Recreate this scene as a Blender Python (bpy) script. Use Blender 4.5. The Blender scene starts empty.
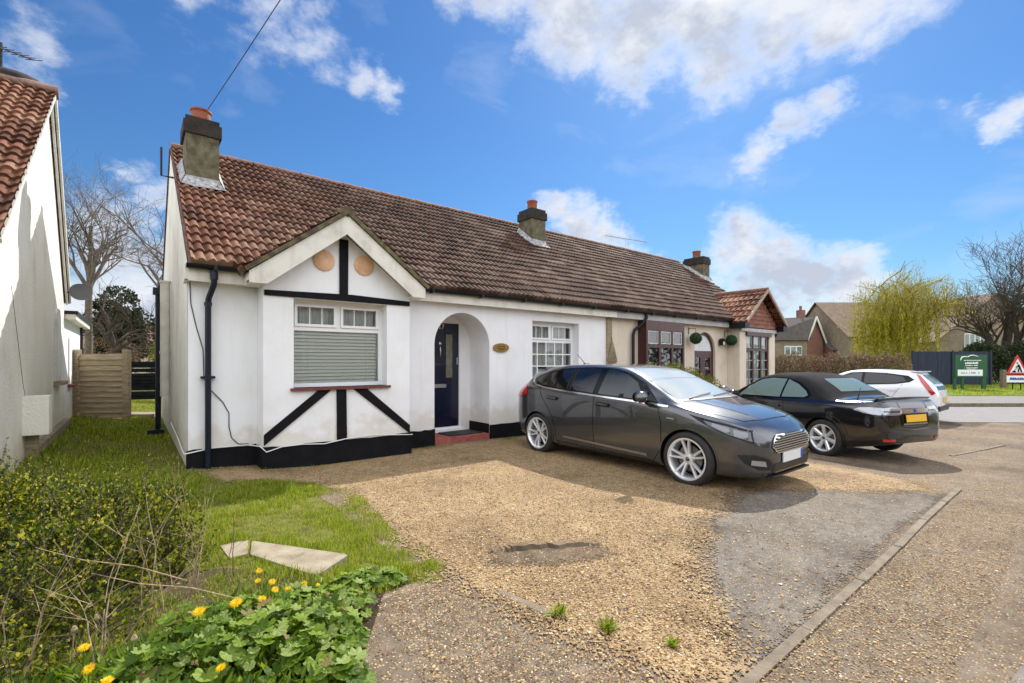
# Photograph rebuilt as a 3D scene: white rendered bungalow, gravel drive and three parked cars
import bpy, bmesh, math, random
from math import sin, cos, pi, radians, sqrt, atan2
from mathutils import Vector, Matrix, noise
from mathutils.bvhtree import BVHTree
random.seed(7)
SC = bpy.context.scene
COL = SC.collection
ORG = {}

# ------------------------------------------------------------------ materials
def _nt(name):
    m = bpy.data.materials.new(name); m.use_nodes = True
    return m, m.node_tree.nodes, m.node_tree.links, m.node_tree.nodes['Principled BSDF']
def ramp(N, stops):
    r = N.new('ShaderNodeValToRGB'); e = r.color_ramp.elements
    while len(e) > 1: e.remove(e[-1])
    e[0].position = stops[0][0]; e[0].color = (*stops[0][1], 1)
    for p, c in stops[1:]:
        k = e.new(p); k.color = (*c, 1)
    return r
def coord(N, L, scale=1.0, kind='Object'):
    t = N.new('ShaderNodeTexCoord'); mp = N.new('ShaderNodeMapping')
    L.new(t.outputs[kind], mp.inputs[0])
    mp.inputs['Scale'].default_value = scale if isinstance(scale, tuple) else (scale,)*3
    return mp.outputs[0]
def pm(name, stops, scale=6, rough=.7, bump=0, bscale=40, metal=0, coat=0, detail=6, stretch=None, spec=.5, rv=0, dist=.01, world=False, distort=0):
    """principled with noise driven colour and bump"""
    m, N, L, P = _nt(name)
    if not isinstance(stops, list): stops = [(0, stops)]
    sc = tuple(scale*s for s in stretch) if stretch else scale
    if world:
        g = N.new('ShaderNodeNewGeometry'); mp = N.new('ShaderNodeMapping'); L.new(g.outputs['Position'], mp.inputs[0])
        mp.inputs['Scale'].default_value = sc if isinstance(sc, tuple) else (sc,)*3; v = mp.outputs[0]
    else: v = coord(N, L, sc)
    if len(stops) > 1:
        n = N.new('ShaderNodeTexNoise'); n.inputs['Scale'].default_value = 1; n.inputs['Detail'].default_value = detail
        n.inputs['Roughness'].default_value = .6; n.inputs['Distortion'].default_value = distort
        L.new(v, n.inputs['Vector']); r = ramp(N, stops); L.new(n.outputs[0], r.inputs[0]); L.new(r.outputs[0], P.inputs['Base Color'])
        if rv:
            mr = N.new('ShaderNodeMapRange'); mr.inputs[3].default_value = rough-rv; mr.inputs[4].default_value = rough+rv
            mr.inputs[1].default_value = .3; mr.inputs[2].default_value = .7
            L.new(n.outputs[0], mr.inputs[0]); L.new(mr.outputs[0], P.inputs['Roughness'])
    else: P.inputs['Base Color'].default_value = (*stops[0][1], 1)
    if not rv or len(stops) == 1: P.inputs['Roughness'].default_value = rough
    P.inputs['Metallic'].default_value = metal; P.inputs['Coat Weight'].default_value = coat; P.inputs['Coat Roughness'].default_value = .03
    P.inputs['Specular IOR Level'].default_value = spec
    if bump:
        c2 = coord(N, L, bscale)
        n2 = N.new('ShaderNodeTexNoise'); n2.inputs['Scale'].default_value = 1; n2.inputs['Detail'].default_value = 4; L.new(c2, n2.inputs['Vector'])
        b = N.new('ShaderNodeBump'); b.inputs['Strength'].default_value = bump; b.inputs['Distance'].default_value = dist
        L.new(n2.outputs[0], b.inputs['Height']); L.new(b.outputs[0], P.inputs['Normal'])
    return m

# ------------------------------------------------------------------ mesh builder
class MB:
    def __init__(s): s.v = []; s.f = []; s.mi = []; s.cur = 0; s.uv = None
    def add(s, vs, fs):
        o = len(s.v); s.v += [tuple(p) for p in vs]
        for f in fs: s.f.append(tuple(o+i for i in f)); s.mi.append(s.cur)
        return s
    def box(s, x0, x1, y0, y1, z0, z1):
        return s.add([(x0,y0,z0),(x1,y0,z0),(x1,y1,z0),(x0,y1,z0),(x0,y0,z1),(x1,y0,z1),(x1,y1,z1),(x0,y1,z1)],
              [(0,3,2,1),(4,5,6,7),(0,1,5,4),(1,2,6,5),(2,3,7,6),(3,0,4,7)])
    def obox(s, c, ax, hs):
        """oriented box: centre, three axes, half sizes"""
        c = Vector(c); A = [Vector(a).normalized()*h for a, h in zip(ax, hs)]
        vs = [c+A[0]*i+A[1]*j+A[2]*k for k in (-1,1) for i, j in ((-1,-1),(1,-1),(1,1),(-1,1))]
        return s.add(vs, [(0,3,2,1),(4,5,6,7),(0,1,5,4),(1,2,6,5),(2,3,7,6),(3,0,4,7)])
    def beam(s, a, b, w, h, up=(0,0,1)):
        a = Vector(a); b = Vector(b); d = b-a; u = Vector(up); r = d.cross(u).normalized(); u = r.cross(d).normalized()
        return s.obox((a+b)/2, (d, r, u), (d.length/2, w/2, h/2))
    def prism(s, pts, ax, a, b):
        """extrude polygon pts (2D) along axis ax from a to b. ax 0: pts=(y,z); 1:(x,z); 2:(x,y)"""
        def P(p, t): return (t,p[0],p[1]) if ax == 0 else (p[0],t,p[1]) if ax == 1 else (p[0],p[1],t)
        n = len(pts)
        return s.add([P(p,a) for p in pts]+[P(p,b) for p in pts],
            [tuple(range(n))[::-1], tuple(range(n,2*n))]+[(i,(i+1)%n,n+(i+1)%n,n+i) for i in range(n)])
    def tube(s, pts, r, n=6, cap=True):
        pts = [Vector(p) for p in pts]; R = r if isinstance(r, (list,tuple)) else [r]*len(pts)
        o = len(s.v); prev = None
        for i, p in enumerate(pts):
            d = (pts[min(i+1,len(pts)-1)]-pts[max(i-1,0)])
            if d.length < 1e-9: d = Vector((0,0,1))
            d.normalize()
            if prev is None: u = d.orthogonal().normalized()
            else:
                u = prev-d*prev.dot(d); u = u.normalized() if u.length > 1e-6 else d.orthogonal().normalized()
            prev = u; w = d.cross(u)
            for k in range(n):
                a = 2*pi*k/n; s.v.append(tuple(p+(u*cos(a)+w*sin(a))*R[i]))
        for i in range(len(pts)-1):
            for k in range(n):
                s.f.append((o+i*n+k, o+i*n+(k+1)%n, o+(i+1)*n+(k+1)%n, o+(i+1)*n+k)); s.mi.append(s.cur)
        if cap and n > 2:
            s.f.append(tuple(o+k for k in range(n))[::-1]); s.mi.append(s.cur)
            s.f.append(tuple(o+(len(pts)-1)*n+k for k in range(n))); s.mi.append(s.cur)
        return s
    def lathe(s, prof, c=(0,0,0), n=24, axis=2, close=False):
        """prof: list of (r, t) along axis"""
        o = len(s.v); c = Vector(c)
        for r, t in prof:
            for k in range(n):
                a = 2*pi*k/n; q = [0,0,0]; q[axis] = t; q[(axis+1)%3] = r*cos(a); q[(axis+2)%3] = r*sin(a)
                s.v.append(tuple(c+Vector(q)))
        m = len(prof)
        for i in range(m if close else m-1):
            j = (i+1)%m
            for k in range(n):
                s.f.append((o+i*n+k, o+i*n+(k+1)%n, o+j*n+(k+1)%n, o+j*n+k)); s.mi.append(s.cur)
        return s
    def grid(s, rows):
        o = len(s.v); m = len(rows[0])
        for r in rows: s.v += [tuple(p) for p in r]
        for i in range(len(rows)-1):
            for k in range(m-1):
                s.f.append((o+i*m+k, o+i*m+k+1, o+(i+1)*m+k+1, o+(i+1)*m+k)); s.mi.append(s.cur)
        return s
    def build(s, name, mats, parent=None, at=None, smooth=False, angle=None, uv=None, kind=None, recalc=False):
        if not isinstance(mats, (list,tuple)): mats = [mats]
        o0 = ORG[parent.name] if parent is not None else Vector(at or (0,0,0))
        me = bpy.data.meshes.new(name)
        me.from_pydata([(x-o0.x, y-o0.y, z-o0.z) for x, y, z in s.v], [], s.f)
        for m in mats: me.materials.append(m)
        if any(s.mi): me.polygons.foreach_set('material_index', s.mi)
        if uv:
            l = me.uv_layers.new(name='UVMap'); vi = [0]*len(me.loops); me.loops.foreach_get('vertex_index', vi)
            l.data.foreach_set('uv', [c for i in vi for c in uv[i]])
        if recalc:
            bm = bmesh.new(); bm.from_mesh(me); bmesh.ops.recalc_face_normals(bm, faces=bm.faces); bm.to_mesh(me); bm.free()
        if smooth:
            me.polygons.foreach_set('use_smooth', [True]*len(me.polygons))
            if angle: me.set_sharp_from_angle(angle=radians(angle))
        me.update(); me.validate()
        ob = bpy.data.objects.new(name, me); COL.objects.link(ob)
        if parent is not None: ob.parent = parent
        else: ob.location = o0
        ORG[ob.name] = o0
        if kind: ob['kind'] = kind
        return ob
def tag(o, label, cat, group=None):
    o['label'] = label; o['category'] = cat
    if group: o['group'] = group
    return o
def thing(name, label, cat, loc=(0,0,0), rz=0, group=None, local=False):
    o = bpy.data.objects.new(name, None); COL.objects.link(o); o.location = loc; o.rotation_euler = (0,0,rz)
    o.empty_display_size = .2
    ORG[o.name] = Vector((0,0,0)) if local else Vector(loc)
    return tag(o, label, cat, group)
def copy_tree(o, parent=None):
    c = o.copy(); COL.objects.link(c); c.parent = parent; ORG[c.name] = ORG[o.name]
    for ch in list(o.children): copy_tree(ch, c)
    return c

# ------------------------------------------------------------------ terrain height (depends on X only)
KN = [(-200,.30),(-8,.30),(-1,.22),(.5,.10),(2,0),(5.2,0),(7,-.04),(9.4,-.17),(13,-.25),(20,-.30),(400,-.30)]
def gz(x):
    for (a,za),(b,zb) in zip(KN, KN[1:]):
        if a <= x <= b: return za+(zb-za)*(x-a)/(b-a)
    return KN[-1][1]
def sheet(name, poly, off, mat, fine=None):
    """flat area following the terrain"""
    bm = bmesh.new(); f = bm.faces.new([bm.verts.new((x,y,0)) for x, y in poly])
    if f.normal.z < 0 or sum(poly[i-1][0]*poly[i][1]-poly[i][0]*poly[i-1][1] for i in range(len(poly))) < 0:
        bmesh.ops.reverse_faces(bm, faces=[f])
    bmesh.ops.triangulate(bm, faces=bm.faces[:])
    for kx, _ in KN[1:-1]:
        bmesh.ops.bisect_plane(bm, geom=bm.verts[:]+bm.edges[:]+bm.faces[:], plane_co=(kx,0,0), plane_no=(1,0,0))
    for v in bm.verts: v.co.z = gz(v.co.x)+off
    me = bpy.data.meshes.new(name); bm.to_mesh(me); bm.free(); me.materials.append(mat)
    ob = bpy.data.objects.new(name, me); COL.objects.link(ob); ob['kind'] = 'structure'
    return ob
def wobble(poly, amp=.06, step=.12, seed=0, keep=()):
    """subdivide polygon edges and push them about so the outline is ragged"""
    out = []
    for i in range(len(poly)):
        a = Vector(poly[i]); b = Vector(poly[(i+1)%len(poly)]); n = max(1, int((b-a).length/step))
        if i in keep: n = 1
        for k in range(n):
            p = a.lerp(b, k/n)
            if i in keep or (k == 0 and ((i-1)%len(poly)) in keep): out.append((p.x,p.y)); continue
            q = Vector((p.x*1.7, p.y*1.7, seed)); d = noise.noise_vector(q)*amp*1.4+noise.noise_vector(q*4)*amp*.7
            out.append((p.x+d.x, p.y+d.y))
    return out

def soft_sheet(name, poly, off, mat, cell=.06, margin=.30):
    """area whose rim thins out stone by stone: a fine grid carrying the signed distance to the outline"""
    xs = [p[0] for p in poly]; ys = [p[1] for p in poly]; x0, x1, y0, y1 = min(xs)-margin, max(xs)+margin, min(ys)-margin, max(ys)+margin
    nx = int((x1-x0)/cell); ny = int((y1-y0)/cell); V = [(Vector(poly[i-1]), Vector(poly[i])) for i in range(len(poly))]
    def sd(x, y):
        p = Vector((x,y)); m = 9; c = False
        for a, b in V:
            ab = b-a; t = max(0,min(1,(p-a).dot(ab)/max(1e-9,ab.length_squared))); m = min(m,(p-a-ab*t).length)
            if (a.y > y) != (b.y > y) and x < (b.x-a.x)*(y-a.y)/(b.y-a.y)+a.x: c = not c
        return m if c else -m
    D = [[sd(x0+i*cell, y0+j*cell) for i in range(nx+1)] for j in range(ny+1)]; idx = {}; v = []; f = []; w = []
    def vid(i, j):
        if (i,j) not in idx: idx[(i,j)] = len(v); x = x0+i*cell; v.append((x, y0+j*cell, gz(x)+off)); w.append(D[j][i])
        return idx[(i,j)]
    for j in range(ny):
        for i in range(nx):
            if max(D[j][i],D[j][i+1],D[j+1][i],D[j+1][i+1]) > -margin: f.append((vid(i,j),vid(i+1,j),vid(i+1,j+1),vid(i,j+1)))
    me = bpy.data.meshes.new(name); me.from_pydata(v, [], f); at = me.attributes.new('rim','FLOAT','POINT'); at.data.foreach_set('value', w); me.materials.append(mat)
    ob = bpy.data.objects.new(name, me); COL.objects.link(ob); ob['kind'] = 'structure'; return ob
def soften(m, width=.16, scale=62, warp=.22):
    """let the material thin out where the rim attribute falls to zero"""
    N = m.node_tree.nodes; L = m.node_tree.links; out = N['Material Output']; src = out.inputs[0].links[0].from_socket
    a = N.new('ShaderNodeAttribute'); a.attribute_name = 'rim'; g = N.new('ShaderNodeNewGeometry')
    n = N.new('ShaderNodeTexNoise'); n.inputs['Scale'].default_value = 2.2; n.inputs['Detail'].default_value = 6; n.inputs['Roughness'].default_value = .7; L.new(g.outputs['Position'], n.inputs['Vector'])
    v = N.new('ShaderNodeTexVoronoi'); v.inputs['Scale'].default_value = scale; L.new(g.outputs['Position'], v.inputs['Vector']); s = N.new('ShaderNodeSeparateColor'); L.new(v.outputs['Color'], s.inputs[0])
    def mt(op, x, y, z=None):
        q = N.new('ShaderNodeMath'); q.operation = op
        for i, k in enumerate((x,y,z)):
            if k is None: continue
            if isinstance(k,(int,float)): q.inputs[i].default_value = k
            else: L.new(k, q.inputs[i])
        return q.outputs[0]
    d = mt('ADD', a.outputs['Fac'], mt('MULTIPLY', mt('SUBTRACT', n.outputs[0], .5), warp*2.4))
    d = mt('ADD', d, mt('MULTIPLY', mt('SUBTRACT', s.outputs[2], .5), width*2))
    k = mt('GREATER_THAN', d, 0)
    t = N.new('ShaderNodeBsdfTransparent'); mx = N.new('ShaderNodeMixShader'); L.new(k, mx.inputs[0]); L.new(t.outputs[0], mx.inputs[1]); L.new(src, mx.inputs[2]); L.new(mx.outputs[0], out.inputs[0])
    return m

# cloud radiance (rim, belly) and that of unseen clouds added behind the camera to light the facade, before the background strength
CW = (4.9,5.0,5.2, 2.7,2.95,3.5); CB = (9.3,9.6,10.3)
SKYSAT = 1.15; SKYVAL = .385; SUNE = 4.2; EXPO = 0.5
# ------------------------------------------------------------------ the material set
def ground_mat(name, base, stones, cover, sscale=70, bump=.6, patch=1.3, tint=None, rough=.9):
    """base colour stops, stones colour stops, cover=(lo,hi): how much stones show (noise thresholds)"""
    m, N, L, P = _nt(name)
    g = N.new('ShaderNodeNewGeometry'); pos = g.outputs['Position']
    def mapn(s):
        mp = N.new('ShaderNodeMapping'); L.new(pos, mp.inputs[0]); mp.inputs['Scale'].default_value = (s,s,s); return mp.outputs[0]
    nb = N.new('ShaderNodeTexNoise'); L.new(mapn(9), nb.inputs['Vector']); nb.inputs['Scale'].default_value = 1; nb.inputs['Detail'].default_value = 8; nb.inputs['Roughness'].default_value = .75
    rb = ramp(N, base); L.new(nb.outputs[0], rb.inputs[0])
    # stones: two sizes of voronoi cells with random colour
    vo = N.new('ShaderNodeTexVoronoi'); vo.inputs['Scale'].default_value = 1; L.new(mapn(sscale), vo.inputs['Vector'])
    sp = N.new('ShaderNodeSeparateColor'); L.new(vo.outputs['Color'], sp.inputs[0])
    rs = ramp(N, stones); L.new(sp.outputs[0], rs.inputs[0])
    # cover mask
    nc = N.new('ShaderNodeTexNoise'); L.new(mapn(patch), nc.inputs['Vector']); nc.inputs['Scale'].default_value = 1; nc.inputs['Detail'].default_value = 5; nc.inputs['Roughness'].default_value = .65
    th = N.new('ShaderNodeMapRange'); th.inputs[1].default_value = .3; th.inputs[2].default_value = .7
    th.inputs[3].default_value = cover[0]; th.inputs[4].default_value = cover[1]; L.new(nc.outputs[0], th.inputs[0])
    lt = N.new('ShaderNodeMath'); lt.operation = 'LESS_THAN'; L.new(sp.outputs[1], lt.inputs[0]); L.new(th.outputs[0], lt.inputs[1])
    # round stones: fade at cell edges
    ed = N.new('ShaderNodeMapRange'); ed.inputs[1].default_value = .62; ed.inputs[2].default_value = .4; L.new(vo.outputs['Distance'], ed.inputs[0])
    mu = N.new('ShaderNodeMath'); mu.operation = 'MULTIPLY'; L.new(lt.outputs[0], mu.inputs[0]); L.new(ed.outputs[0], mu.inputs[1])
    mx = N.new('ShaderNodeMix'); mx.data_type = 'RGBA'; L.new(mu.outputs[0], mx.inputs[0]); L.new(rb.outputs[0], mx.inputs[6]); L.new(rs.outputs[0], mx.inputs[7])
    # large soft variation
    nl = N.new('ShaderNodeTexNoise'); L.new(mapn(1.1), nl.inputs['Vector']); nl.inputs['Scale'].default_value = 1; nl.inputs['Detail'].default_value = 7; nl.inputs['Roughness'].default_value = .62
    rl = ramp(N, [(.34,(.52,.50,.48)),(.46,(.92,.90,.88)),(.55,(1.05,1.05,1.05)),(.68,tint or (1.30,1.25,1.18))]); L.new(nl.outputs[0], rl.inputs[0])
    m2 = N.new('ShaderNodeMix'); m2.data_type = 'RGBA'; m2.blend_type = 'MULTIPLY'; m2.inputs[0].default_value = .75
    L.new(mx.outputs[2], m2.inputs[6]); L.new(rl.outputs[0], m2.inputs[7]); L.new(m2.outputs[2], P.inputs['Base Color'])
    P.inputs['Roughness'].default_value = rough; P.inputs['Specular IOR Level'].default_value = .3
    # bump
    ad = N.new('ShaderNodeMath'); ad.operation = 'MULTIPLY_ADD'; iv = N.new('ShaderNodeMath'); iv.operation = 'SUBTRACT'; iv.inputs[0].default_value = .7
    L.new(vo.outputs['Distance'], iv.inputs[1]); L.new(iv.outputs[0], ad.inputs[0]); L.new(lt.outputs[0], ad.inputs[1])
    sc = N.new('ShaderNodeMath'); sc.operation = 'MULTIPLY'; sc.inputs[1].default_value = .6; L.new(nb.outputs[0], sc.inputs[0]); L.new(sc.outputs[0], ad.inputs[2])
    b = N.new('ShaderNodeBump'); b.inputs['Strength'].default_value = bump; b.inputs['Distance'].default_value = .012
    L.new(ad.outputs[0], b.inputs['Height']); L.new(b.outputs[0], P.inputs['Normal'])
    return m
STN = [(0,(.05,.028,.014)),(.2,(.17,.09,.035)),(.45,(.36,.22,.090)),(.65,(.46,.31,.14)),(.82,(.56,.42,.23)),(.93,(.16,.12,.09)),(1,(.72,.62,.46))]
M = {}
M['gravel'] = ground_mat('gravel_mat', [(.3,(.14,.088,.042)),(.5,(.29,.20,.105)),(.7,(.39,.29,.17))], STN, (.20,.9), 80, 1.0, 1.0)
M['crust'] = ground_mat('crust_mat', [(.3,(.10,.06,.03)),(.5,(.19,.125,.07)),(.7,(.28,.19,.11))], STN, (.1,.5), 80, .9)
M['tarmac'] = ground_mat('tarmac_mat', [(.3,(.085,.062,.042)),(.5,(.15,.115,.08)),(.7,(.21,.17,.125))], STN, (.10,.62), 85, 1.0, .8)
M['tarmac_bare'] = ground_mat('bare_tarmac_mat', [(.3,(.08,.069,.056)),(.5,(.14,.122,.10)),(.7,(.20,.175,.145))], STN, (.06,.34), 95, .8, 2.0)
M['road'] = ground_mat('road_mat', [(.3,(.10,.088,.075)),(.5,(.16,.142,.122)),(.7,(.22,.20,.175))], STN, (.02,.14), 120, .8)
M['soil'] = ground_mat('soil_mat', [(.3,(.035,.024,.014)),(.5,(.07,.048,.028)),(.7,(.11,.08,.048))], STN, (0,.12), 60, .8)
M['turf'] = pm('turf_mat', [(.25,(.06,.050,.018)),(.45,(.11,.115,.018)),(.62,(.15,.15,.03)),(.8,(.24,.18,.09))], 9, .95, 1.0, 90, spec=.2, world=True)
M['verge'] = pm('verge_mat', [(.3,(.075,.11,.008)),(.5,(.12,.165,.012)),(.7,(.18,.19,.03))], .8, .95, .5, 20, spec=.2, world=True)
M['kerb'] = pm('kerb_mat', [(.3,(.11,.085,.055)),(.5,(.175,.138,.095)),(.7,(.23,.185,.13))], 9, .9, .5, 90, world=True)
M['slab'] = pm('slab_mat', [(.3,(.10,.09,.045)),(.42,(.22,.18,.115)),(.55,(.29,.24,.165)),(.7,(.34,.29,.205))], 7, .85, .3, 90)
M['render'] = pm('white_render_mat', [(.22,(.66,.645,.61)),(.36,(.78,.775,.765)),(.55,(.83,.83,.84))], 1.5, .85, .35, 55, detail=9, dist=.006)
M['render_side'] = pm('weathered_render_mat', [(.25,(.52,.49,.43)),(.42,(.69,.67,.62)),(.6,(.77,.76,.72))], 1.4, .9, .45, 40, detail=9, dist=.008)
M['render_left'] = pm('roughcast_mat', [(.28,(.60,.55,.45)),(.42,(.75,.71,.62)),(.6,(.80,.77,.69))], 1.1, .9, .9, 28, detail=9, dist=.012)
M['cream'] = pm('cream_render_mat', [(.3,(.56,.47,.36)),(.5,(.66,.57,.45)),(.7,(.70,.61,.49))], 1.5, .85, .3, 60, detail=8, dist=.005)
M['whitepaint'] = pm('white_paint_mat', [(.3,(.60,.56,.47)),(.5,(.72,.69,.61))], 4, .5, .05, 30)
M['upvc'] = pm('upvc_mat', (.82,.82,.82), rough=.3)
M['black'] = pm('black_paint_mat', [(.3,(.004,.004,.005)),(.7,(.010,.010,.012))], 5, .7, .25, 40, dist=.004, spec=.15)
M['gutter'] = pm('black_plastic_mat', (.006,.006,.008), rough=.4, spec=.3)
M['bluepipe'] = pm('dark_blue_plastic_mat', (.007,.011,.022), rough=.35, spec=.35)
M['palepipe'] = pm('pale_duct_mat', [(.3,(.5,.47,.40)),(.6,(.64,.62,.56))], 5, .6)
M['redpaint'] = pm('red_paint_mat', [(.3,(.22,.05,.04)),(.5,(.32,.085,.07)),(.7,(.38,.13,.10))], 7, .6, .2, 50)
M['sillred'] = pm('sill_red_mat', [(.3,(.12,.03,.028)),(.7,(.17,.04,.035))], 7, .5)
M['peach'] = pm('peach_mat', [(.3,(.62,.36,.20)),(.6,(.76,.48,.29))], 8, .8, .2, 60)
M['doorblue'] = pm('navy_door_mat', (.005,.007,.026), rough=.25, coat=.3)
M['chrome'] = pm('chrome_mat', (.8,.8,.8), rough=.12, metal=1)
M['alu'] = pm('dull_metal_mat', (.45,.45,.45), rough=.35, metal=1)
M['brass'] = pm('brass_plaque_mat', [(.3,(.20,.11,.02)),(.6,(.36,.22,.05))], 40, .35, metal=.6)
M['obscure'] = pm('obscure_glass_mat', [(.3,(.10,.11,.07)),(.7,(.20,.20,.14))], 12, .12, .4, 60)
M['curtain'] = pm('net_curtain_mat', [(.3,(.55,.57,.55)),(.7,(.78,.8,.78))], 4, .9, stretch=(8,8,.4))
M['blind'] = pm('blind_mat', (.90,.92,.88), rough=.6)
M['mahog'] = pm('mahogany_mat', [(.3,(.035,.010,.009)),(.7,(.075,.02,.018))], 9, .35, stretch=(1,1,.2))
M['lead'] = pm('lead_flashing_mat', [(.35,(.14,.14,.13)),(.5,(.28,.28,.27)),(.68,(.50,.50,.48))], 14, .6, .6, 30)
M['chimney'] = pm('chimney_render_mat', [(.3,(.06,.05,.03)),(.5,(.115,.10,.058)),(.7,(.18,.16,.10))], 7, .95, .7, 40)
M['chimdark'] = pm('chimney_dark_mat', [(.3,(.010,.008,.007)),(.6,(.032,.024,.019))], 9, .9, .6, 40)
M['pot'] = pm('chimney_pot_mat', [(.3,(.20,.045,.018)),(.6,(.30,.085,.035))], 8, .7, .2, 40)
M['oldwood'] = pm('old_wood_mat', [(.3,(.19,.145,.085)),(.5,(.30,.24,.15)),(.7,(.42,.34,.22))], 3, .9, .6, 20, stretch=(1.2,1.2,14))
M['darkwood'] = pm('dark_fence_mat', [(.3,(.004,.005,.005)),(.7,(.010,.012,.011))], 6, .9, spec=.08)
M['bark'] = pm('bark_mat', [(.3,(.075,.06,.045)),(.6,(.16,.13,.10))], 9, .95, .8, 30)
M['bark2'] = pm('brown_bark_mat', [(.3,(.035,.026,.018)),(.6,(.09,.07,.05))], 9, .95, .8, 30)
M['twig'] = pm('dry_stem_mat', [(.35,(.16,.10,.05)),(.6,(.42,.32,.18))], 30, .8)
M['twigdark'] = pm('dark_stem_mat', [(.3,(.10,.05,.03)),(.6,(.20,.11,.07))], 30, .8)
M['fascia_grey'] = pm('grey_fascia_mat', [(.3,(.36,.35,.34)),(.7,(.5,.49,.47))], 5, .6)
M['cable_w'] = pm('white_cable_mat', (.7,.7,.68), rough=.5)
M['cable_k'] = pm('black_cable_mat', (.015,.015,.015), rough=.6)
def glass_mat(name, tint=(.92,.95,.93), alpha=.2, rough=.02):
    """window glass: fresnel mix of see-through and mirror"""
    m, N, L, P = _nt(name); N.remove(P); out = N['Material Output']
    t = N.new('ShaderNodeBsdfTransparent'); t.inputs[0].default_value = (*tint,1)
    g = N.new('ShaderNodeBsdfGlossy'); g.inputs['Roughness'].default_value = rough; g.inputs['Color'].default_value = (.95,.95,.95,1)
    fr = N.new('ShaderNodeFresnel'); fr.inputs[0].default_value = 1.5
    ad = N.new('ShaderNodeMath'); ad.operation = 'MULTIPLY_ADD'; ad.inputs[1].default_value = 1.6; ad.inputs[2].default_value = alpha*.1; ad.use_clamp = True
    L.new(fr.outputs[0], ad.inputs[0]); mx = N.new('ShaderNodeMixShader'); L.new(ad.outputs[0], mx.inputs[0])
    L.new(t.outputs[0], mx.inputs[1]); L.new(g.outputs[0], mx.inputs[2]); L.new(mx.outputs[0], out.inputs[0])
    return m
M['glass'] = glass_mat('window_glass_mat')

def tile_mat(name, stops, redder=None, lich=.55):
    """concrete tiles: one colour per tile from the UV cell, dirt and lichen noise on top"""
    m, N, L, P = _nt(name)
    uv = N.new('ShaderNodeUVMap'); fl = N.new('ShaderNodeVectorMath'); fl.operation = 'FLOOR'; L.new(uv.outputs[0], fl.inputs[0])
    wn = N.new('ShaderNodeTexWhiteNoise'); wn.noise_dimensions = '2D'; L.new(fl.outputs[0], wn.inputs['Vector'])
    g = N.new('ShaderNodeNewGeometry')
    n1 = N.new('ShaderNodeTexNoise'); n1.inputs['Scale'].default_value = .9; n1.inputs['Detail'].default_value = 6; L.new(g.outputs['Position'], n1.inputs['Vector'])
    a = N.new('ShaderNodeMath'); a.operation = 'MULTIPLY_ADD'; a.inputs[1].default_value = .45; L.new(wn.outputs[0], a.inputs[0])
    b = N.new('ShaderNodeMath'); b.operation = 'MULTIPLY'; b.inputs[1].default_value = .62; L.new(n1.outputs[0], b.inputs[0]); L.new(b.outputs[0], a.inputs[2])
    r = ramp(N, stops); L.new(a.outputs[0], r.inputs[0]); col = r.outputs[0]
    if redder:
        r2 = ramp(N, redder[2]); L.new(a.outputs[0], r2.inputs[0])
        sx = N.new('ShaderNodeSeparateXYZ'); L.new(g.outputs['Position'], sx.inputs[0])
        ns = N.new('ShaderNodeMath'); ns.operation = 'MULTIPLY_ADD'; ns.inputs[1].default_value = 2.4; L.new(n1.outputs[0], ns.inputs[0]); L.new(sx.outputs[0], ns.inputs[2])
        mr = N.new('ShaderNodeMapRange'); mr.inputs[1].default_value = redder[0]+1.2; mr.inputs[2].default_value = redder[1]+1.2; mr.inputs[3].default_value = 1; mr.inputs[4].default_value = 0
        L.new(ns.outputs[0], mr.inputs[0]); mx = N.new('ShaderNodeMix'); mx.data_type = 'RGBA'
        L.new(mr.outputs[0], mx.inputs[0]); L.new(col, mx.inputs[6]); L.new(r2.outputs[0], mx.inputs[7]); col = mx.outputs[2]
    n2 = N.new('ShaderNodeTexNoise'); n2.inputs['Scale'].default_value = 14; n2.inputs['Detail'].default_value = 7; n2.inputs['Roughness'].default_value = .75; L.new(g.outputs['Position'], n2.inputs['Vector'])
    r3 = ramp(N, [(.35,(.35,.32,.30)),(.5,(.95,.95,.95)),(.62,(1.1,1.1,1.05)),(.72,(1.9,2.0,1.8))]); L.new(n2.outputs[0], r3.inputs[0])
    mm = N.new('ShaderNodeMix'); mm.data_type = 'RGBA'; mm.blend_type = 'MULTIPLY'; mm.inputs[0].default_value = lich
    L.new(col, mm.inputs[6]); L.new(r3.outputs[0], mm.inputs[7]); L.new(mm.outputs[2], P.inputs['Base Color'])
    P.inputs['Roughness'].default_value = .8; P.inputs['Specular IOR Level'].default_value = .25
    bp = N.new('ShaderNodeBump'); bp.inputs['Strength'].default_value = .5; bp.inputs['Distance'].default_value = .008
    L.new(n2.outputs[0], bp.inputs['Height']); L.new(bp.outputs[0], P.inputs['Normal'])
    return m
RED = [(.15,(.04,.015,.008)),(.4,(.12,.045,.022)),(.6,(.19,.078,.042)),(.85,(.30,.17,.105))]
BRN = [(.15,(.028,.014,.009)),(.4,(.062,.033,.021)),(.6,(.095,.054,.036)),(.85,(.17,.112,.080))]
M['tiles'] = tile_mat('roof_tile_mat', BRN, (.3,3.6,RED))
M['tiles_red'] = tile_mat('red_tile_mat', RED)
M['ridge'] = pm('ridge_tile_mat', [(.3,(.10,.05,.035)),(.6,(.20,.11,.08))], 6, .85, .5, 30)
M['moss'] = pm('mossy_edge_mat', [(.3,(.05,.035,.022)),(.5,(.11,.085,.05)),(.7,(.20,.17,.08))], 9, .95, .8, 40)
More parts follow.
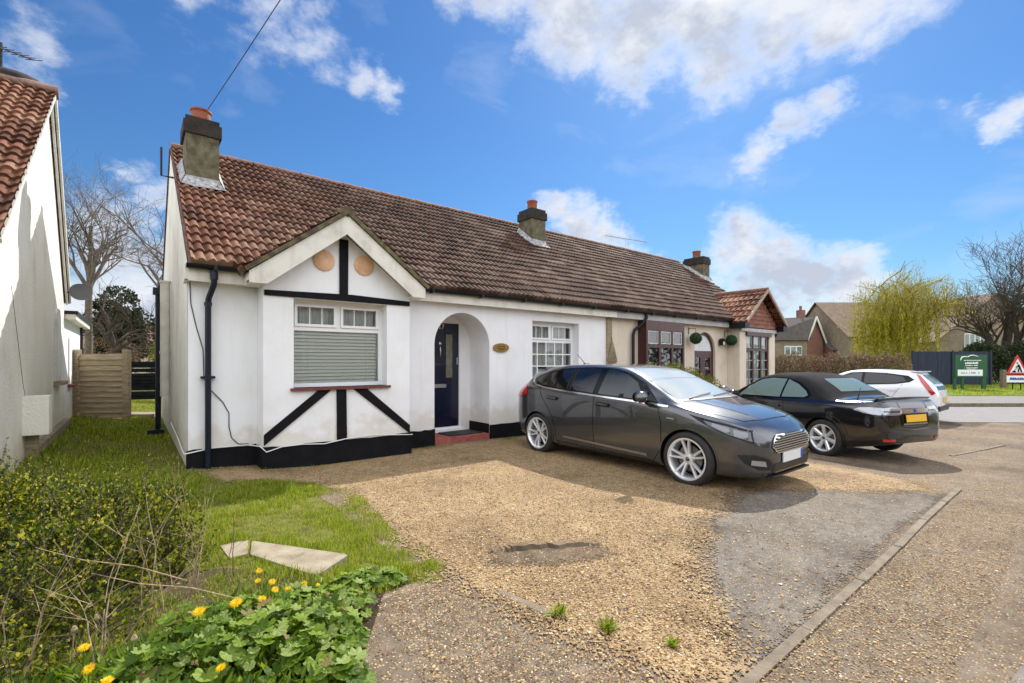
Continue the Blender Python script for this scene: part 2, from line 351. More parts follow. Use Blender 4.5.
def leaf_mat(name, cols, rough=.5, trans=.35, spec=.3):
    m, N, L, P = _nt(name)
    oi = N.new('ShaderNodeNewGeometry'); r = ramp(N, cols); L.new(oi.outputs['Random Per Island'], r.inputs[0])
    L.new(r.outputs[0], P.inputs['Base Color']); P.inputs['Roughness'].default_value = rough; P.inputs['Specular IOR Level'].default_value = spec
    tr = N.new('ShaderNodeBsdfTranslucent'); L.new(r.outputs[0], tr.inputs[0]); mx = N.new('ShaderNodeMixShader'); mx.inputs[0].default_value = trans
    L.new(P.outputs[0], mx.inputs[1]); L.new(tr.outputs[0], mx.inputs[2]); L.new(mx.outputs[0], N['Material Output'].inputs[0])
    return m
M['grass'] = leaf_mat('grass_blade_mat', [(0,(.09,.15,.004)),(.4,(.20,.28,.008)),(.7,(.33,.41,.018)),(.86,(.44,.41,.05)),(1,(.52,.43,.16))], .5, .5)
M['mallow'] = leaf_mat('mallow_leaf_mat', [(0,(.06,.12,.008)),(.35,(.15,.25,.018)),(.75,(.28,.39,.05)),(.93,(.38,.46,.15)),(.965,(.48,.44,.18)),(1,(.26,.16,.06))], .5, .55)
M['herb'] = leaf_mat('green_leaf_mat', [(0,(.05,.10,.006)),(.5,(.13,.21,.012)),(1,(.27,.35,.03))], .45, .5)
M['bushleaf'] = leaf_mat('bush_leaf_mat', [(0,(.02,.035,.003)),(.40,(.055,.085,.006)),(.68,(.15,.18,.010)),(.88,(.34,.33,.02)),(1,(.60,.50,.08))], .5, .45)
M['hedgeleaf'] = leaf_mat('hedge_leaf_mat', [(0,(.05,.06,.008)),(.5,(.14,.15,.018)),(1,(.28,.27,.05))], .5, .3)
M['conifer'] = leaf_mat('conifer_leaf_mat', [(0,(.012,.022,.008)),(.6,(.03,.045,.014)),(1,(.06,.075,.02))], .6, .15)
M['willow'] = leaf_mat('willow_leaf_mat', [(0,(.20,.18,.006)),(.5,(.34,.30,.010)),(1,(.46,.40,.03))], .5, .45)
M['beech'] = leaf_mat('beech_leaf_mat', [(0,(.10,.06,.03)),(.5,(.19,.12,.07)),(1,(.30,.21,.13))], .7, .3)
M['yellowbush'] = leaf_mat('lime_bush_mat', [(0,(.13,.15,.015)),(1,(.30,.32,.03))], .5, .4)
M['topiary'] = leaf_mat('topiary_mat', [(0,(.012,.035,.010)),(1,(.03,.08,.02))], .5, .1)
M['dandelion'] = leaf_mat('dandelion_mat', [(0,(.72,.42,.0)),(1,(.85,.60,.01))], .6, .3)

def streaks(m, lo=.86):
    """rain streaks and grime: a multiply of vertical noise and low splash marks over the base colour"""
    N = m.node_tree.nodes; L = m.node_tree.links; P = N['Principled BSDF']; src = P.inputs['Base Color'].links[0].from_socket
    g = N.new('ShaderNodeNewGeometry'); mp = N.new('ShaderNodeMapping'); L.new(g.outputs['Position'], mp.inputs[0]); mp.inputs['Scale'].default_value = (7,7,.55)
    n = N.new('ShaderNodeTexNoise'); n.inputs['Scale'].default_value = 1; n.inputs['Detail'].default_value = 7; n.inputs['Roughness'].default_value = .65; L.new(mp.outputs[0], n.inputs['Vector'])
    r = ramp(N, [(.30,(lo,lo*.985,lo*.95)),(.48,(1,1,1))]); L.new(n.outputs[0], r.inputs[0])
    s = N.new('ShaderNodeSeparateXYZ'); L.new(g.outputs['Position'], s.inputs[0]); n2 = N.new('ShaderNodeTexNoise'); n2.inputs['Scale'].default_value = 5; n2.inputs['Detail'].default_value = 8; L.new(g.outputs['Position'], n2.inputs['Vector'])
    ma = N.new('ShaderNodeMath'); ma.operation = 'MULTIPLY_ADD'; ma.inputs[1].default_value = -.9; L.new(n2.outputs[0], ma.inputs[0]); L.new(s.outputs[2], ma.inputs[2])
    r2 = ramp(N, [(0,(.88,.84,.77)),(.18,(1,1,1))]); L.new(ma.outputs[0], r2.inputs[0])
    a = N.new('ShaderNodeMix'); a.data_type = 'RGBA'; a.blend_type = 'MULTIPLY'; a.inputs[0].default_value = 1; L.new(src, a.inputs[6]); L.new(r.outputs[0], a.inputs[7])
    b = N.new('ShaderNodeMix'); b.data_type = 'RGBA'; b.blend_type = 'MULTIPLY'; b.inputs[0].default_value = 1; L.new(a.outputs[2], b.inputs[6]); L.new(r2.outputs[0], b.inputs[7]); L.new(b.outputs[2], P.inputs['Base Color'])
M['hollow'] = soften(ground_mat('hollow_mat', [(.3,(.06,.042,.026)),(.5,(.12,.085,.052)),(.7,(.19,.14,.088))], STN, (.05,.35), 85, 1.0), .05, 85, .10)
streaks(M['render'], .95); streaks(M['render_side'], .90); streaks(M['render_left'], .92); streaks(M['cream'], .88); streaks(M['whitepaint'], .86)
soften(M['gravel']); M['tarmac_bare'] = soften(M['tarmac_bare'], .05, 75, .12)

# ------------------------------------------------------------------ helpers for buildings
def wall_y(mb, x0, x1, z0, z1, y, th, holes=()):
    """wall facing -Y with rectangular holes (x0,x1,z0,z1), reveals included"""
    xs = sorted({x0,x1,*[h[0] for h in holes],*[h[1] for h in holes]}); zs = sorted({z0,z1,*[h[2] for h in holes],*[h[3] for h in holes]})
    def inside(a, b): return any(h[0] < a < h[1] and h[2] < b < h[3] for h in holes)
    for xa, xb in zip(xs, xs[1:]):
        for za, zb in zip(zs, zs[1:]):
            if inside((xa+xb)/2, (za+zb)/2): continue
            for yy in (y, y+th):
                mb.add([(xa,yy,za),(xb,yy,za),(xb,yy,zb),(xa,yy,zb)], [(0,1,2,3)])
    for h in list(holes)+[(x0,x1,z0,z1)]:
        a,b,c,d = h
        mb.add([(a,y,c),(b,y,c),(b,y,d),(a,y,d),(a,y+th,c),(b,y+th,c),(b,y+th,d),(a,y+th,d)], [(0,1,5,4),(1,2,6,5),(2,3,7,6),(3,0,4,7)])
    return mb
def tiled(name, mat, parent, O, U, S, LU, LS, ur=None, period=.165, course=.33, amp=.032, seed=1, res=12):
    """rolled concrete tiles laid in courses. O eave corner, U along the eave, S up the slope"""
    O = Vector(O); U = Vector(U).normalized(); S = Vector(S).normalized(); Nn = U.cross(S).normalized()
    if Nn.z < 0: Nn = -Nn
    nu = int(LU/period*res)+1; nc = int(math.ceil(LS/course)); v = []; f = []; uv = []; rnd = random.Random(seed)
    for k in range(nc):
        s0 = k*course; s1 = min(LS, s0+course+.03)
        if s1 <= s0: break
        jit = [rnd.uniform(-.004,.006) for _ in range(int(LU/(2*period))+3)]
        js = [rnd.uniform(-.009,.009)-(.035 if rnd.random() < .02 else 0) for _ in range(int(LU/(2*period))+3)]
        off = .165*(k % 2)*0
        base = len(v)
        for i in range(nu+1):
            u = i*LU/nu
            ti = int((u+off)/(2*period))
            ph = ((u+off)/period) % 1
            c = 1-math.exp(-(abs(ph-.5)/.21)**2.6); h = amp*(c*.72+.28*(.5+.5*cos(2*pi*ph)))
            for (s, hh) in ((s0+js[ti], -.012), (s0+js[ti], .040+h+jit[ti]), ((s0+s1)/2, .020+h), (s1, .004+h)):
                uu = u
                if ur:
                    a, b = ur(max(0,min(LS,s))); uu = min(max(u, a), b)
                v.append(tuple(O+U*uu+S*s+Nn*hh)); uv.append(((u+off)/(2*period), k+.5+.31*seed))
        for i in range(nu):
            for j in range(3):
                a = base+i*4+j; q = (a, a+4, a+5, a+1)
                if ur:
                    p = [Vector(v[t]) for t in q]
                    if (p[0]-p[1]).length < 1e-5 and (p[2]-p[3]).length < 1e-5: continue
                f.append(q)
    mb = MB(); mb.v = v; mb.f = f; mb.mi = [0]*len(f)
    return mb.build(name, mat, parent, smooth=True, angle=50, uv=uv)
def bars(mb, x0, x1, z0, z1, y, nx, nz, w=.018, d=.02):
    for i in range(1, nx):
        x = x0+(x1-x0)*i/nx; mb.box(x-w/2, x+w/2, y-d/2, y+d/2, z0, z1)
    for k in range(1, nz):
        z = z0+(z1-z0)*k/nz
        mb.box(x0, x1, y-d/2+.002, y+d/2-.002, z-w/2, z+w/2)
def frame_rect(mb, x0, x1, z0, z1, y0, y1, w):
    mb.box(x0, x0+w, y0, y1, z0, z1); mb.box(x1-w, x1, y0, y1, z0, z1)
    mb.box(x0+w, x1-w, y0, y1, z0, z0+w); mb.box(x0+w, x1-w, y0, y1, z1-w, z1)
def curtain(mb, x0, x1, z0, z1, y, amp=.02, wl=.09):
    n = int((x1-x0)/.012); r0 = []; r1 = []
    for i in range(n+1):
        x = x0+(x1-x0)*i/n; yy = y+amp*sin(2*pi*x/wl+1.3*sin(x*5))
        r0.append((x, yy, z0)); r1.append((x, yy+amp*.3*sin(x*31), z1))
    mb.grid([r0, r1])
def verge(mb, a, b, w=.05, h=.05): mb.beam(a, b, w, h)

# ================================================================== WHITE BUNGALOW
H1 = thing('bungalow', 'white rendered bungalow with black timbers, front gable over blind window and arched porch', 'bungalow', (.54,7.27,0))
PITCH = (5.41-2.69)/(10.8-7.03)
mb = MB()
wall_y(mb, .54, 8.63, -.15, 2.68, 7.27, .25, [(4.07,5.24,-.15,2.34),(6.31,7.66,1.06,2.29)])
# arch infill and barrel soffit
ax, az, ar = 4.655, 1.755, .585
arc = [(ax-ar*cos(pi*i/28), az+ar*sin(pi*i/28)) for i in range(29)]
for i in range(28):
    (xa,za),(xb,zb) = arc[i], arc[i+1]
    mb.add([(xa,7.27,za),(xb,7.27,zb),(xb,7.27,2.34),(xa,7.27,2.34)], [(0,1,2,3)])
mb.build('wall', M['render'], H1)
mb = MB()
for i in range(28):
    (xa,za),(xb,zb) = arc[i], arc[i+1]
    mb.add([(xa,7.272,za),(xb,7.272,zb),(xb,7.93,zb),(xa,7.93,za)], [(0,1,2,3)])
mb.add([(4.07,7.53,-.1),(4.07,7.93,-.1),(4.07,7.93,1.755),(4.07,7.53,1.755)], [(0,1,2,3)])
mb.add([(5.24,7.521,-.1),(5.24,7.93,-.1),(5.24,7.93,1.755),(5.24,7.521,1.755)], [(0,1,2,3)])
wall_y(mb, 4.0, 5.3, -.1, 2.5, 7.93, .1, [(4.10,5.03,.16,2.24)])
mb.build('porch', M['render'], H1, smooth=True, angle=30)
mb = MB()
for X in (.536, .79):
    mb.add([(X,7.27,-.1),(X,14.3,-.1),(X,14.3,2.62),(X,10.8,5.28),(X,7.27,2.70)], [(0,1,2,3,4)])
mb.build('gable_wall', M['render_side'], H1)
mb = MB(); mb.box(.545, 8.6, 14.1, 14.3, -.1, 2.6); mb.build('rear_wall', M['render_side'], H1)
mb = MB(); mb.box(.8, 8.6, 7.6, 14.05, -.08, -.02)
mb.add([(8.6,7.53,-.1),(8.6,14.1,-.1),(8.6,14.1,2.5),(8.6,7.53,2.5)], [(0,1,2,3)])
mb.build('floor', M['oldwood'], H1)
# bay
bay = MB(); wall_y(bay, 1.33, 3.42, -.1, 2.46, 6.9, .24, [(1.70,3.04,1.10,2.335)])
bay.prism([(1.26,2.46),(3.49,2.46),(2.375,3.32)], 1, 6.9, 7.1)
bay.box(1.33,1.55,7.142,7.268,-.1,2.46); bay.box(3.2,3.42,7.142,7.268,-.1,2.46)
bay.box(1.551,3.199,7.143,7.267,2.34,2.458)
bay.build('bay_wall', M['render'], H1)
# black plinths, top line uneven as painted by hand
def plinth(mb, x0, x1, y0, y1, z0, zt, seed, n=10):
    r = random.Random(seed)
    top = [(x0+(x1-x0)*i/n, zt+r.uniform(-.012,.012)) for i in range(n+1)]
    mb.prism([(x0,z0),(x1,z0)]+top[::-1], 1, y0, y1)
mb = MB(); plinth(mb, .52, 1.31, 7.245, 7.269, -.1, .335, 1); plinth(mb, 1.31, 3.44, 6.875, 6.899, -.1, .33, 2, 16)
mb.box(1.308,1.329,6.9,7.24,-.1,.33); mb.box(3.421,3.442,6.9,7.268,-.1,.31); plinth(mb, 3.443, 4.07, 7.245, 7.269, -.1, .29, 3); plinth(mb, 5.24, 8.63, 7.245, 7.269, -.1, .275, 4, 24)
mb.box(5.218,5.237,7.275,7.925,-.1,.29)
mb.build('plinth', M['black'], H1)
# timber trim
mb = MB()
def tb(a, b, w): mb.beam((a[0],6.889,a[1]), (b[0],6.889,b[1]), w, .02, up=(0,1,0))
mb.prism([(1.34,2.335),(3.41,2.335),(3.41,2.405),(2.5,2.435),(2.3,2.43),(1.34,2.405)], 1, 6.878, 6.899)
mb.prism([(2.315,2.432),(2.435,2.434),(2.44,3.22),(2.315,3.22)], 1, 6.874, 6.899)
mb.build('timber', M['black'], H1)
mb = MB(); mb.prism([(2.28,.31),(2.42,.31),(2.41,1.06),(2.275,1.06)], 1, 6.872, 6.899); mb.build('timber', M['black'], H1)
mb = MB(); mb.prism([(1.335,.36),(1.335,.50),(2.02,1.06),(2.20,1.06)], 1, 6.877, 6.898); mb.build('timber', M['black'], H1)
mb = MB(); mb.prism([(3.415,.33),(3.415,.46),(2.72,1.06),(2.52,1.06)], 1, 6.877, 6.898); mb.build('timber', M['black'], H1)
for cx in (2.10, 2.675):
    mb = MB(); mb.lathe([(0,-.03),(.135,-.03),(.148,-.02),(.148,0)], (cx,6.899,2.885), 12, axis=1)
    mb.build('disc', M['peach'], H1, smooth=True, angle=40)
# bargeboards
mb = MB()
for sx in (-1, 1):
    ex = 2.355+sx*1.225; ix = 2.355+sx*1.02
    mb.prism([(2.355,3.525),(ex,2.60),(ex,2.455),(ix,2.455),(2.355,3.255)][::sx], 1, 6.675, 6.71)
mb.build('bargeboard', M['whitepaint'], H1)
mb = MB()   # boxed soffit behind the boards
for sx in (-1, 1):
    ex = 2.355+sx*1.215; ix = 2.355+sx*1.0
    mb.prism([(2.355,3.42),(ex,2.50),(ex,2.465),(2.355,3.36)][::sx], 1, 6.711, 6.9)
    mb.box(min(ex,2.355+sx*1.02), max(ex,2.355+sx*1.02), 6.711, 7.12, 2.455, 2.47)
    mb.box(*( (ex-.012,ex) if sx > 0 else (ex,ex+.012)), 6.711, 7.11, 2.47, 2.60)
mb.build('soffit', M['whitepaint'], H1)
for side in (-1, 1):
    S = Vector((-side*1.245, 0, .94)); LS = S.length+.02
    ur = lambda s, L=LS: (0, min(1.62, .42+1.28*s/L+.25))
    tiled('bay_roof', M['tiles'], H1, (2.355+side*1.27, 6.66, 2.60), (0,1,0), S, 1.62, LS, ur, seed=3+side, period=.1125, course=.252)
mb = MB()
for sx in (-1, 1): mb.beam((2.355+sx*1.27,6.665,2.615), (2.355,6.665,3.565), .045, .055)
mb.box(2.25,2.46,6.64,6.72,3.53,3.60)
mb.tube([(2.355,6.66,3.57),(2.355,8.3,3.58)], .075, 8)
mb.build('verge', M['moss'], H1)
# main roof
SF = Vector((0, 10.8-7.03, 5.41-2.69)); SB = Vector((0, 10.8-14.57, 5.41-2.69))
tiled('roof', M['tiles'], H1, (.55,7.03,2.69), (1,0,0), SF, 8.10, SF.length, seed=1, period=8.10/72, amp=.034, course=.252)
mb = MB(); mb.add([(.55,14.57,2.69),(8.65,14.57,2.69),(8.65,10.8,5.40),(.55,10.8,5.40)],[(0,1,2,3)])
mb.add([(.52,14.5,2.64),(8.65,14.5,2.64),(8.65,10.8,5.33),(.52,10.8,5.33)],[(0,1,2,3)])
mb.add([(.56,7.08,2.66),(8.64,7.08,2.66),(8.64,10.8,5.35),(.56,10.8,5.35)],[(0,1,2,3)])
mb.build('rear_roof', M['ridge'], H1)
mb = MB(); n = 18
for i in range(n):
    a = .54+8.11*i/n; b = a+8.11/n-.01
    mb.tube([(a,10.8,5.40),(b,10.8,5.40)], [.105,.098], 10)
mb.build('ridge_tiles', M['ridge'], H1, smooth=True, angle=60)
mb = MB(); mb.beam((.55,7.03,2.665),(.55,10.8,5.385),.04,.035); mb.beam((.54,14.57,2.665),(.54,10.8,5.385),.05,.05)
mb.build('verge', M['ridge'], H1)
mb = MB(); mb.box(.53,1.14,7.105,7.13,2.47,2.64); mb.box(3.58,8.76,7.105,7.13,2.475,2.635)
mb.build('fascia', M['whitepaint'], H1)
mb = MB(); mb.box(.5,1.14,7.131,7.268,2.475,2.49); mb.box(3.58,8.63,7.131,7.268,2.48,2.495); mb.box(.50,.538,7.131,7.45,2.47,2.66)
mb.build('soffit', M['whitepaint'], H1)
def gutter(mb, x0, x1, y=7.05, z=2.675, r=.058):
    n = 8; rows = []
    for R in (r, r-.008):
        rows.append([(x0, y+R*cos(a), z+R*sin(a)) for a in [pi+pi*i/n for i in range(n+1)]]); rows.append([(x1, q[1], q[2]) for q in rows[-1]])
    mb.grid(rows[:2]); mb.grid(rows[2:])
    for X in (x0, x1): mb.prism([(y+r*cos(a), z+r*sin(a)) for a in [pi+pi*i/n for i in range(n+1)]], 0, X-.004, X+.004)
    k = x0+.3
    while k < x1: mb.box(k-.02,k+.02,y-r-.006,y+r,z-r-.008,z+.004); k += 1.0
for ga, gb in ((.51,1.1),(3.6,8.7)): mb = MB(); gutter(mb, ga, gb, z=2.672); mb.build('gutter', M['gutter'], H1)
mb = MB(); mb.tube([(.80,7.06,2.64),(.80,7.06,2.50),(.80,7.07,2.44),(.755,7.19,2.27),(.75,7.20,2.20),(.75,7.20,.03)], .036, 10)
for z in (2.2,1.26): mb.tube([(.75,7.20,z-.02),(.75,7.20,z+.02)], .046, 10)
mb.box(.67,.83,7.20,7.26,1.245,1.275)
mb.tube([(.80,7.06,2.60),(.80,7.06,2.5)], .045, 10)
mb.build('downpipe', M['bluepipe'], H1, smooth=True, angle=40)
mb = MB(); mb.tube([(.44,10.4,.85),(.44,10.4,2.85)], .075, 10); mb.tube([(.44,10.4,2.85),(.44,10.4,2.88)], .09, 10); mb.tube([(.44,10.4,1.6),(.44,10.4,1.64)],.085,10)
mb.build('soil_duct', M['palepipe'], H1, smooth=True, angle=40)
mb = MB(); mb.tube([(.36,11.0,.12),(.36,11.0,2.75),(.42,11.0,2.95)], .045, 8); mb.box(.2,.45,10.95,11.05,.12,.2); mb.box(.28,.5,10.9,11.1,2.70,2.82)
mb.build('side_downpipe', M['bluepipe'], H1)
mb = MB(); mb.tube([(.5,9.2,4.36),(.34,9.2,4.36),(.34,9.2,4.80)], .016, 6); mb.build('bracket', M['gutter'], H1)
# chimney
def chimney(parent, x0, x1, y0, y1, zb, zt, potr=.1, poth=.26, mat='chimney', cap=.10, flash=True):
    zr = 2.69+PITCH*(y0-7.03)
    mb = MB(); mb.box(x0,x1,y0,y1,zb,zt-.30); c = mb.build('chimney', M[mat], parent)
    b = MB(); b.box(x0-.035,x1+.035,y0-.035,y1+.035,zt-.299,zt-.10); b.box(x0-.005,x1+.005,y0-.005,y1+.005,zt-.0995,zt-.02)
    cx = (x0+x1)/2; cy = (y0+y1)/2
    b.build('cap', M['chimdark'], c)
    b = MB(); b.lathe([(potr*.92,zt-.02),(potr*1.0,zt+poth*.2),(potr*1.02,zt+poth*.8),(potr*1.14,zt+poth*.88),(potr*1.14,zt+poth),(potr*.86,zt+poth),(potr*.8,zt)], (cx,cy,0), 20); b.build('pot', M['pot'], c, smooth=True, angle=40)
    b = MB(); b.lathe([(potr*1.7,zt-.0205),(potr*1.05,zt+.03)], (cx,cy,0), 16); b.build('flaunching', M['chimney'], c)
    if flash:
        b = MB(); s = PITCH; Nn = Vector((0,-s,1)).normalized()
        def R(x,y,h=.078): return (x, y-.0, 2.69+s*(y-7.03)+h)
        b.grid([[R(x0-.07,y0-.10),R(x0+.1,y0-.15),R(x1-.1,y0-.12),R(x1+.10,y0-.10)],[(x0-.03,y0-.015,R(0,y0)[2]+.04),(x0,y0-.012,R(0,y0)[2]+.10),(x1,y0-.012,R(0,y0)[2]+.10),(x1+.03,y0-.015,R(0,y0)[2]+.04)]])
        for xx, sg in ((x0,-1),(x1,1)):
            b.grid([[R(xx+sg*.08,y0-.10),R(xx+sg*.09,y1,.05)],[(xx+sg*.012,y0-.013,R(0,y0)[2]+.10),(xx+sg*.012,y1,R(0,y1)[2]+.12)]])
        b.build('flashing', M['lead'], c)
    return c
chimney(H1, .66, 1.12, 9.25, 9.85, 4.0, 5.46, .14, .22)
# step and threshold
mb = MB(); mb.box(4.075,5.235,7.262,7.93,-.1,.115); st = mb.build('step', M['redpaint'], H1)
# front door
mb = MB(); mb.box(4.14,4.99,7.955,7.99,.22,2.20); D = mb.build('door', M['doorblue'], H1)
mb = MB(); frame_rect(mb, 4.10, 5.03, .16, 2.24, 7.925, 8.0, .045); mb.box(4.05,5.06,7.86,7.93,.12,.17); mb.build('door_frame', M['upvc'], D)
for xa, xb in ((4.24,4.36),(4.70,4.84)):
    mb = MB(); mb.box(xa,xb,7.945,7.956,1.15,1.98); mb.build('glazing', M['obscure'], D)
mb = MB(); mb.box(4.42,4.70,7.935,7.956,.96,1.03); mb.build('letterbox', M['alu'], D)
mb = MB(); mb.lathe([(0,-.03),(.03,-.02),(.035,0)], (4.57,7.953,1.80), 12, axis=1); mb.tube([(4.57,7.94,1.74),(4.57,7.93,1.66),(4.57,7.94,1.56)],[.008,.018,.008],8); mb.build('knocker', M['alu'], D)
mb = MB(); mb.box(4.93,4.96,7.93,7.956,1.40,1.54); mb.build('handle', M['alu'], D)
def text_obj(body, size, loc, rot, mat, parent, name, ext=.002, sx=1):
    cu = bpy.data.curves.new(name, 'FONT'); cu.body = body; cu.size = size; cu.extrude = ext; cu.align_x = 'CENTER'
    o = bpy.data.objects.new(name, cu); COL.objects.link(o)
    dg = bpy.context.evaluated_depsgraph_get(); me = bpy.data.meshes.new_from_object(o.evaluated_get(dg)); bpy.data.objects.remove(o)
    me.materials.clear(); me.materials.append(mat)
    ob = bpy.data.objects.new(name, me); COL.objects.link(ob); ob.parent = parent
    ob.location = Vector(loc)-ORG[parent.name]; ob.rotation_euler = rot; ob.scale = (sx,1,1); ORG[ob.name] = Vector(loc)
    return ob
text_obj('17', .13, (4.60,7.948,2.08), (pi/2,0,0), M['upvc'], D, 'number')
mb = MB(); mb.prism([(5.50+.185*cos(a), 1.725+.085*sin(a)) for a in [2*pi*i/24 for i in range(24)]], 1, 7.235, 7.262)
pl = mb.build('name_plaque', M['brass'], H1)
mb = MB()
for k, (w, z) in enumerate(((.16,1.75),(.20,1.715),(.12,1.685))): mb.box(5.50-w/2,5.50+w/2,7.232,7.236,z-.006,z+.006)
mb.build('engraving', M['chimdark'], pl)
# windows
def pane(parent, rects, y):
    mb = MB()
    for a,b,c,d in rects: mb.add([(a,y,c),(b,y,c),(b,y,d),(a,y,d)], [(0,1,2,3)])
    return mb.build('pane', M['glass'], parent)
mb = MB(); frame_rect(mb, 1.70, 3.04, 1.10, 2.335, 7.10, 7.17, .055)
mb.box(1.755,2.985,7.101,7.169,1.90,1.955); mb.box(2.345,2.395,7.101,7.169,1.955,2.28)
for a, b in ((1.755,2.345),(2.395,2.985)):
    frame_rect(mb, a+.004, b-.004, 1.959, 2.276, 7.082, 7.11, .038); bars(mb, a+.042, b-.042, 1.997, 2.238, 7.105, 3, 1, .012)
W = mb.build('window', M['upvc'], H1); pane(W, [(1.797,2.303,1.997,2.238),(2.437,2.943,1.997,2.238),(1.755,2.985,1.155,1.90)], 7.112)
mb = MB(); curtain(mb, 1.78, 2.96, 1.96, 2.27, 7.22); mb.build('net_curtain', M['curtain'], W)
mb = MB(); z = 1.17
while z < 1.90:
    mb.obox((2.37,7.165,z),((1,0,0),(0,.62,.78),(0,-.78,.62)),(.60,.028,.0014)); z += .050
for xx in (1.95,2.8): mb.tube([(xx,7.15,1.16),(xx,7.15,1.9)], .002, 4)
mb.build('blind', M['blind'], W)
mb = MB(); mb.box(1.66,3.08,6.84,7.10,1.065,1.10); mb.build('sill', M['sillred'], W)
mb = MB(); frame_rect(mb, 6.31, 7.66, 1.06, 2.29, 7.46, 7.53, .055)
mb.box(6.365,7.605,7.461,7.529,1.86,1.915); mb.box(6.955,7.005,7.461,7.529,1.915,2.235)
for a, b in ((6.365,6.955),(7.005,7.605)):
    frame_rect(mb, a+.004, b-.004, 1.919, 2.231, 7.442, 7.465, .038); bars(mb, a+.042, b-.042, 1.957, 2.193, 7.47, 3, 1, .012)
bars(mb, 6.365, 7.605, 1.115, 1.86, 7.472, 5, 3, .022)
W = mb.build('window', M['upvc'], H1); pane(W, [(6.407,6.913,1.957,2.193),(7.047,7.563,1.957,2.193),(6.365,7.605,1.115,1.86)], 7.475)
mb = MB(); curtain(mb, 6.38, 7.6, 1.12, 2.23, 7.60, .025, .11); mb.build('net_curtain', M['curtain'], W)
mb = MB(); mb.box(6.28,7.69,7.20,7.46,1.03,1.062); mb.build('sill', M['whitepaint'], W)
# cables on the wall
mb = MB(); mb.tube([(.56,7.262,2.47),(.57,7.262,2.2),(.63,7.262,1.9),(.70,7.262,1.62),(.71,7.25,1.25),(.78,7.25,1.1),(.92,7.262,.93),(.99,7.262,.78),(.99,7.262,.60),(1.02,7.262,.45),(1.10,7.255,.36),(1.22,7.255,.35)], .006, 5)
tag(mb.build('cable', M['cable_k'], at=(.9,7.26,1)), 'thin black cable hanging loose down the white wall beside the downpipe', 'cable')
mb = MB(); mb.tube([(.50,10.0,.42),(.50,8.3,.36),(.50,7.5,.30),(.50,7.235,.30),(.8,7.23,.345),(1.2,7.235,.34),(1.29,6.88,.36),(1.36,6.86,.28),(1.55,6.86,.33),(1.8,6.862,.335),(2.1,6.86,.31),(2.4,6.86,.35),(2.8,6.86,.365),(3.2,6.86,.33),(3.45,6.87,.31),(3.47,7.22,.33),(3.7,7.235,.30),(4.03,7.235,.31)], .008, 5)
tag(mb.build('cable', M['cable_w'], at=(2,6.86,.3)), 'white cable sagging along the top of the black plinth', 'cable')
mb = MB(); mb.box(4.45,5.15,7.36,7.82,.117,.135); tag(mb.build('door_mat', M['cable_k'], at=(4.8,7.5,.117)), 'black doormat lying on the red porch step', 'doormat')

# ================================================================== CREAM BUNGALOW (the other half)
H2 = thing('bungalow', 'cream rendered bungalow with brown windows and red tile-hung gable, joined to the white one', 'bungalow', (8.63,7.27,-.15))
mb = MB(); wall_y(mb, 8.631, 17.0, -.4, 2.67, 7.272, .25, [(9.82,11.36,.85,2.32),(12.33,13.47,-.4,2.30)])
ax, az, ar = 12.90, 1.73, .57
arc2 = [(ax-ar*cos(pi*i/20), az+ar*sin(pi*i/20)) for i in range(21)]
for i in range(20):
    (xa,za),(xb,zb) = arc2[i], arc2[i+1]
    mb.add([(xa,7.272,za),(xb,7.272,zb),(xb,7.272,2.30),(xa,7.272,2.30)], [(0,1,2,3)]); mb.add([(xa,7.273,za),(xb,7.273,zb),(xb,7.45,zb),(xa,7.45,za)], [(0,1,2,3)])
mb.build('wall', M['cream'], H2)
mb = MB(); wall_y(mb, 14.19, 16.58, -.4, 2.5, 6.9, .2, [(14.60,16.17,.55,2.32)]); mb.box(14.19,14.4,7.101,7.271,-.4,2.5); mb.box(16.37,16.58,7.101,7.271,-.4,2.5)
mb.build('bay_wall', M['cream'], H2)
mb = MB()
for X in (17.004,16.8): mb.add([(X,7.27,-.4),(X,14.3,-.4),(X,14.3,2.62),(X,10.8,5.28),(X,7.27,2.70)], [(0,1,2,3,4)])
mb.box(8.64,16.99,14.1,14.3,-.4,2.6); mb.box(8.65,16.7,7.6,14.05,-.3,-.25); mb.build('gable_wall', M['cream'], H2)
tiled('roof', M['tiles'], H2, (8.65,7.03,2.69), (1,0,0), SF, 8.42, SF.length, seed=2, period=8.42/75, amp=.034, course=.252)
mb = MB(); mb.add([(8.65,14.57,2.69),(17.05,14.57,2.69),(17.05,10.8,5.40),(8.65,10.8,5.40)],[(0,1,2,3)])
mb.add([(8.66,7.08,2.66),(17.04,7.08,2.66),(17.04,10.8,5.35),(8.66,10.8,5.35)],[(0,1,2,3)]); mb.build('rear_roof', M['ridge'], H2)
mb = MB()
for i in range(18):
    a = 8.66+8.4*i/18; mb.tube([(a,10.8,5.40),(a+.455,10.8,5.40)], [.105,.098], 10)
mb.build('ridge_tiles', M['ridge'], H2, smooth=True, angle=60)
for side in (-1, 1):
    S = Vector((-side*1.36, 0, 1.04)); LS = S.length+.02
    ur = lambda s, L=LS: (0, min(1.8, .5+1.35*s/L+.2))
    tiled('bay_roof', M['tiles_red'], H2, (15.385+side*1.39, 6.60, 2.60), (0,1,0), S, 1.8, LS, ur, seed=6+side, period=.165, course=.3)
mb = MB(); mb.tube([(15.385,6.6,3.68),(15.385,8.35,3.69)], .08, 8); mb.build('bay_ridge', M['ridge'], H2)
mb = MB()
for sx in (-1,1): mb.beam((15.385+sx*1.37,6.60,2.64),(15.385,6.60,3.66),.05,.075)
mb.build('bargeboard', pm('pale_barge_mat', [(.3,(.30,.22,.16)),(.7,(.42,.33,.26))], 6, .7), H2)
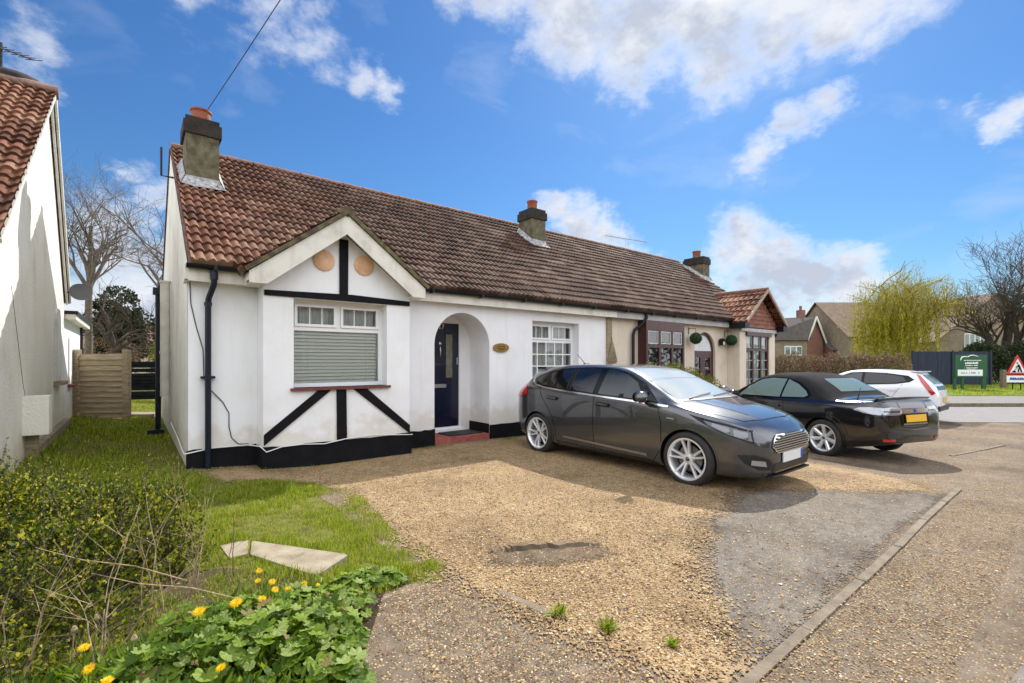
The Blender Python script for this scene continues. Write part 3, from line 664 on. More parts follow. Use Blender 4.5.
# hung tiles on the gable
v = MB(); rnd = random.Random(4)
for k in range(9):
    z0 = 2.50+k*.125; z1 = z0+.14; half = max(0, (3.66-z1)/(1.04/1.36)); n = max(1, int(half*2/.165))
    for i in range(n):
        xa = 15.385-half+2*half*i/n; xb = xa+2*half/n-.004; t = rnd.uniform(0,.004)
        v.add([(xa,6.865-t,z0),(xb,6.865-t,z0),(xb,6.885,z1),(xa,6.885,z1),(xa,6.899,z0),(xb,6.899,z0)], [(0,1,2,3),(0,4,5,1)])
v.build('hung_tiles', pm('hung_tile_mat', [(.3,(.15,.055,.035)),(.5,(.24,.095,.06)),(.7,(.32,.14,.09))], 5, .85, .3, 40), H2)
mb = MB(); mb.prism([(14.1,2.46),(16.67,2.46),(15.385,3.5)], 1, 6.9, 7.1); mb.build('gable_panel', M['ridge'], H2)
mb = MB(); mb.box(14.15,16.62,6.84,6.9,2.37,2.47); mb.box(8.77,14.05,7.105,7.13,2.475,2.635); mb.box(8.77,14.1,7.131,7.268,2.48,2.495); mb.build('fascia', M['fascia_grey'], H2)
for eb in ((13.95,14.22,6.62,7.1,2.44,2.60),(16.56,16.85,6.62,7.1,2.42,2.60)): mb = MB(); mb.box(*eb); mb.build('eaves_box', M['gutter'], H2)
mb = MB(); mb.box(16.86,17.05,7.10,7.13,2.45,2.64); mb.build('fascia', M['fascia_grey'], H2)
for ga, gb in ((8.72,13.98),(16.86,17.1)): mb = MB(); gutter(mb, ga, gb); mb.build('gutter', M['gutter'], H2)
mb = MB(); mb.tube([(9.82,7.06,2.64),(9.82,7.06,2.52),(9.72,7.10,2.38),(9.52,7.19,2.22),(9.48,7.20,2.1),(9.48,7.20,-.1)], .038, 10); mb.build('downpipe', M['gutter'], H2, smooth=True, angle=40)
mb = MB(); mb.tube([(16.85,6.95,2.45),(16.75,6.95,2.3),(16.7,7.1,2.1),(16.7,7.15,-.2)], .04, 8); mb.build('downpipe', M['gutter'], H2)
mb = MB(); mb.box(8.56,8.72,7.22,7.262,-.1,2.47); mb.build('party_board', M['oldwood'], H2)
chimney(H2, 8.33, 8.82, 9.62, 10.16, 4.3, 5.60, .13, .25)
chimney(H2, 16.80, 17.25, 9.55, 10.35, 3.9, 5.45, .14, .25)
# brown box bay window
mb = MB(); mb.box(9.76,11.42,7.02,7.27,2.30,2.47); frame_rect(mb, 9.76, 11.42, .85, 2.30, 7.02, 7.08, .075)
for x in (10.33,10.87): mb.box(x-.04,x+.04,7.022,7.078,.92,2.23)
mb.box(9.83,11.35,7.024,7.076,1.80,1.88); mb.box(9.76,9.82,7.081,7.27,.85,2.30); mb.box(11.36,11.42,7.081,7.27,.85,2.3); mb.box(9.74,11.44,7.0,7.27,.80,.85)
W = mb.build('window', M['mahog'], H2); pane(W, [(9.83,11.35,.92,1.80),(9.83,11.35,1.88,2.23)], 7.05)
mb = MB()
for a, b in ((9.86,10.27),(10.39,10.82),(10.93,11.32)): frame_rect(mb, a, b, 1.90, 2.21, 7.035, 7.047, .015)
mb.build('casement', M['whitepaint'], W)
mb = MB(); curtain(mb, 9.85, 11.33, .92, 2.22, 7.14); mb.build('net_curtain', pm('dim_curtain_mat', (.07,.08,.07), rough=.9), W)
# arched door
mb = MB()
for i in range(20):
    (xa,za),(xb,zb) = arc2[i], arc2[i+1]; f = .86
    qa = (ax+(xa-ax)*f, az+(za-az)*f); qb = (ax+(xb-ax)*f, az+(zb-az)*f)
    mb.prism([(xa,za),(xb,zb),qb,qa], 1, 7.34, 7.40)
mb.box(12.33,12.41,7.34,7.40,-.2,1.73); mb.box(13.39,13.47,7.34,7.40,-.2,1.73); mb.box(12.41,13.39,7.341,7.399,1.66,1.76)
mb.box(12.86,12.94,7.342,7.398,-.2,1.66)
for a, b in ((12.41,12.86),(12.94,13.39)):
    frame_rect(mb, a, b, -.2, 1.66, 7.345, 7.395, .09)
    for z in (.35,.75,1.2): mb.box(a+.09,b-.09,7.35,7.39,z,z+.05)
D2 = mb.build('door', M['mahog'], H2); pane(D2, [(12.41,13.39,-.1,1.66)], 7.37)
mb = MB(); mb.prism([(ax+(x-ax)*.86, az+(z-az)*.86) for x, z in arc2], 1, 7.365, 7.375); mb.build('fanlight', M['curtain'], D2)
mb = MB(); mb.box(12.45,13.35,7.75,7.78,-.3,2.2); mb.build('porch_back', pm('dim_porch_mat', (.12,.08,.07), rough=.8), D2)
# bay window of the gable
mb = MB(); frame_rect(mb, 14.60, 16.17, .55, 2.32, 6.93, 7.0, .07)
mb.box(14.55,16.22,6.84,6.93,2.24,2.37)
for x in (15.12,15.66): mb.box(x-.04,x+.04,6.932,6.998,.62,2.25)
mb.box(14.67,16.10,6.934,6.996,1.78,1.86)
W = mb.build('window', M['mahog'], H2); pane(W, [(14.67,16.10,.62,1.78),(14.67,16.10,1.86,2.25)], 6.965)
mb = MB()
for a, b in ((14.67,15.08),(15.16,15.62),(15.70,16.10)): bars(mb, a, b, .62, 1.78, 6.95, 2, 4, .02); frame_rect(mb, a+.03, b-.03, 1.88, 2.23, 6.945, 6.955, .015)
mb.build('glazing_bars', M['alu'], W); mb = MB(); curtain(mb, 14.68, 16.1, .62, 2.25, 7.04); mb.build('net_curtain', M['curtain'], W)
# aerial on the rear slope
mb = MB(); mb.tube([(14.0,10.95,5.3),(14.0,10.95,5.95)], .02, 6); mb.tube([(12.9,11.0,5.86),(15.2,10.9,5.96)], .012, 5)
for i in range(11):
    x = 12.95+i*.21; mb.tube([(x,10.75,5.87+i*.009),(x,11.2,5.87+i*.009)], .006, 4)
mb.build('aerial', M['alu'], H2)
# things hanging on the cream wall
def ball(x, lab):
    t = thing('topiary_ball', lab, 'topiary ball', (x,7.05,2.09), group='hanging topiary balls')
    rnd = random.Random(int(x*10)); b = MB()
    for i in range(2600):
        d = Vector((rnd.gauss(0,1),rnd.gauss(0,1),rnd.gauss(0,1))).normalized(); p = Vector((x,7.05,2.09))+d*rnd.uniform(.12,.165)
        a = d.cross(Vector((rnd.gauss(0,1),rnd.gauss(0,1),rnd.gauss(0,1)))).normalized(); c = (d*.5+a.cross(d)).normalized(); s = .014
        b.add([p-a*s, p+c*s, p+a*s, p-c*s*.6], [(0,1,2,3)])
    b.build('foliage', M['topiary'], t)
    b = MB(); b.tube([(x,7.26,2.36),(x,7.05,2.36),(x,7.05,2.24)], .008, 5); b.tube([(x,7.26,2.20),(x,7.26,2.40)], .01, 5); b.build('bracket', M['gutter'], t)
ball(12.02, 'round green topiary ball hanging left of the arched brown door')
ball(13.98, 'round green topiary ball hanging right of the arched door by the lantern')
t = thing('wall_lantern', 'small black lantern on the cream wall right of the arched door', 'wall lamp', (13.68,7.27,2.0))
b = MB(); b.box(13.62,13.74,7.12,7.24,1.93,2.06); b.prism([(13.60,2.06),(13.76,2.06),(13.68,2.14)],1,7.11,7.25); b.build('lamp_body', M['gutter'], t); b = MB(); b.tube([(13.68,7.27,2.1),(13.68,7.2,2.13)],.012,5); b.build('arm', M['gutter'], t)
b = MB(); b.box(13.635,13.725,7.115,7.119,1.95,2.04); b.build('glass', M['curtain'], t)
t = thing('hanging_ornament', 'teardrop shaped woven twig ornament hanging where the two bungalows join', 'ornament', (8.74,7.18,1.62))
b = MB(); rnd = random.Random(9)
for i in range(26):
    a0 = 2*pi*i/26; pts = []
    for k in range(9):
        q = k/8; z = 1.40+.50*q; r = .155*min(1,(q/.10+.25)**.5)*(1-q)**.85+.006; a = a0+q*1.6*(1 if i%2 else -1)
        pts.append((8.69+r*cos(a), 7.18+r*.45*sin(a), z))
    b.tube(pts, .008, 4)
b.build('weave', M['oldwood'], t); b = MB(); b.tube([(8.69,7.18,1.88),(8.69,7.24,2.1)], .006, 4); b.build('hook', M['gutter'], t)

# ================================================================== HOUSE AT THE LEFT
H3 = thing('house', 'roughcast house with red pantile roof at the left edge, its side wall in sunlight', 'house', (-1.07,6.9,.2))
WX = -1.07
mb = MB()
for X in (WX, WX-.25): mb.add([(X,6.9,0),(X,12.84,0),(X,12.84,2.72),(X,10.6,5.72),(X,6.9,2.88)], [(0,1,2,3,4)])
mb.build('side_wall', M['render_left'], H3)
for ya, yb, zz in ((6.9,7.1,2.9),(12.6,12.84,2.7)): mb = MB(); mb.box(-9,WX-.001,ya,yb,0,zz); mb.build('wall', M['render_left'], H3)
S3 = Vector((0,10.6-6.5,5.80-2.64))
tiled('roof', M['tiles_red'], H3, (-.975,6.5,2.64), (-1,0,0), S3, 8, S3.length, seed=11, amp=.036, period=.135, course=.225)
mb = MB(); mb.add([(-.985,6.5,2.62),(-9,6.5,2.62),(-9,10.6,5.77),(-.985,10.6,5.77)],[(0,1,2,3)]); mb.add([(-.985,13.0,2.62),(-9,13.0,2.62),(-9,10.6,5.79),(-.985,10.6,5.79)],[(0,1,2,3)]); mb.build('rear_roof', M['ridge'], H3)
mb = MB(); mb.tube([(-.95,10.6,5.80),(-9,10.6,5.80)], .10, 10); mb.build('ridge_tiles', M['ridge'], H3, smooth=True)
mb = MB(); mb.beam((-.985,10.6,5.77),(-.985,12.95,2.66),.03,.10); mb.beam((-1.03,10.6,5.66),(-1.03,12.9,2.62),.03,.13); mb.build('bargeboard', M['palepipe'], H3)
mb = MB(); mb.beam((-.98,6.5,2.60),(-.98,10.6,5.755),.02,.05); mb.build('verge', M['palepipe'], H3)
mb = MB(); mb.lathe([(.40,5.55),(.44,5.90),(.36,5.99),(.2,6.03),(0,6.04)], (-1.50,10.95,0), 18); mb.build('chimney', M['chimdark'], H3, smooth=True)
mb = MB(); mb.tube([(-1.62,10.8,5.7),(-1.62,10.8,6.45)], .018, 6); mb.tube([(-1.85,10.4,6.22),(-1.30,11.2,6.50)], .012, 5)
for i in range(9):
    p = Vector((-1.85,10.4,6.22)).lerp(Vector((-1.30,11.2,6.50)), i/8); d = Vector((.8,-.55,-.05))*.14; mb.tube([p-d,p+d], .006, 4)
mb.build('aerial', M['gutter'], H3)
mb = MB(); mb.tube([(-1.0,12.6,2.80),(-.86,12.5,2.80)], .02, 6)
dd = mb.build('satellite_dish', M['gutter'], H3)
mb = MB(); nrm = Vector((.05,-.95,.22)).normalized(); u = nrm.orthogonal().normalized(); w = nrm.cross(u); c = Vector((-.80,12.45,2.80)); rows = []
for r in (0,.07,.13,.17): rows.append([c+nrm*(r*r*1.2)+(u*cos(a)+w*sin(a))*r for a in [2*pi*i/20 for i in range(21)]])
mb.grid(rows); mb.build('reflector', pm('dish_mat', (.085,.09,.095), rough=.6), dd)
# recessed window shapes on the side wall (frames proud of the wall)
mb = MB(); arcw = [(11.35,1.12),(11.95,1.12),(11.95,2.2)]+[(11.65+.3*cos(pi*i/8),2.2+.2*sin(pi*i/8)) for i in range(1,8)]+[(11.35,2.2)]
mb.prism(arcw, 0, WX+.001, WX+.035); W = mb.build('window', M['palepipe'], H3)
mb = MB(); mb.prism([(11.43,1.2),(11.87,1.2),(11.87,2.2),(11.65,2.32),(11.43,2.2)], 0, WX+.036, WX+.04); mb.build('pane', M['curtain'], W)
mb = MB(); mb.box(WX,WX+.12,11.25,12.05,1.05,1.11); mb.build('sill', M['oldwood'], W)
mb = MB(); mb.box(WX+.001,WX+.24,8.30,8.62,.55,1.03); mb.build('meter_box', M['render_left'], H3)
mb = MB(); mb.box(WX+.002,WX+.12,8.50,8.60,.1,.549); mb.build('duct', M['oldwood'], H3)
mb = MB(); mb.box(WX+.001,WX+.10,8.7,12.84,.1,.34); mb.build('ledge', M['slab'], H3)
mb = MB(); mb.tube([(WX+.01,7.6,2.3),(WX+.01,8.3,1.2),(WX+.02,8.5,.9)], .003, 4); mb.build('wire', M['cable_k'], H3)
mb = MB(); mb.box(WX-3,WX-.002,12.85,16.5,0,2.36); ex = mb.build('extension', M['render'], H3)
mb = MB(); mb.box(WX-3,WX+.20,12.86,16.85,2.40,2.47); mb.build('flat_roof', M['gutter'], ex)
mb = MB(); mb.box(WX-3,WX+.17,12.87,16.8,2.30,2.399); mb.build('fascia', M['whitepaint'], ex)
mb = MB(); mb.box(WX,WX+.02,13.6,14.1,.98,1.95); wn = mb.build('window', M['curtain'], ex); mb = MB(); mb.box(WX,WX+.10,13.5,14.2,.92,.975); mb.build('sill', M['sillred'], wn)
mb = MB(); mb.tube([(WX+.06,15.9,.2),(WX+.06,15.9,2.3)], .03, 6); mb.build('downpipe', M['gutter'], ex)

# ------------------------------------------------------------------ telephone wire
mb = MB(); a = Vector((.93,9.9,5.70)); b = Vector((1.60,6.1,6.15)); c = b+(b-a)*3.2+Vector((0,0,1.2))
mb.tube([a.lerp(c,t)+Vector((0,0,-.5*4*t*(1-t)*.5)) if t else a for t in [i/20 for i in range(21)]], .0065, 5)
tag(mb.build('telephone_wire', M['cable_k'], at=(.93,9.9,5.7)), 'overhead telephone wire running up from the chimney of the white bungalow', 'wire')

# ================================================================== ground
RD = Vector((.7826,-.6225)); FW = Vector((.6225,.7826))
def FR(lat, dep): p = RD*lat+FW*dep; return (p.x, p.y)      # a point so far to the right / ahead of the corner of the plot
sheet('ground', [(-150,-60),(300,-60),(300,200),(-150,200)], 0, M['turf'])
gravel_poly = [(.62,7.2),(.66,6.5),(1.2,6.15),(1.55,5.9),(1.85,5.35),(1.80,4.6),(1.68,3.9),(1.72,3.3),(1.62,2.85),(1.68,2.45),(1.80,1.95),(1.95,1.12),(2.3,1.10),(2.65,1.35),(3.0,1.75),(3.3,1.95),(3.9,2.15),(4.0,2.45),(4.6,2.35),(5.1,2.65),(5.75,2.45),(6.5,1.75),(7.3,1.25),(7.9,1.6),(8.3,3.2),(8.6,7.2)]
apron = [(.80,.9),(7.65,.9),(7.9,.3),(40,.3),(40,3),(17.3,3),(17.3,7.4),(1.2,7.4),(1.2,2.85),(.9,2.65),(.72,2.2)]
M['pavement'] = M['tarmac']
sheet('forecourt', wobble([(.78,.35),(40,.35),(40,1.5),(17.2,2.2),(17.2,7.4),(1.6,7.4),(1.5,2.78),(1.15,2.78),(.82,2.5),(.62,2.0)], .04, .12, 3, keep=(0,1,2,3,4)), .004, M['tarmac'])
soft_sheet('bare_tarmac', [(2.2,1.09),(7.3,1.16),(7.1,1.6),(6.5,2.0),(5.7,2.5),(4.5,2.4),(3.8,2.1),(2.6,1.4)], .008, M['tarmac_bare'])
soft_sheet('gravel_drive', gravel_poly, .012, M['gravel'])
sheet('pavement', wobble([(-20,.10),(7.6,.10),(7.9,.98),(-20,.98)], .015, .3, 2), .0165, M['tarmac'])
sheet('road', wobble([(-30,.26),(60,.26),(60,-7),(-30,-7)], .035, .15, 4, keep=(1,2,3)), .022, M['road'])
M['sideroad'] = pm('side_road_mat', [(.3,(.15,.14,.13)),(.7,(.20,.19,.18))], 3, .85, .3, 60, world=True)
sheet('side_road', [FR(7,13.6),FR(60,13.6),FR(60,18.3),FR(7,18.3)], .012, M['sideroad'])
M['footpath'] = pm('footpath_mat', [(.3,(.14,.13,.115)),(.7,(.19,.175,.155))], 3, .9, .3, 60, world=True)
# far kerb and footpath (a real step)
mb = MB(); z0 = -.30
def fbox(mb, l0, l1, d0, d1, za, zb):
    a,b,c,d = FR(l0,d0),FR(l1,d0),FR(l1,d1),FR(l0,d1)
    mb.add([(*a,za),(*b,za),(*c,za),(*d,za),(*a,zb),(*b,zb),(*c,zb),(*d,zb)], [(4,5,6,7),(0,1,5,4),(1,2,6,5),(2,3,7,6),(3,0,4,7)])
k = 5
while k < 50: fbox(mb, k, k+.9, 18.3, 18.44, -.32, -.155); k += .91
mb.build('kerb', M['kerb'], kind='structure')
mb = MB(); fbox(mb, 5, 50, 18.45, 22.3, -.32, -.17); mb.build('footpath', M['footpath'], kind='structure')
mb = MB(); fbox(mb, 1, 70, 22.31, 90, -.4, -.15); mb.build('grass_verge', M['verge'], kind='structure')
# flush concrete edging between the drive and the pavement, and two more bits of it
def edging(pts, w, name='kerb'):
    mb = MB(); r = random.Random(len(pts))
    for (xa,ya),(xb,yb) in zip(pts, pts[1:]):
        a = Vector((xa,ya)); b = Vector((xb,yb)); n = max(1,int((b-a).length/.91)); d = (b-a)/n; u = d.normalized(); nn = Vector((-u.y,u.x))*w/2
        for i in range(n):
            p = a+d*i+nn*r.uniform(-.12,.12); q = a+d*(i+1)-u*.012+nn*r.uniform(-.12,.12); h = .020+r.uniform(-.004,.004)
            c4 = [p-nn,q-nn,q+nn,p+nn]
            mb.add([(c.x,c.y,gz(c.x)-.02) for c in c4]+[(c.x,c.y,gz(c.x)+h) for c in [p-nn*.85,q-nn*.85,q+nn*.85,p+nn*.85]], [(4,5,6,7),(0,1,5,4),(1,2,6,5),(2,3,7,6),(3,0,4,7)])
    return mb.build(name, M['kerb'], kind='structure')
edging([(1.95,1.02),(4.7,1.04),(7.75,1.13)], .064)
edging([(1.78,2.40),(1.87,1.98)], .07)
edging([(11.3,1.75),(13.9,1.35)], .07)
# paving slabs by the flower bed
for k, (q, lab) in enumerate((([(.50,4.10),(.60,4.11),(.69,4.07),(.665,3.93),(.63,3.80),(.52,3.79)], 'buff stone paving slab at the edge of the lawn, the smaller far one'), ([(.705,4.055),(.90,3.77),(1.17,3.37),(1.175,3.33),(.94,3.16),(.90,3.165),(.76,3.50),(.645,3.78)], 'buff stone paving slab lying between the dandelions and the lawn, the larger near one'))):
    mb = MB(); mb.prism(q, 2, .03, .107); o = mb.build('paving_slab', M['slab'], at=(q[0][0],q[0][1],.07)); tag(o, lab, 'paving slab', 'paving slabs')
mb = MB(); mb.prism([(-.25,14.6),(.35,14.1),(.55,14.7),(-.1,15.2)], 2, .12, .21); tag(mb.build('paving_slab', M['slab'], at=(0,14.6,.12)), 'pale slab lying in the grass behind the bungalow side passage', 'paving slab')
# worn hollow in the drive: dark bed with a broken tarmac lip
hx, hy = 2.42, 2.60
soft_sheet('worn_hollow', [(hx-.42,hy+.16),(hx-.05,hy-.10),(hx+.42,hy-.28),(hx+.46,hy-.05),(hx+.12,hy+.17),(hx-.25,hy+.34)], .0175, M['hollow'], cell=.03, margin=.15)
mb = MB(); r = random.Random(3); pts = []
for i in range(26):
    t = i/25; p = Vector((hx-.30,hy+.36)).lerp(Vector((hx+.50,hy-.08)), t); o = noise.noise(Vector((t*9,3,0)))*.05; pts.append((p.x+o*.5,p.y+o))
for a, b in zip(pts, pts[1:]):
    tt = pts.index(a)/25; h = .012+(.030+.028*noise.noise(Vector((a[0]*9,a[1]*9,5))))*sin(pi*min(1,tt*1.05))**.7
    mb.add([(a[0]-.02,a[1]-.035,.016),(b[0]-.02,b[1]-.035,.016),(b[0],b[1],h),(a[0],a[1],h),(b[0]+.05,b[1]+.13,.013),(a[0]+.05,a[1]+.13,.013)], [(0,1,2,3),(3,2,4,5)])
mb.mi = [1 if i % 2 == 0 else 0 for i in range(len(mb.f))]; mb.build('tarmac_lip', [M['crust'],M['soil']], kind='structure')  # lip front takes the dark soil colour as the shadow under the edge
# loose stones (real pebbles), thrown over drive and pavement
def inpoly(x, y, P):
    c = False
    for i in range(len(P)):
        (xa,ya),(xb,yb) = P[i-1], P[i]
        if (ya > y) != (yb > y) and x < (xb-xa)*(y-ya)/(yb-ya)+xa: c = not c
    return c
def pebbles(name, n, poly, smin, smax, mat, seed, dens=lambda x,y:1, zo=.014):
    r = random.Random(seed); v = []; f = []; xs = [p[0] for p in poly]; ys = [p[1] for p in poly]; k = 0; t = 0
    while k < n and t < n*12:
        t += 1; x = r.uniform(min(xs),max(xs)); y = r.uniform(min(ys),max(ys))
        if not inpoly(x,y,poly) or r.random() > dens(x,y): continue
        s = r.uniform(smin,smax)*(1 if r.random() < .93 else 1.8); a = r.uniform(0,pi); ca, sa = cos(a), sin(a); z = gz(x)+zo; o = len(v)
        l = s*r.uniform(.9,1.5); w = s*r.uniform(.6,1.0); h = s*r.uniform(.35,.75)
        for px, py, pz in ((l,0,.2),(l*.3,w,.3),(-l*.9,w*.5,.25),(-l*.7,-w*.8,.2),(l*.4,-w,.25),(l*.1,0,1)):
            v.append((x+px*ca-py*sa, y+px*sa+py*ca, z+pz*h))
        f += [(o,o+1,o+5),(o+1,o+2,o+5),(o+2,o+3,o+5),(o+3,o+4,o+5),(o+4,o,o+5)]; k += 1
    mb = MB(); mb.v = v; mb.f = f; mb.mi = [0]*len(f)
    return mb.build(name, mat, kind='stuff')
M['pebble'] = leaf_mat('pebble_mat', STN, .8, 0)
near = lambda x, y: max(.05, min(1, (3.4/max(2.2,.6225*x+.7826*y))**2))
tag(pebbles('gravel', 52000, [(1.7,1.15),(7.5,1.15),(7.6,6.8),(1.2,6.8),(1.8,5.3),(1.7,2.7)], .003,.0068, M['pebble'], 1, lambda x,y: near(x,y)*(1 if inpoly(x,y,gravel_poly) else .10)), 'loose tan gravel spread over the drive', 'gravel')
tag(pebbles('gravel', 22000, [(.8,.45),(9,.45),(9,1.0),(1.9,1.0),(1.8,2.4),(1.6,2.7),(1.1,2.7)], .002,.0052, M['pebble'], 2, near, .020), 'fine stones scattered over the tarmac pavement', 'gravel')

# ================================================================== sky, sun, camera
SUN = Vector((.647,.341,.681)).normalized(); EL = math.asin(SUN.z); ROT = atan2(SUN.x, SUN.y)
w = bpy.data.worlds.new('World'); SC.world = w; w.use_nodes = True; N = w.node_tree.nodes; L = w.node_tree.links; bg = N['Background']
sky = N.new('ShaderNodeTexSky'); sky.sky_type = 'NISHITA'; sky.sun_disc = False; sky.sun_elevation = EL; sky.sun_rotation = ROT
sky.air_density = 1.35; sky.dust_density = .35; sky.ozone_density = 2.2
tc = N.new('ShaderNodeTexCoord'); G = tc.outputs['Generated']
def mth(op, a, b=None, c=None, clamp=False):
    n = N.new('ShaderNodeMath'); n.operation = op; n.use_clamp = clamp
    for i, v in enumerate((a,b,c)):
        if v is None: continue
        if isinstance(v, (int,float)): n.inputs[i].default_value = v
        else: L.new(v, n.inputs[i])
    return n.outputs[0]
nrm = N.new('ShaderNodeVectorMath'); nrm.operation = 'NORMALIZE'; L.new(G, nrm.inputs[0]); D0 = nrm.outputs[0]
def nz(scale, detail, rough, off=(0,0,0), stretch=(1,1,1), dist=0):
    mp = N.new('ShaderNodeMapping'); L.new(D0, mp.inputs[0]); mp.inputs['Scale'].default_value = tuple(scale*s for s in stretch); mp.inputs['Location'].default_value = off
    n = N.new('ShaderNodeTexNoise'); n.inputs['Scale'].default_value = 1; n.inputs['Detail'].default_value = detail; n.inputs['Roughness'].default_value = rough; n.inputs['Distortion'].default_value = dist
    L.new(mp.outputs[0], n.inputs['Vector']); return n
# warp the direction a little so that cloud outlines billow
wn = nz(5.5, 6, .62, stretch=(1,1,1.6)); sb = N.new('ShaderNodeVectorMath'); sb.operation = 'SUBTRACT'; L.new(wn.outputs['Color'], sb.inputs[0]); sb.inputs[1].default_value = (.5,.5,.5)
sl = N.new('ShaderNodeVectorMath'); sl.operation = 'SCALE'; L.new(sb.outputs[0], sl.inputs[0]); sl.inputs[3].default_value = .20
adv = N.new('ShaderNodeVectorMath'); adv.operation = 'ADD'; L.new(D0, adv.inputs[0]); L.new(sl.outputs[0], adv.inputs[1]); DW = adv.outputs[0]
# cumulus puffs: (azimuth from +Y towards +X in degrees, elevation in degrees, radius in degrees, weight)
CL = [(37.1,38.8,5.4,0.90),
      (44.3,37.0,6.4,1.00),
      (47.8,33.6,5.6,0.90),
      (53.6,33.9,7.8,1.10),
      (53.6,29.2,3.3,0.70),
      (61.1,34.2,8.5,1.10),
      (67.9,30.8,4.9,0.90),
      (69.7,33.7,7.2,1.10),
      (75.1,30.6,5.4,1.00),
      (77.7,31.5,5.0,0.90),
      (60.1,30.5,4.9,0.80),
      (31.7,38.1,4.2,0.70),
      (66.0,21.5,3.8,0.85),
      (68.3,23.3,3.9,0.85),
      (71.4,24.0,3.0,0.70),
      (73.9,24.3,2.1,0.60),
      (64.6,20.8,2.3,0.70),
      (6.5,32.4,3.8,0.65),
      (10.8,32.5,4.1,0.62),
      (15.5,32.0,4.2,0.60),
      (19.9,31.1,3.1,0.60),
      (23.2,29.7,3.0,0.75),
      (-7.4,25.0,3.6,0.60),
      (-5.3,24.2,1.9,0.50),
      (-0.4,16.7,2.5,0.60),
      (44.5,17.3,3.6,0.90),
      (46.6,15.8,4.5,1.00),
      (50.1,14.4,3.6,0.90),
      (42.5,16.9,2.5,0.80),
      (53.0,13.3,2.8,0.60),
      (64.6,11.8,5.5,1.00),
      (67.9,9.7,6.0,1.10),
      (71.0,9.0,5.0,1.00),
      (73.9,7.9,4.6,1.00),
      (66.0,6.5,5.6,1.00),
      (62.1,10.8,4.6,0.90),
      (71.4,4.6,4.6,0.80),
      (76.2,7.7,2.5,0.70),
      (60.1,8.4,4.0,0.70),
      (83.6,19.1,2.3,0.75),
      (84.8,19.9,2.5,0.80),
      (82.1,21.7,1.7,0.50),
      (80.1,2.8,2.9,0.60),
      (-5.0,2.7,7.4,1.20),
      (0.5,4.8,8.4,1.20),
      (-1.7,10.5,5.9,0.95),
      (1.2,15.1,3.4,0.60)]
acc = None
for az, el, r, wt in CL:
    a = radians(az); e = radians(el); c = (sin(a)*cos(e), cos(a)*cos(e), sin(e))
    ds = N.new('ShaderNodeVectorMath'); ds.operation = 'DISTANCE'; L.new(DW, ds.inputs[0]); ds.inputs[1].default_value = c
    v = mth('MULTIPLY_ADD', ds.outputs[1] if len(ds.outputs) > 1 else ds.outputs['Value'], -wt/radians(r), wt)
    acc = v if acc is None else mth('SMOOTH_MAX', acc, v, .12)
fine = nz(16, 8, .62, stretch=(1,1,1.5)); 
den = mth('ADD', acc, mth('MULTIPLY', mth('SUBTRACT', fine.outputs[0], .5), .9))
mask = N.new('ShaderNodeMapRange'); mask.interpolation_type = 'SMOOTHSTEP'; mask.inputs[1].default_value = .10; mask.inputs[2].default_value = .86; L.new(den, mask.inputs[0])
# clouds added behind the viewer, unseen, as fill light; thinned out ahead
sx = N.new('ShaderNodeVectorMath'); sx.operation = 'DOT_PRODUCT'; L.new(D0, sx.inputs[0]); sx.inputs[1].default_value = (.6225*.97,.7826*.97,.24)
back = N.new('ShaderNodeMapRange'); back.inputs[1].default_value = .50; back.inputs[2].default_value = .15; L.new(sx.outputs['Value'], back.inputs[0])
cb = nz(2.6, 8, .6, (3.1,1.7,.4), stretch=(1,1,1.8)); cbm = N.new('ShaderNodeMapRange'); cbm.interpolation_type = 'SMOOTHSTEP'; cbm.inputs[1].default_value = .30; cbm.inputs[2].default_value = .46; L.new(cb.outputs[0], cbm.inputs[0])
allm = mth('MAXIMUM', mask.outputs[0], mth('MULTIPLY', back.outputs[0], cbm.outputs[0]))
# high thin veil
vl = nz(3.2, 7, .55, (.3,2.2,1.1), stretch=(1,1,2.5), dist=.6); vm = N.new('ShaderNodeMapRange'); vm.inputs[1].default_value = .56; vm.inputs[2].default_value = .80; vm.inputs[4].default_value = .30; L.new(vl.outputs[0], vm.inputs[0])
# whitening towards the horizon
sz = N.new('ShaderNodeSeparateXYZ'); L.new(D0, sz.inputs[0]); hz = N.new('ShaderNodeMapRange'); hz.inputs[1].default_value = .16; hz.inputs[2].default_value = .0; hz.inputs[4].default_value = .38; L.new(sz.outputs[2], hz.inputs[0])
# brightness inside the clouds: grey bellies where dense, white rims
core = N.new('ShaderNodeMapRange'); core.interpolation_type = 'SMOOTHSTEP'; core.inputs[1].default_value = .34; core.inputs[2].default_value = .75; L.new(den, core.inputs[0])
gn = nz(7, 6, .6, (1,5,2), stretch=(1,1,1.7)); gm = N.new('ShaderNodeMapRange'); gm.interpolation_type = 'SMOOTHSTEP'; gm.inputs[1].default_value = .40; gm.inputs[2].default_value = .60; L.new(gn.outputs[0], gm.inputs[0])
grey = mth('MULTIPLY', core.outputs[0], mth('MULTIPLY_ADD', gm.outputs[0], .6, .4))
cc = N.new('ShaderNodeMix'); cc.data_type = 'RGBA'; L.new(grey, cc.inputs[0]); cc.inputs[6].default_value = (CW[0],CW[1],CW[2],1); cc.inputs[7].default_value = (CW[3],CW[4],CW[5],1)
hs = N.new('ShaderNodeHueSaturation'); hs.inputs['Saturation'].default_value = SKYSAT; hs.inputs['Value'].default_value = SKYVAL; L.new(sky.outputs[0], hs.inputs['Color'])
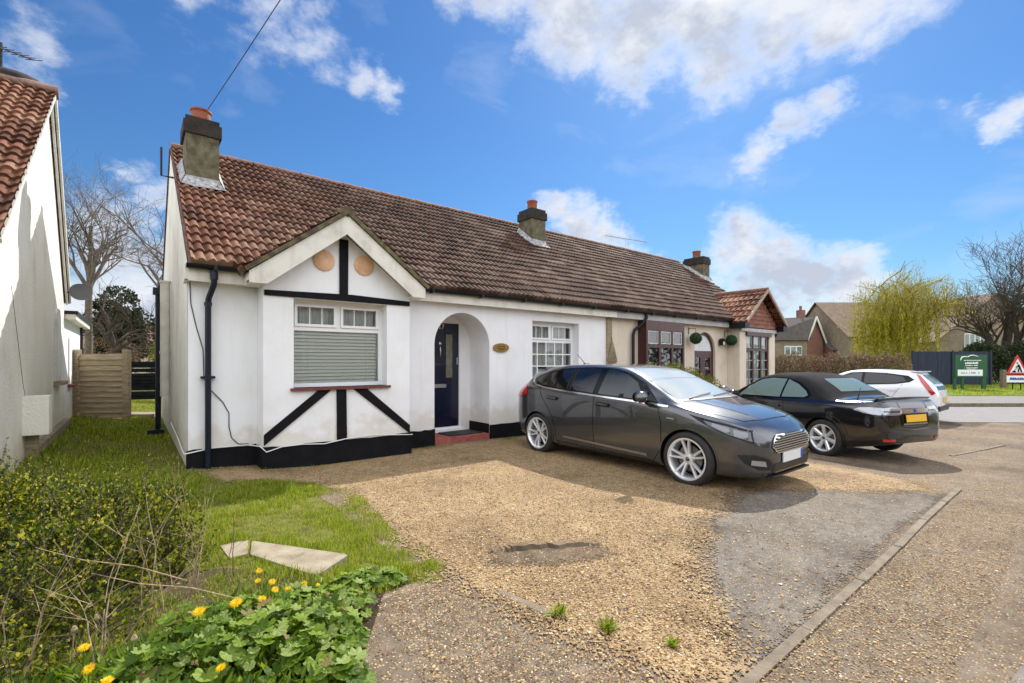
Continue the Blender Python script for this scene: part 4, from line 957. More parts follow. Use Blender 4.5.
m1 = N.new('ShaderNodeMix'); m1.data_type = 'RGBA'; L.new(mth('MAXIMUM', vm.outputs[0], hz.outputs[0]), m1.inputs[0]); tin = N.new('ShaderNodeMix'); tin.data_type = 'RGBA'; tin.blend_type = 'MULTIPLY'; tin.inputs[0].default_value = 1; L.new(hs.outputs[0], tin.inputs[6]); tin.inputs[7].default_value = (.62,.97,1.38,1)
L.new(tin.outputs[2], m1.inputs[6]); m1.inputs[7].default_value = (CW[0]*.82,CW[1]*.86,CW[2]*.95,1)
m2 = N.new('ShaderNodeMix'); m2.data_type = 'RGBA'; L.new(allm, m2.inputs[0]); L.new(m1.outputs[2], m2.inputs[6]); L.new(cc.outputs[2], m2.inputs[7])
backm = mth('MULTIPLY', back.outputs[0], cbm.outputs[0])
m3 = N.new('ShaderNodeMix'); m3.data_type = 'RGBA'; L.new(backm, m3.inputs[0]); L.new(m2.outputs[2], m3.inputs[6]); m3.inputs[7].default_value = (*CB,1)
# glow added round the sun, out of frame, to whiten reflections on the car
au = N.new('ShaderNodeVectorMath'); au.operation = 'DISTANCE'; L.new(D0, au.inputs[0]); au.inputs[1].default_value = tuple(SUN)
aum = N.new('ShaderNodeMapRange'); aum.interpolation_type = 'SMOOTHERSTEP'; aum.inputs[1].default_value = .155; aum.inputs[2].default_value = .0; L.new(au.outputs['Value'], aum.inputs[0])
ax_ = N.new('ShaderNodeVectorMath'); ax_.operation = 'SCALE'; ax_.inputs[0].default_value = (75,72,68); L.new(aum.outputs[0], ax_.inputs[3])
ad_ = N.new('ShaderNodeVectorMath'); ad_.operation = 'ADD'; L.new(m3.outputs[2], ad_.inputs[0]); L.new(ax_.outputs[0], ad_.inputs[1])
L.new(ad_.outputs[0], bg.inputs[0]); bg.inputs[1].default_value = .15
sl_ = bpy.data.lights.new('sun', 'SUN'); sl_.energy = SUNE; sl_.angle = radians(.53); sl_.color = (1,.95,.87)
so = bpy.data.objects.new('sun', sl_); COL.objects.link(so); so.location = SUN*60; so.rotation_euler = SUN.to_track_quat('Z','Y').to_euler()
cam = bpy.data.cameras.new('camera'); co = bpy.data.objects.new('camera', cam); COL.objects.link(co); SC.camera = co
cam.sensor_width = 36; cam.lens = 36*476/1024; cam.shift_y = 19.5/1024; cam.clip_end = 2000; cam.clip_start = .05
co.location = (0,0,1.47); co.rotation_euler = (pi/2, 0, -atan2(.6225,.7826))
SC.view_settings.view_transform = 'Standard'; SC.view_settings.look = 'None'; SC.view_settings.gamma = 1; SC.view_settings.exposure = EXPO

# leaf litter and bits of soil blown along the drive
lt = MB(); r = random.Random(15); k = 0
while k < 420:
    x = r.uniform(1.3,7.5); y = r.uniform(1.1,7.1)
    if not (noise.noise(Vector((x*1.1,y*1.1,7))) > .05 or r.random() < .25): continue
    k += 1; a = r.uniform(0,2*pi); s = r.uniform(.006,.016); z = gz(x)+.018; c, d = cos(a)*s, sin(a)*s
    lt.add([(x-c,y-d,z),(x+d*.5,y-c*.5,z+s*.35),(x+c,y+d,z+s*.1),(x-d*.5,y+c*.5,z+s*.3)], [(0,1,2,3)])
tag(lt.build('leaf_litter', leaf_mat('litter_mat', [(0,(.03,.018,.008)),(.6,(.10,.06,.03)),(1,(.22,.14,.06))], .9, .1), kind='stuff'), 'small dead leaves scattered on the drive', 'leaf litter')

# ================================================================== cars
def mono(pts):
    """monotone cubic through (s, value) pairs"""
    n = len(pts); x = [p[0] for p in pts]; y = [p[1] for p in pts]
    d = [(y[i+1]-y[i])/(x[i+1]-x[i]) for i in range(n-1)]; m = [d[0]]+[0 if d[i-1]*d[i] <= 0 else 2*d[i-1]*d[i]/(d[i-1]+d[i]) for i in range(1,n-1)]+[d[-1]]
    def f(t):
        if t <= x[0]: return y[0]
        if t >= x[-1]: return y[-1]
        i = max(k for k in range(n-1) if x[k] <= t); h = x[i+1]-x[i]; q = (t-x[i])/h
        return (2*q**3-3*q*q+1)*y[i]+(q**3-2*q*q+q)*h*m[i]+(-2*q**3+3*q*q)*y[i+1]+(q**3-q*q)*h*m[i+1]
    return f
def paint(name, col, metal, rough, dust=.14):
    m, N, L, P = _nt(name); P.inputs['Base Color'].default_value = (*col,1); P.inputs['Metallic'].default_value = metal; P.inputs['Roughness'].default_value = rough
    P.inputs['Coat Weight'].default_value = 1; P.inputs['Coat Roughness'].default_value = .04; P.inputs['Coat IOR'].default_value = 1.55
    # a film of road dust: slightly rougher and paler low down and in patches
    g = N.new('ShaderNodeTexCoord'); n = N.new('ShaderNodeTexNoise'); n.inputs['Scale'].default_value = 3; n.inputs['Detail'].default_value = 6; L.new(g.outputs['Object'], n.inputs['Vector'])
    sx = N.new('ShaderNodeSeparateXYZ'); L.new(g.outputs['Object'], sx.inputs[0]); mr = N.new('ShaderNodeMapRange'); mr.inputs[1].default_value = .75; mr.inputs[2].default_value = .18; mr.inputs[4].default_value = dust; L.new(sx.outputs[2], mr.inputs[0])
    mu = N.new('ShaderNodeMath'); mu.operation = 'MULTIPLY'; L.new(mr.outputs[0], mu.inputs[0]); L.new(n.outputs[0], mu.inputs[1])
    mx = N.new('ShaderNodeMix'); mx.data_type = 'RGBA'; L.new(mu.outputs[0], mx.inputs[0]); mx.inputs[6].default_value = (*col,1); mx.inputs[7].default_value = (.22,.18,.13,1); L.new(mx.outputs[2], P.inputs['Base Color'])
    cr = N.new('ShaderNodeMapRange'); cr.inputs[3].default_value = .02; cr.inputs[4].default_value = .30; L.new(mu.outputs[0], cr.inputs[0]); cr.inputs[2].default_value = .3; L.new(cr.outputs[0], P.inputs['Coat Roughness'])
    return m
LENS = pm('headlamp_lens_mat', (.17,.18,.19), rough=.06, metal=.3, coat=1)
CGW = pm('windscreen_mat', (.36,.39,.38), rough=.08, spec=1.0)  # windscreen: pale base colour stands in for the white sky reflection
CG = pm('car_glass_mat', (.012,.016,.015), rough=.02, spec=.9); CGT = pm('dark_tinted_glass_mat', (.006,.007,.008), rough=.03, spec=.7)
CGL = pm('pale_car_glass_mat', (.15,.20,.17), rough=.03, spec=.9)
RUB = pm('tyre_rubber_mat', [(.3,(.012,.012,.012)),(.7,(.03,.028,.026))], 8, .8); TRIM = pm('black_trim_mat', (.01,.01,.011), rough=.45); GLOSSK = pm('gloss_black_mat', (.004,.004,.005), rough=.15, spec=.25)
RIM = pm('alloy_mat', (.80,.81,.83), rough=.34, metal=.7); DISC = pm('brake_disc_mat', (.16,.15,.14), rough=.45, metal=.8)
REDL = pm('red_lamp_mat', (.42,.012,.012), rough=.08, coat=1); CLRL = pm('clear_lamp_mat', (.36,.37,.39), rough=.12, metal=.5, coat=1); LAMPK = pm('lamp_dark_mat', (.06,.065,.07), rough=.1, metal=.6, coat=1)
PLW = pm('white_plate_mat', (.72,.72,.72), rough=.4); PLY = pm('yellow_plate_mat', (.75,.42,.01), rough=.4); PLB = pm('blue_band_mat', (.02,.07,.42), rough=.4)
FAB = pm('soft_top_fabric_mat', [(.3,(.010,.010,.011)),(.7,(.022,.022,.024))], 30, .95, .3, 200, spec=.15)
LIN = pm('wheel_well_mat', (.006,.006,.006), rough=.95, spec=.1)

def wheel(parent, spokes, R=.325, rr=.228, W=.205, style='twin'):
    mb = MB(); w = W/2
    mb.lathe([(rr,-w*.9),(rr+.02,-w),(R-.035,-w),(R-.008,-w*.80),(R,-w*.5),(R,w*.5),(R-.008,w*.80),(R-.035,w),(rr+.02,w),(rr,w*.9)], n=48, axis=0)
    t = mb.build('wheel', RUB, parent, smooth=True, angle=50)
    mb = MB()      # rim, outer face on +x
    mb.lathe([(rr,w*.9),(rr+.008,w*.98),(rr-.008,w*.98),(rr-.022,w*.80),(rr-.03,w*.2),(rr-.035,-w*.9),(rr,-w*.9)], n=48, axis=0)
    mb.lathe([(.0,w*.66),(.035,w*.66),(.062,w*.60),(.07,w*.40),(.07,w*.1)], n=20, axis=0)
    for k in range(spokes):
        a = 2*pi*k/spokes+pi/2
        for off in ((-.20,.20) if style == 'twin' else (0,)):
            a1 = a+off*.55; a0 = a+off*.9 if style == 'twin' else a
            p0 = Vector((w*.52, cos(a0)*.055, sin(a0)*.055)); a2 = a+off*.98 if style == 'twin' else a
            p1 = Vector((w*.80, cos(a2)*(rr-.015), sin(a2)*(rr-.015))); d = (p1-p0); tn = Vector((1,0,0)).cross(d).normalized()
            hw0, hw1 = (.017,.0125) if style == 'twin' else (.026,.034)
            q = [p0-tn*hw0, p0+tn*hw0, p1+tn*hw1, p1-tn*hw1]; up = Vector((.012,0,0)); dn = Vector((-.03,0,0))
            ri = [c.lerp(c2,.25)+up for c, c2 in ((q[0],q[1]),(q[1],q[0]),(q[2],q[3]),(q[3],q[2]))]
            mb.add([*q, *ri, *[c+dn for c in q]], [(4,5,6,7),(0,4,7,3),(5,1,2,6),(0,1,5,4),(8,0,3,11),(1,9,10,2)])
    mb.build('rim', RIM, t, smooth=True, angle=35)
    mb = MB(); mb.lathe([(.0,-.01),(.155,-.01),(.155,.008),(.06,.008),(0,.008)], n=28, axis=0); mb.build('brake_disc', DISC, t)
    mb = MB(); mb.lathe([(0,-w*.5),(rr-.03,-w*.5)], n=28, axis=0); mb.build('backing', LIN, t)
    mb = MB(); mb.lathe([(0,w*.72),(.026,w*.70),(.028,w*.62)], n=16, axis=0); mb.build('hub_cap', LAMPK, t, smooth=True)
    return t

class Car:
    def __init__(c, root, Lg, P, mat, axles, arch=.355, softtop=None, hwmax=.91):
        c.r = root; c.L = Lg; c.F = {k: mono(v) for k, v in P.items()}; F = c.F; c.hw = hwmax
        n = 96; ss = sorted({round(Lg*(i/n),4) for i in range(n+1)}|{.015,.03,Lg-.012,Lg-.03}|({softtop[0],softtop[1]} if softtop else set()))
        rows = []
        for s in ss:
            hw,zb,zs,ws,wr,zr,zt = (F[k](s) for k in ('hw','zb','zs','ws','wr','zr','zt'))
            zm = zb+(zs-zb)*.5
            ctl = [(0,zb),(hw*.78,zb),(hw*.95,zb+.035),(hw*.985,zb+.14),(hw,zm),(hw*.993,zs-.09*min(1,(zs-zb)/.5)),(ws,zs),(ws+(wr-ws)*.45+.012,zs+(zr-zs)*.50),(wr,zr),(wr*.62,zr+(zt-zr)*.80),(0,zt)]
            row = []
            m = len(ctl); sub = 5
            for i in range(m-1):
                p0 = ctl[max(i-1,0)] if i != 0 else (-ctl[1][0],ctl[1][1]); p1 = ctl[i]; p2 = ctl[i+1]; p3 = ctl[min(i+2,m-1)] if i+2 < m else (-ctl[m-2][0],ctl[m-2][1])
                for k in range(sub):
                    t = k/sub; q = []
                    for a in (0,1): q.append(.5*((2*p1[a])+(-p0[a]+p2[a])*t*.9+(2*p0[a]-5*p1[a]+4*p2[a]-p3[a])*t*t*.9+(-p0[a]+3*p1[a]-3*p2[a]+p3[a])*t**3*.9) if False else
                        ((2*t**3-3*t*t+1)*p1[a]+(t**3-2*t*t+t)*.40*(p2[a]-p0[a])+(-2*t**3+3*t*t)*p2[a]+(t**3-t*t)*.40*(p3[a]-p1[a])))
                    row.append((q[0],q[1]))
            row.append(ctl[-1]); half = row
            full = [(x,s-Lg/2,z) for x,z in half]+[(-x,s-Lg/2,z) for x,z in half[-2:0:-1]]
            rows.append(full)
        m = len(rows[0]); c.rows = rows; v = [p for r in rows for p in r]; f = []; c.ss = ss
        for i in range(len(rows)-1):
            for k in range(m): f.append((i*m+k, (i+1)*m+k, (i+1)*m+(k+1)%m, i*m+(k+1)%m))
        f.append(tuple(range(m))); f.append(tuple((len(rows)-1)*m+k for k in range(m))[::-1])
        c.bvh = BVHTree.FromPolygons([Vector(p) for p in v], f)
        mb = MB(); mb.v = v; mb.f = f; mb.mi = [0]*len(f); half_n = (m+2)//2
        body = mb.build('body', [mat, LIN, FAB], root, recalc=True)
        if softtop:
            bi = 30  # control point 6 * 5
            for pi_, p in enumerate(body.data.polygons):
                if pi_ >= (len(rows)-1)*m: continue
                i, k = divmod(pi_, m); kk = k if k < half_n-1 else m-1-k
                if kk >= bi+1 and softtop[0] <= ss[i] < softtop[1]: p.material_index = 2
        cut = MB()
        for s in axles:
            for sx in (-1,1):
                R = arch; cut.add([(sx*xx, s-Lg/2+R*cos(2*pi*j/40), .325+R*sin(2*pi*j/40)) for xx in (.50,1.2) for j in range(40)],
                    [tuple(range(40))[::(-1 if sx>0 else 1)], tuple(range(40,80))[::(1 if sx>0 else -1)]]+[(j,(j+1)%40,40+(j+1)%40,40+j)[::sx] for j in range(40)])
        co_ = cut.build('arch_cutter', LIN, root, recalc=True)
        for p in co_.data.polygons: p.material_index = 0
        md = body.modifiers.new('arches','BOOLEAN'); md.operation = 'DIFFERENCE'; md.object = co_; md.solver = 'EXACT'; md.material_mode = 'TRANSFER'
        dg = bpy.context.evaluated_depsgraph_get(); me = bpy.data.meshes.new_from_object(body.evaluated_get(dg)); body.modifiers.clear(); body.data = me
        bpy.data.objects.remove(co_); me.polygons.foreach_set('use_smooth', [True]*len(me.polygons)); me.set_sharp_from_angle(angle=radians(28))
        c.body = body; me.name = 'body'
    def ray(c, o, d):
        h = c.bvh.ray_cast(o, d); return h
    def patch(c, name, pts, mat, view='side', sx=1, off=.004, step=.05, parent=None, thick=0):
        """lay a closed outline on the body. side: (s,z); top: (x,s); rear/front: (x,z)"""
        Lh = c.L/2
        def place(a, b):
            if view == 'side': o, d = Vector((sx*2,a-Lh,b)), Vector((-sx,0,0))
            elif view == 'top': o, d = Vector((a,b-Lh,3)), Vector((0,0,-1))
            elif view == 'rear': o, d = Vector((a,Lh+2,b)), Vector((0,-1,0))
            elif view == 'front': o, d = Vector((a,-Lh-2,b)), Vector((0,1,0))
            h = c.ray(o, d)
            if h[0] is None:
                h = c.bvh.find_nearest(o+d*2)
            nn = h[1]; nn = nn if nn.dot(d) < 0 else -nn
            return h[0]+nn*off, nn
        bm = bmesh.new(); bm.faces.new([bm.verts.new((a,b,0)) for a,b in pts]); bmesh.ops.triangulate(bm, faces=bm.faces[:])
        for ax in (0,1):
            lo = min(p[ax] for p in pts); hi = max(p[ax] for p in pts); k = math.floor(lo/step)+1
            while k*step < hi:
                co = [0,0,0]; no = [0,0,0]; co[ax] = k*step; no[ax] = 1
                bmesh.ops.bisect_plane(bm, geom=bm.verts[:]+bm.edges[:]+bm.faces[:], plane_co=co, plane_no=no); k += 1
        for v in bm.verts: v.co, _ = place(v.co.x, v.co.y)
        if thick:
            bmesh.ops.recalc_face_normals(bm, faces=bm.faces[:])
            ret = bmesh.ops.extrude_face_region(bm, geom=bm.faces[:]); 
            for v in [g for g in ret['geom'] if isinstance(g, bmesh.types.BMVert)]:
                o_, nn = c.bvh.find_nearest(v.co)[:2]; v.co += (v.co-o_).normalized()*thick if (v.co-o_).length > 1e-6 else Vector()
        me = bpy.data.meshes.new(name); bm.to_mesh(me); bm.free(); me.materials.append(mat); me.polygons.foreach_set('use_smooth', [True]*len(me.polygons))
        if thick: me.set_sharp_from_angle(angle=radians(40))
        ob = bpy.data.objects.new(name, me); COL.objects.link(ob); ob.parent = parent or c.r; ORG[ob.name] = Vector((0,0,0)); return ob
    def strip(c, name, pts, w, mat, view='side', sx=1, off=.005, parent=None, thick=0, step=.08):
        """band of width w along an open line"""
        P = []
        for a, b in zip(pts, pts[1:]):
            a = Vector(a); b = Vector(b); n = max(1, int((b-a).length/.06)); P += [a.lerp(b,k/n) for k in range(n)]
        P.append(Vector(pts[-1])); up = []; dn = []
        for i, p in enumerate(P):
            d = (P[min(i+1,len(P)-1)]-P[max(i-1,0)]).normalized(); q = Vector((-d.y,d.x))*w/2; up.append(tuple(p+q)); dn.append(tuple(p-q))
        return c.patch(name, up+dn[::-1], mat, view, sx, off, step, parent, thick)
    def box(c, name, mat, *a, parent=None): mb = MB(); mb.box(*a); return mb.build(name, mat, parent or c.r)
def arcpts(cx, cy, r, a0, a1, n): return [(cx+r*cos(radians(a0+(a1-a0)*i/n)), cy+r*sin(radians(a0+(a1-a0)*i/n))) for i in range(n+1)]
def plate(c, s, z, w, h, mat, front, tilt=0, band=False, sxx=0):
    y = s-c.L/2; d = -1 if front else 1
    mb = MB(); A = Vector((1,0,0)); T = Vector((0,sin(tilt)*-d,cos(tilt))); mb.obox((sxx,y,z),(A,T,A.cross(T)),(w/2,h/2,.006)); p = mb.build('number_plate', mat, c.r)
    if band: mb = MB(); mb.obox((sxx-d*-1*(w/2-.025)*(1 if not front else 1)*(-1 if front else -1),y+d*.0065,z),(A,T,A.cross(T)),(.025,h/2-.002,.001)); mb.build('blue_band', PLB, p)
    return p
def mirror_part(c, sx, s, z, mat, matcap):
    hw = c.hw; y = s-c.L/2; mb = MB(); rows = []
    for i, (t, k) in enumerate(((0,.5),(.03,.85),(.07,1),(.11,.95),(.15,.55),(.165,.1))):
        rows.append([(sx*(hw+.02+.20*.5+.10*k*cos(a)*1.0), y-.02+t*-.9+.05, z+.075*k*sin(a)*(1-.0*t)) for a in [2*pi*j/14 for j in range(15)]])
    mb.grid(rows); m = mb.build('mirror', matcap, c.r, smooth=True)
    mb = MB(); mb.beam((sx*(hw-.06),y+.02,z-.045),(sx*(hw+.06),y,z-.04),.06,.03); mb.build('mirror_arm', TRIM, m)
    mb = MB(); mb.prism([(sx*(hw+.12)+.09*cos(2*pi*j/14), z+.068*sin(2*pi*j/14)) for j in range(14)], 1, y+.028, y+.034); mb.build('mirror_glass', CG, m)

# ------------------------------------------------------------------ grey hatchback
def car_grey():
    g = gz(6.0)
    t = thing('parked_car', 'grey metallic hatchback parked nose to the camera on the gravel drive before the white bungalow', 'car', (6.02,4.445,g), 0, 'parked cars', local=True)
    Lg = 4.24; PT = paint('grey_paint_mat', (.088,.090,.095), .75, .24, .07)
    P = dict(hw=[(0,.50),(.04,.62),(.12,.72),(.3,.82),(.6,.885),(.9,.91),(3.4,.91),(3.74,.885),(3.96,.83),(4.10,.765),(4.19,.68),(4.24,.56)],
      zb=[(0,.24),(.1,.19),(.5,.17),(1.2,.17),(3.1,.18),(3.7,.22),(4.1,.27),(4.24,.33)],
      zs=[(0,.58),(.06,.64),(.2,.735),(.5,.835),(.8,.895),(1.1,.935),(1.4,.955),(2.1,.985),(2.8,1.02),(3.3,1.06),(3.7,1.10),(3.97,1.02),(4.13,.93),(4.21,.78),(4.24,.60)],
      ws=[(0,.46),(.04,.56),(.12,.66),(.3,.77),(.6,.84),(.9,.865),(1.3,.875),(2.3,.875),(3.4,.855),(3.78,.81),(4.03,.76),(4.16,.70),(4.24,.50)],
      wr=[(0,.32),(.1,.46),(.3,.57),(.7,.65),(.98,.71),(1.2,.70),(1.75,.62),(2.1,.595),(3.3,.59),(3.76,.56),(3.95,.58),(4.13,.60),(4.24,.4)],
      zr=[(0,.64),(.06,.70),(.2,.785),(.5,.875),(.8,.94),(.97,.985),(1.1,1.03),(1.4,1.17),(1.8,1.335),(2.1,1.39),(2.5,1.412),(3.0,1.402),(3.45,1.36),(3.78,1.31),(3.92,1.18),(4.04,1.06),(4.14,.96),(4.21,.82),(4.24,.64)],
      zt=[(0,.66),(.06,.725),(.2,.815),(.5,.91),(.8,.975),(.97,1.01),(1.1,1.06),(1.4,1.20),(1.8,1.37),(2.1,1.425),(2.5,1.447),(3.0,1.440),(3.45,1.405),(3.78,1.36),(3.92,1.21),(4.04,1.08),(4.14,.98),(4.21,.84),(4.24,.66)])
    c = Car(t, Lg, P, PT, (.80,3.45), arch=.352)
    w0 = wheel(t, 5, rr=.243)
    for i, (s, sx) in enumerate(((.80,-1),(3.45,-1),(.80,1),(3.45,1))):
        w = w0 if i == 0 else copy_tree(w0, t)
        w.location = (sx*.805, s-Lg/2, .325); w.rotation_euler = (.3*i+.1, 0, 0 if sx > 0 else pi)
    for sx in (-1,1):
        # black surround, then the panes
        dl = [(1.20,.955),(2.15,1.0),(2.8,1.035),(3.3,1.073),(3.52,1.108),(3.66,1.19),(3.63,1.245),(3.40,1.322),(3.0,1.372),(2.5,1.392),(2.1,1.38),(1.8,1.318),(1.5,1.19)]
        c.patch('window_surround', dl, GLOSSK, 'side', sx, .003)
        c.patch('window', [(1.42,.985),(1.8,1.002),(2.20,1.02),(2.18,1.365),(2.02,1.352),(1.82,1.298),(1.62,1.195)], CG, 'side', sx, .0065)
        c.patch('window', [(2.30,1.025),(2.8,1.058),(3.08,1.078),(3.08,1.338),(2.8,1.362),(2.29,1.372)], CGT, 'side', sx, .0065)
        c.patch('window', [(3.12,1.082),(3.35,1.102),(3.50,1.13),(3.59,1.19),(3.44,1.268),(3.12,1.33)], CGT, 'side', sx, .0065)
        c.strip('chrome_strip', [(1.06,.925),(1.5,.955),(2.1,.984),(2.8,1.022),(3.3,1.060),(3.54,1.095),(3.66,1.155),(3.69,1.21)], .022, M['chrome'], 'side', sx, .010)
        c.patch('mirror_triangle', [(1.22,.965),(1.40,.985),(1.50,1.11),(1.40,1.08)], TRIM, 'side', sx, .007)
        # shut lines
        c.strip('door_gap', [(1.20,.93),(1.14,.72),(1.14,.42),(1.26,.235)], .009, LIN, 'side', sx, .002)
        c.strip('door_gap', [(2.25,1.0),(2.26,.6),(2.24,.235)], .009, LIN, 'side', sx, .002)
        c.strip('door_gap', [(3.42,1.08),(3.34,.92),(3.22,.78),(3.10,.62),(3.04,.45),(3.01,.25)], .009, LIN, 'side', sx, .002)
        c.strip('door_gap', [(1.26,.235),(3.0,.26)], .009, LIN, 'side', sx, .002)
        c.strip('sill_highlight', [(1.35,.295),(2.85,.345)], .030, M['alu'], 'side', sx, .006, thick=.004)
        c.patch('sill_skirt', [(1.2,.185),(3.0,.195),(3.0,.235),(1.2,.222)], TRIM, 'side', sx, .003)
        for s in (2.08,3.10):
            dz = .03*(s>3)
            c.patch('handle_recess', [(s-.12,.845+dz),(s+.12,.86+dz),(s+.12,.915+dz),(s-.12,.90+dz)], GLOSSK, 'side', sx, .003)
            c.patch('door_handle', [(s-.11,.868+dz),(s+.11,.882+dz),(s+.11,.908+dz),(s-.11,.894+dz)], PT, 'side', sx, .02, thick=.016)
        c.strip('side_crease', [(.95,.80),(2.0,.835),(3.0,.875),(3.8,.93)], .006, PT, 'side', sx, .003, thick=.003)
        # wheel arch lips
        for s in (.80,3.45): c.strip('arch_lip', arcpts(s,.325,.362,-12,192,26), .016, PT, 'side', sx, .004, thick=.005)
        c.patch('tail_light', [(3.70,.94),(3.98,.875),(4.19,.885),(4.19,.975),(4.05,1.045),(3.92,1.10),(3.76,1.075)], REDL, 'side', sx, .008, thick=.006)
        c.patch('headlight_surround', [(.10,.585),(.34,.655),(.62,.775),(.78,.86),(.60,.825),(.34,.775),(.14,.715)], GLOSSK, 'side', sx, .004)
        hl = c.patch('headlight', [(.12,.60),(.34,.67),(.54,.755),(.60,.80),(.36,.755),(.15,.695)], LAMPK, 'side', sx, .008, thick=.006)
        c.patch('lamp_lens', [(.15,.618),(.27,.655),(.29,.722),(.17,.69)], LENS, 'side', sx, .019, parent=hl); c.patch('lamp_lens', [(.30,.668),(.50,.745),(.50,.778),(.33,.735)], LENS, 'side', sx, .019, parent=hl)
        c.patch('badge', [(.96,.78),(1.06,.785),(1.06,.80),(.96,.795)], M['chrome'], 'side', sx, .006)
        fg = c.patch('fog_lamp_recess', [(sx*.40,.27),(sx*.66,.29),(sx*.76,.36),(sx*.80,.45),(sx*.70,.455),(sx*.55,.41)], TRIM, 'front', sx, .004)
        c.patch('fog_lamp', [(sx*.58,.325),(sx*.72,.345),(sx*.72,.40),(sx*.60,.385)], CLRL, 'front', sx, .012, parent=fg)
        c.patch('door_mirror_base', [(1.30,.975),(1.46,.98),(1.44,1.03),(1.34,1.03)], TRIM, 'side', sx, .012)
        mirror_part(c, sx, 1.38, 1.035, PT, PT)
    # front end
    gr = c.patch('grille', [(-.50,.535),(-.38,.465),(.38,.465),(.50,.535),(.46,.60),(.38,.645),(-.38,.645),(-.46,.60)], TRIM, 'front', 1, .004)
    for k in range(6):
        z = .486+k*.028; w = .42+.055*sin(pi*(k+.8)/6.5); c.strip('grille_bar', [(-w,z),(w,z)], .010, M['chrome'], 'front', 1, .012, parent=gr, thick=.008)
    c.strip('grille_rim', [(-.50,.535),(-.38,.462),(.38,.462),(.50,.535),(.46,.60),(.38,.65),(-.38,.65),(-.46,.60),(-.50,.535)], .012, M['chrome'], 'front', 1, .012, parent=gr, thick=.006)
    c.patch('lower_intake', [(-.50,.255),(.50,.255),(.44,.345),(-.44,.345)], TRIM, 'front', 1, .006)
    mb = MB(); mb.box(-.50,.50,-Lg/2-.012,-Lg/2+.10,.195,.215); mb.build('splitter', TRIM, t)
    plate(c, -.018, .395, .52, .111, PLW, True, band=True)
    c.strip('bonnet_gap', [(-.60,.26),(-.30,.185),(.30,.185),(.60,.26)], .008, LIN, 'top', 1, .003)
    for sx in (-1,1):
        c.strip('bonnet_gap', [(sx*.60,.26),(sx*.72,.50),(sx*.775,.75),(sx*.77,.98)], .008, LIN, 'top', 1, .003)
        c.strip('bonnet_crease', [(sx*.36,.32),(sx*.50,.92)], .012, PT, 'top', 1, .004, thick=.003)
    # glass, top view
    c.patch('windscreen', [(-.70,1.03),(-.35,.97),(.35,.97),(.70,1.03),(.63,1.50),(.55,1.84),(-.55,1.84),(-.63,1.50)], CGW, 'top', 1, .004)
    c.patch('scuttle', [(-.71,.97),(-.35,.90),(.35,.90),(.71,.97),(.70,1.022),(.35,.965),(-.35,.965),(-.70,1.022)], TRIM, 'top', 1, .006)
    for x0, x1 in ((-.55,.10),(.05,.62)): c.strip('wiper', [(x0,.98),(x1,1.06)], .014, TRIM, 'top', 1, .014, thick=.008)
    c.patch('rear_window', [(-.50,1.04),(.50,1.04),(.44,1.26),(-.44,1.26)], CGT, 'rear', 1, .004)
    mb = MB(); mb.prism([(-.57,3.60-Lg/2),(.57,3.60-Lg/2),(.53,3.86-Lg/2),(-.53,3.86-Lg/2)], 2, 1.352, 1.390); mb.build('spoiler', PT, t)
    mb = MB(); mb.tube([(0,3.22-Lg/2,1.42),(0,3.42-Lg/2,1.60)], [.008,.004], 6); mb.box(-.03,.03,3.16-Lg/2,3.26-Lg/2,1.405,1.445); mb.build('aerial', TRIM, t)
    plate(c, Lg+.005, .62, .52, .111, PLY, False)
    return c
car_grey()

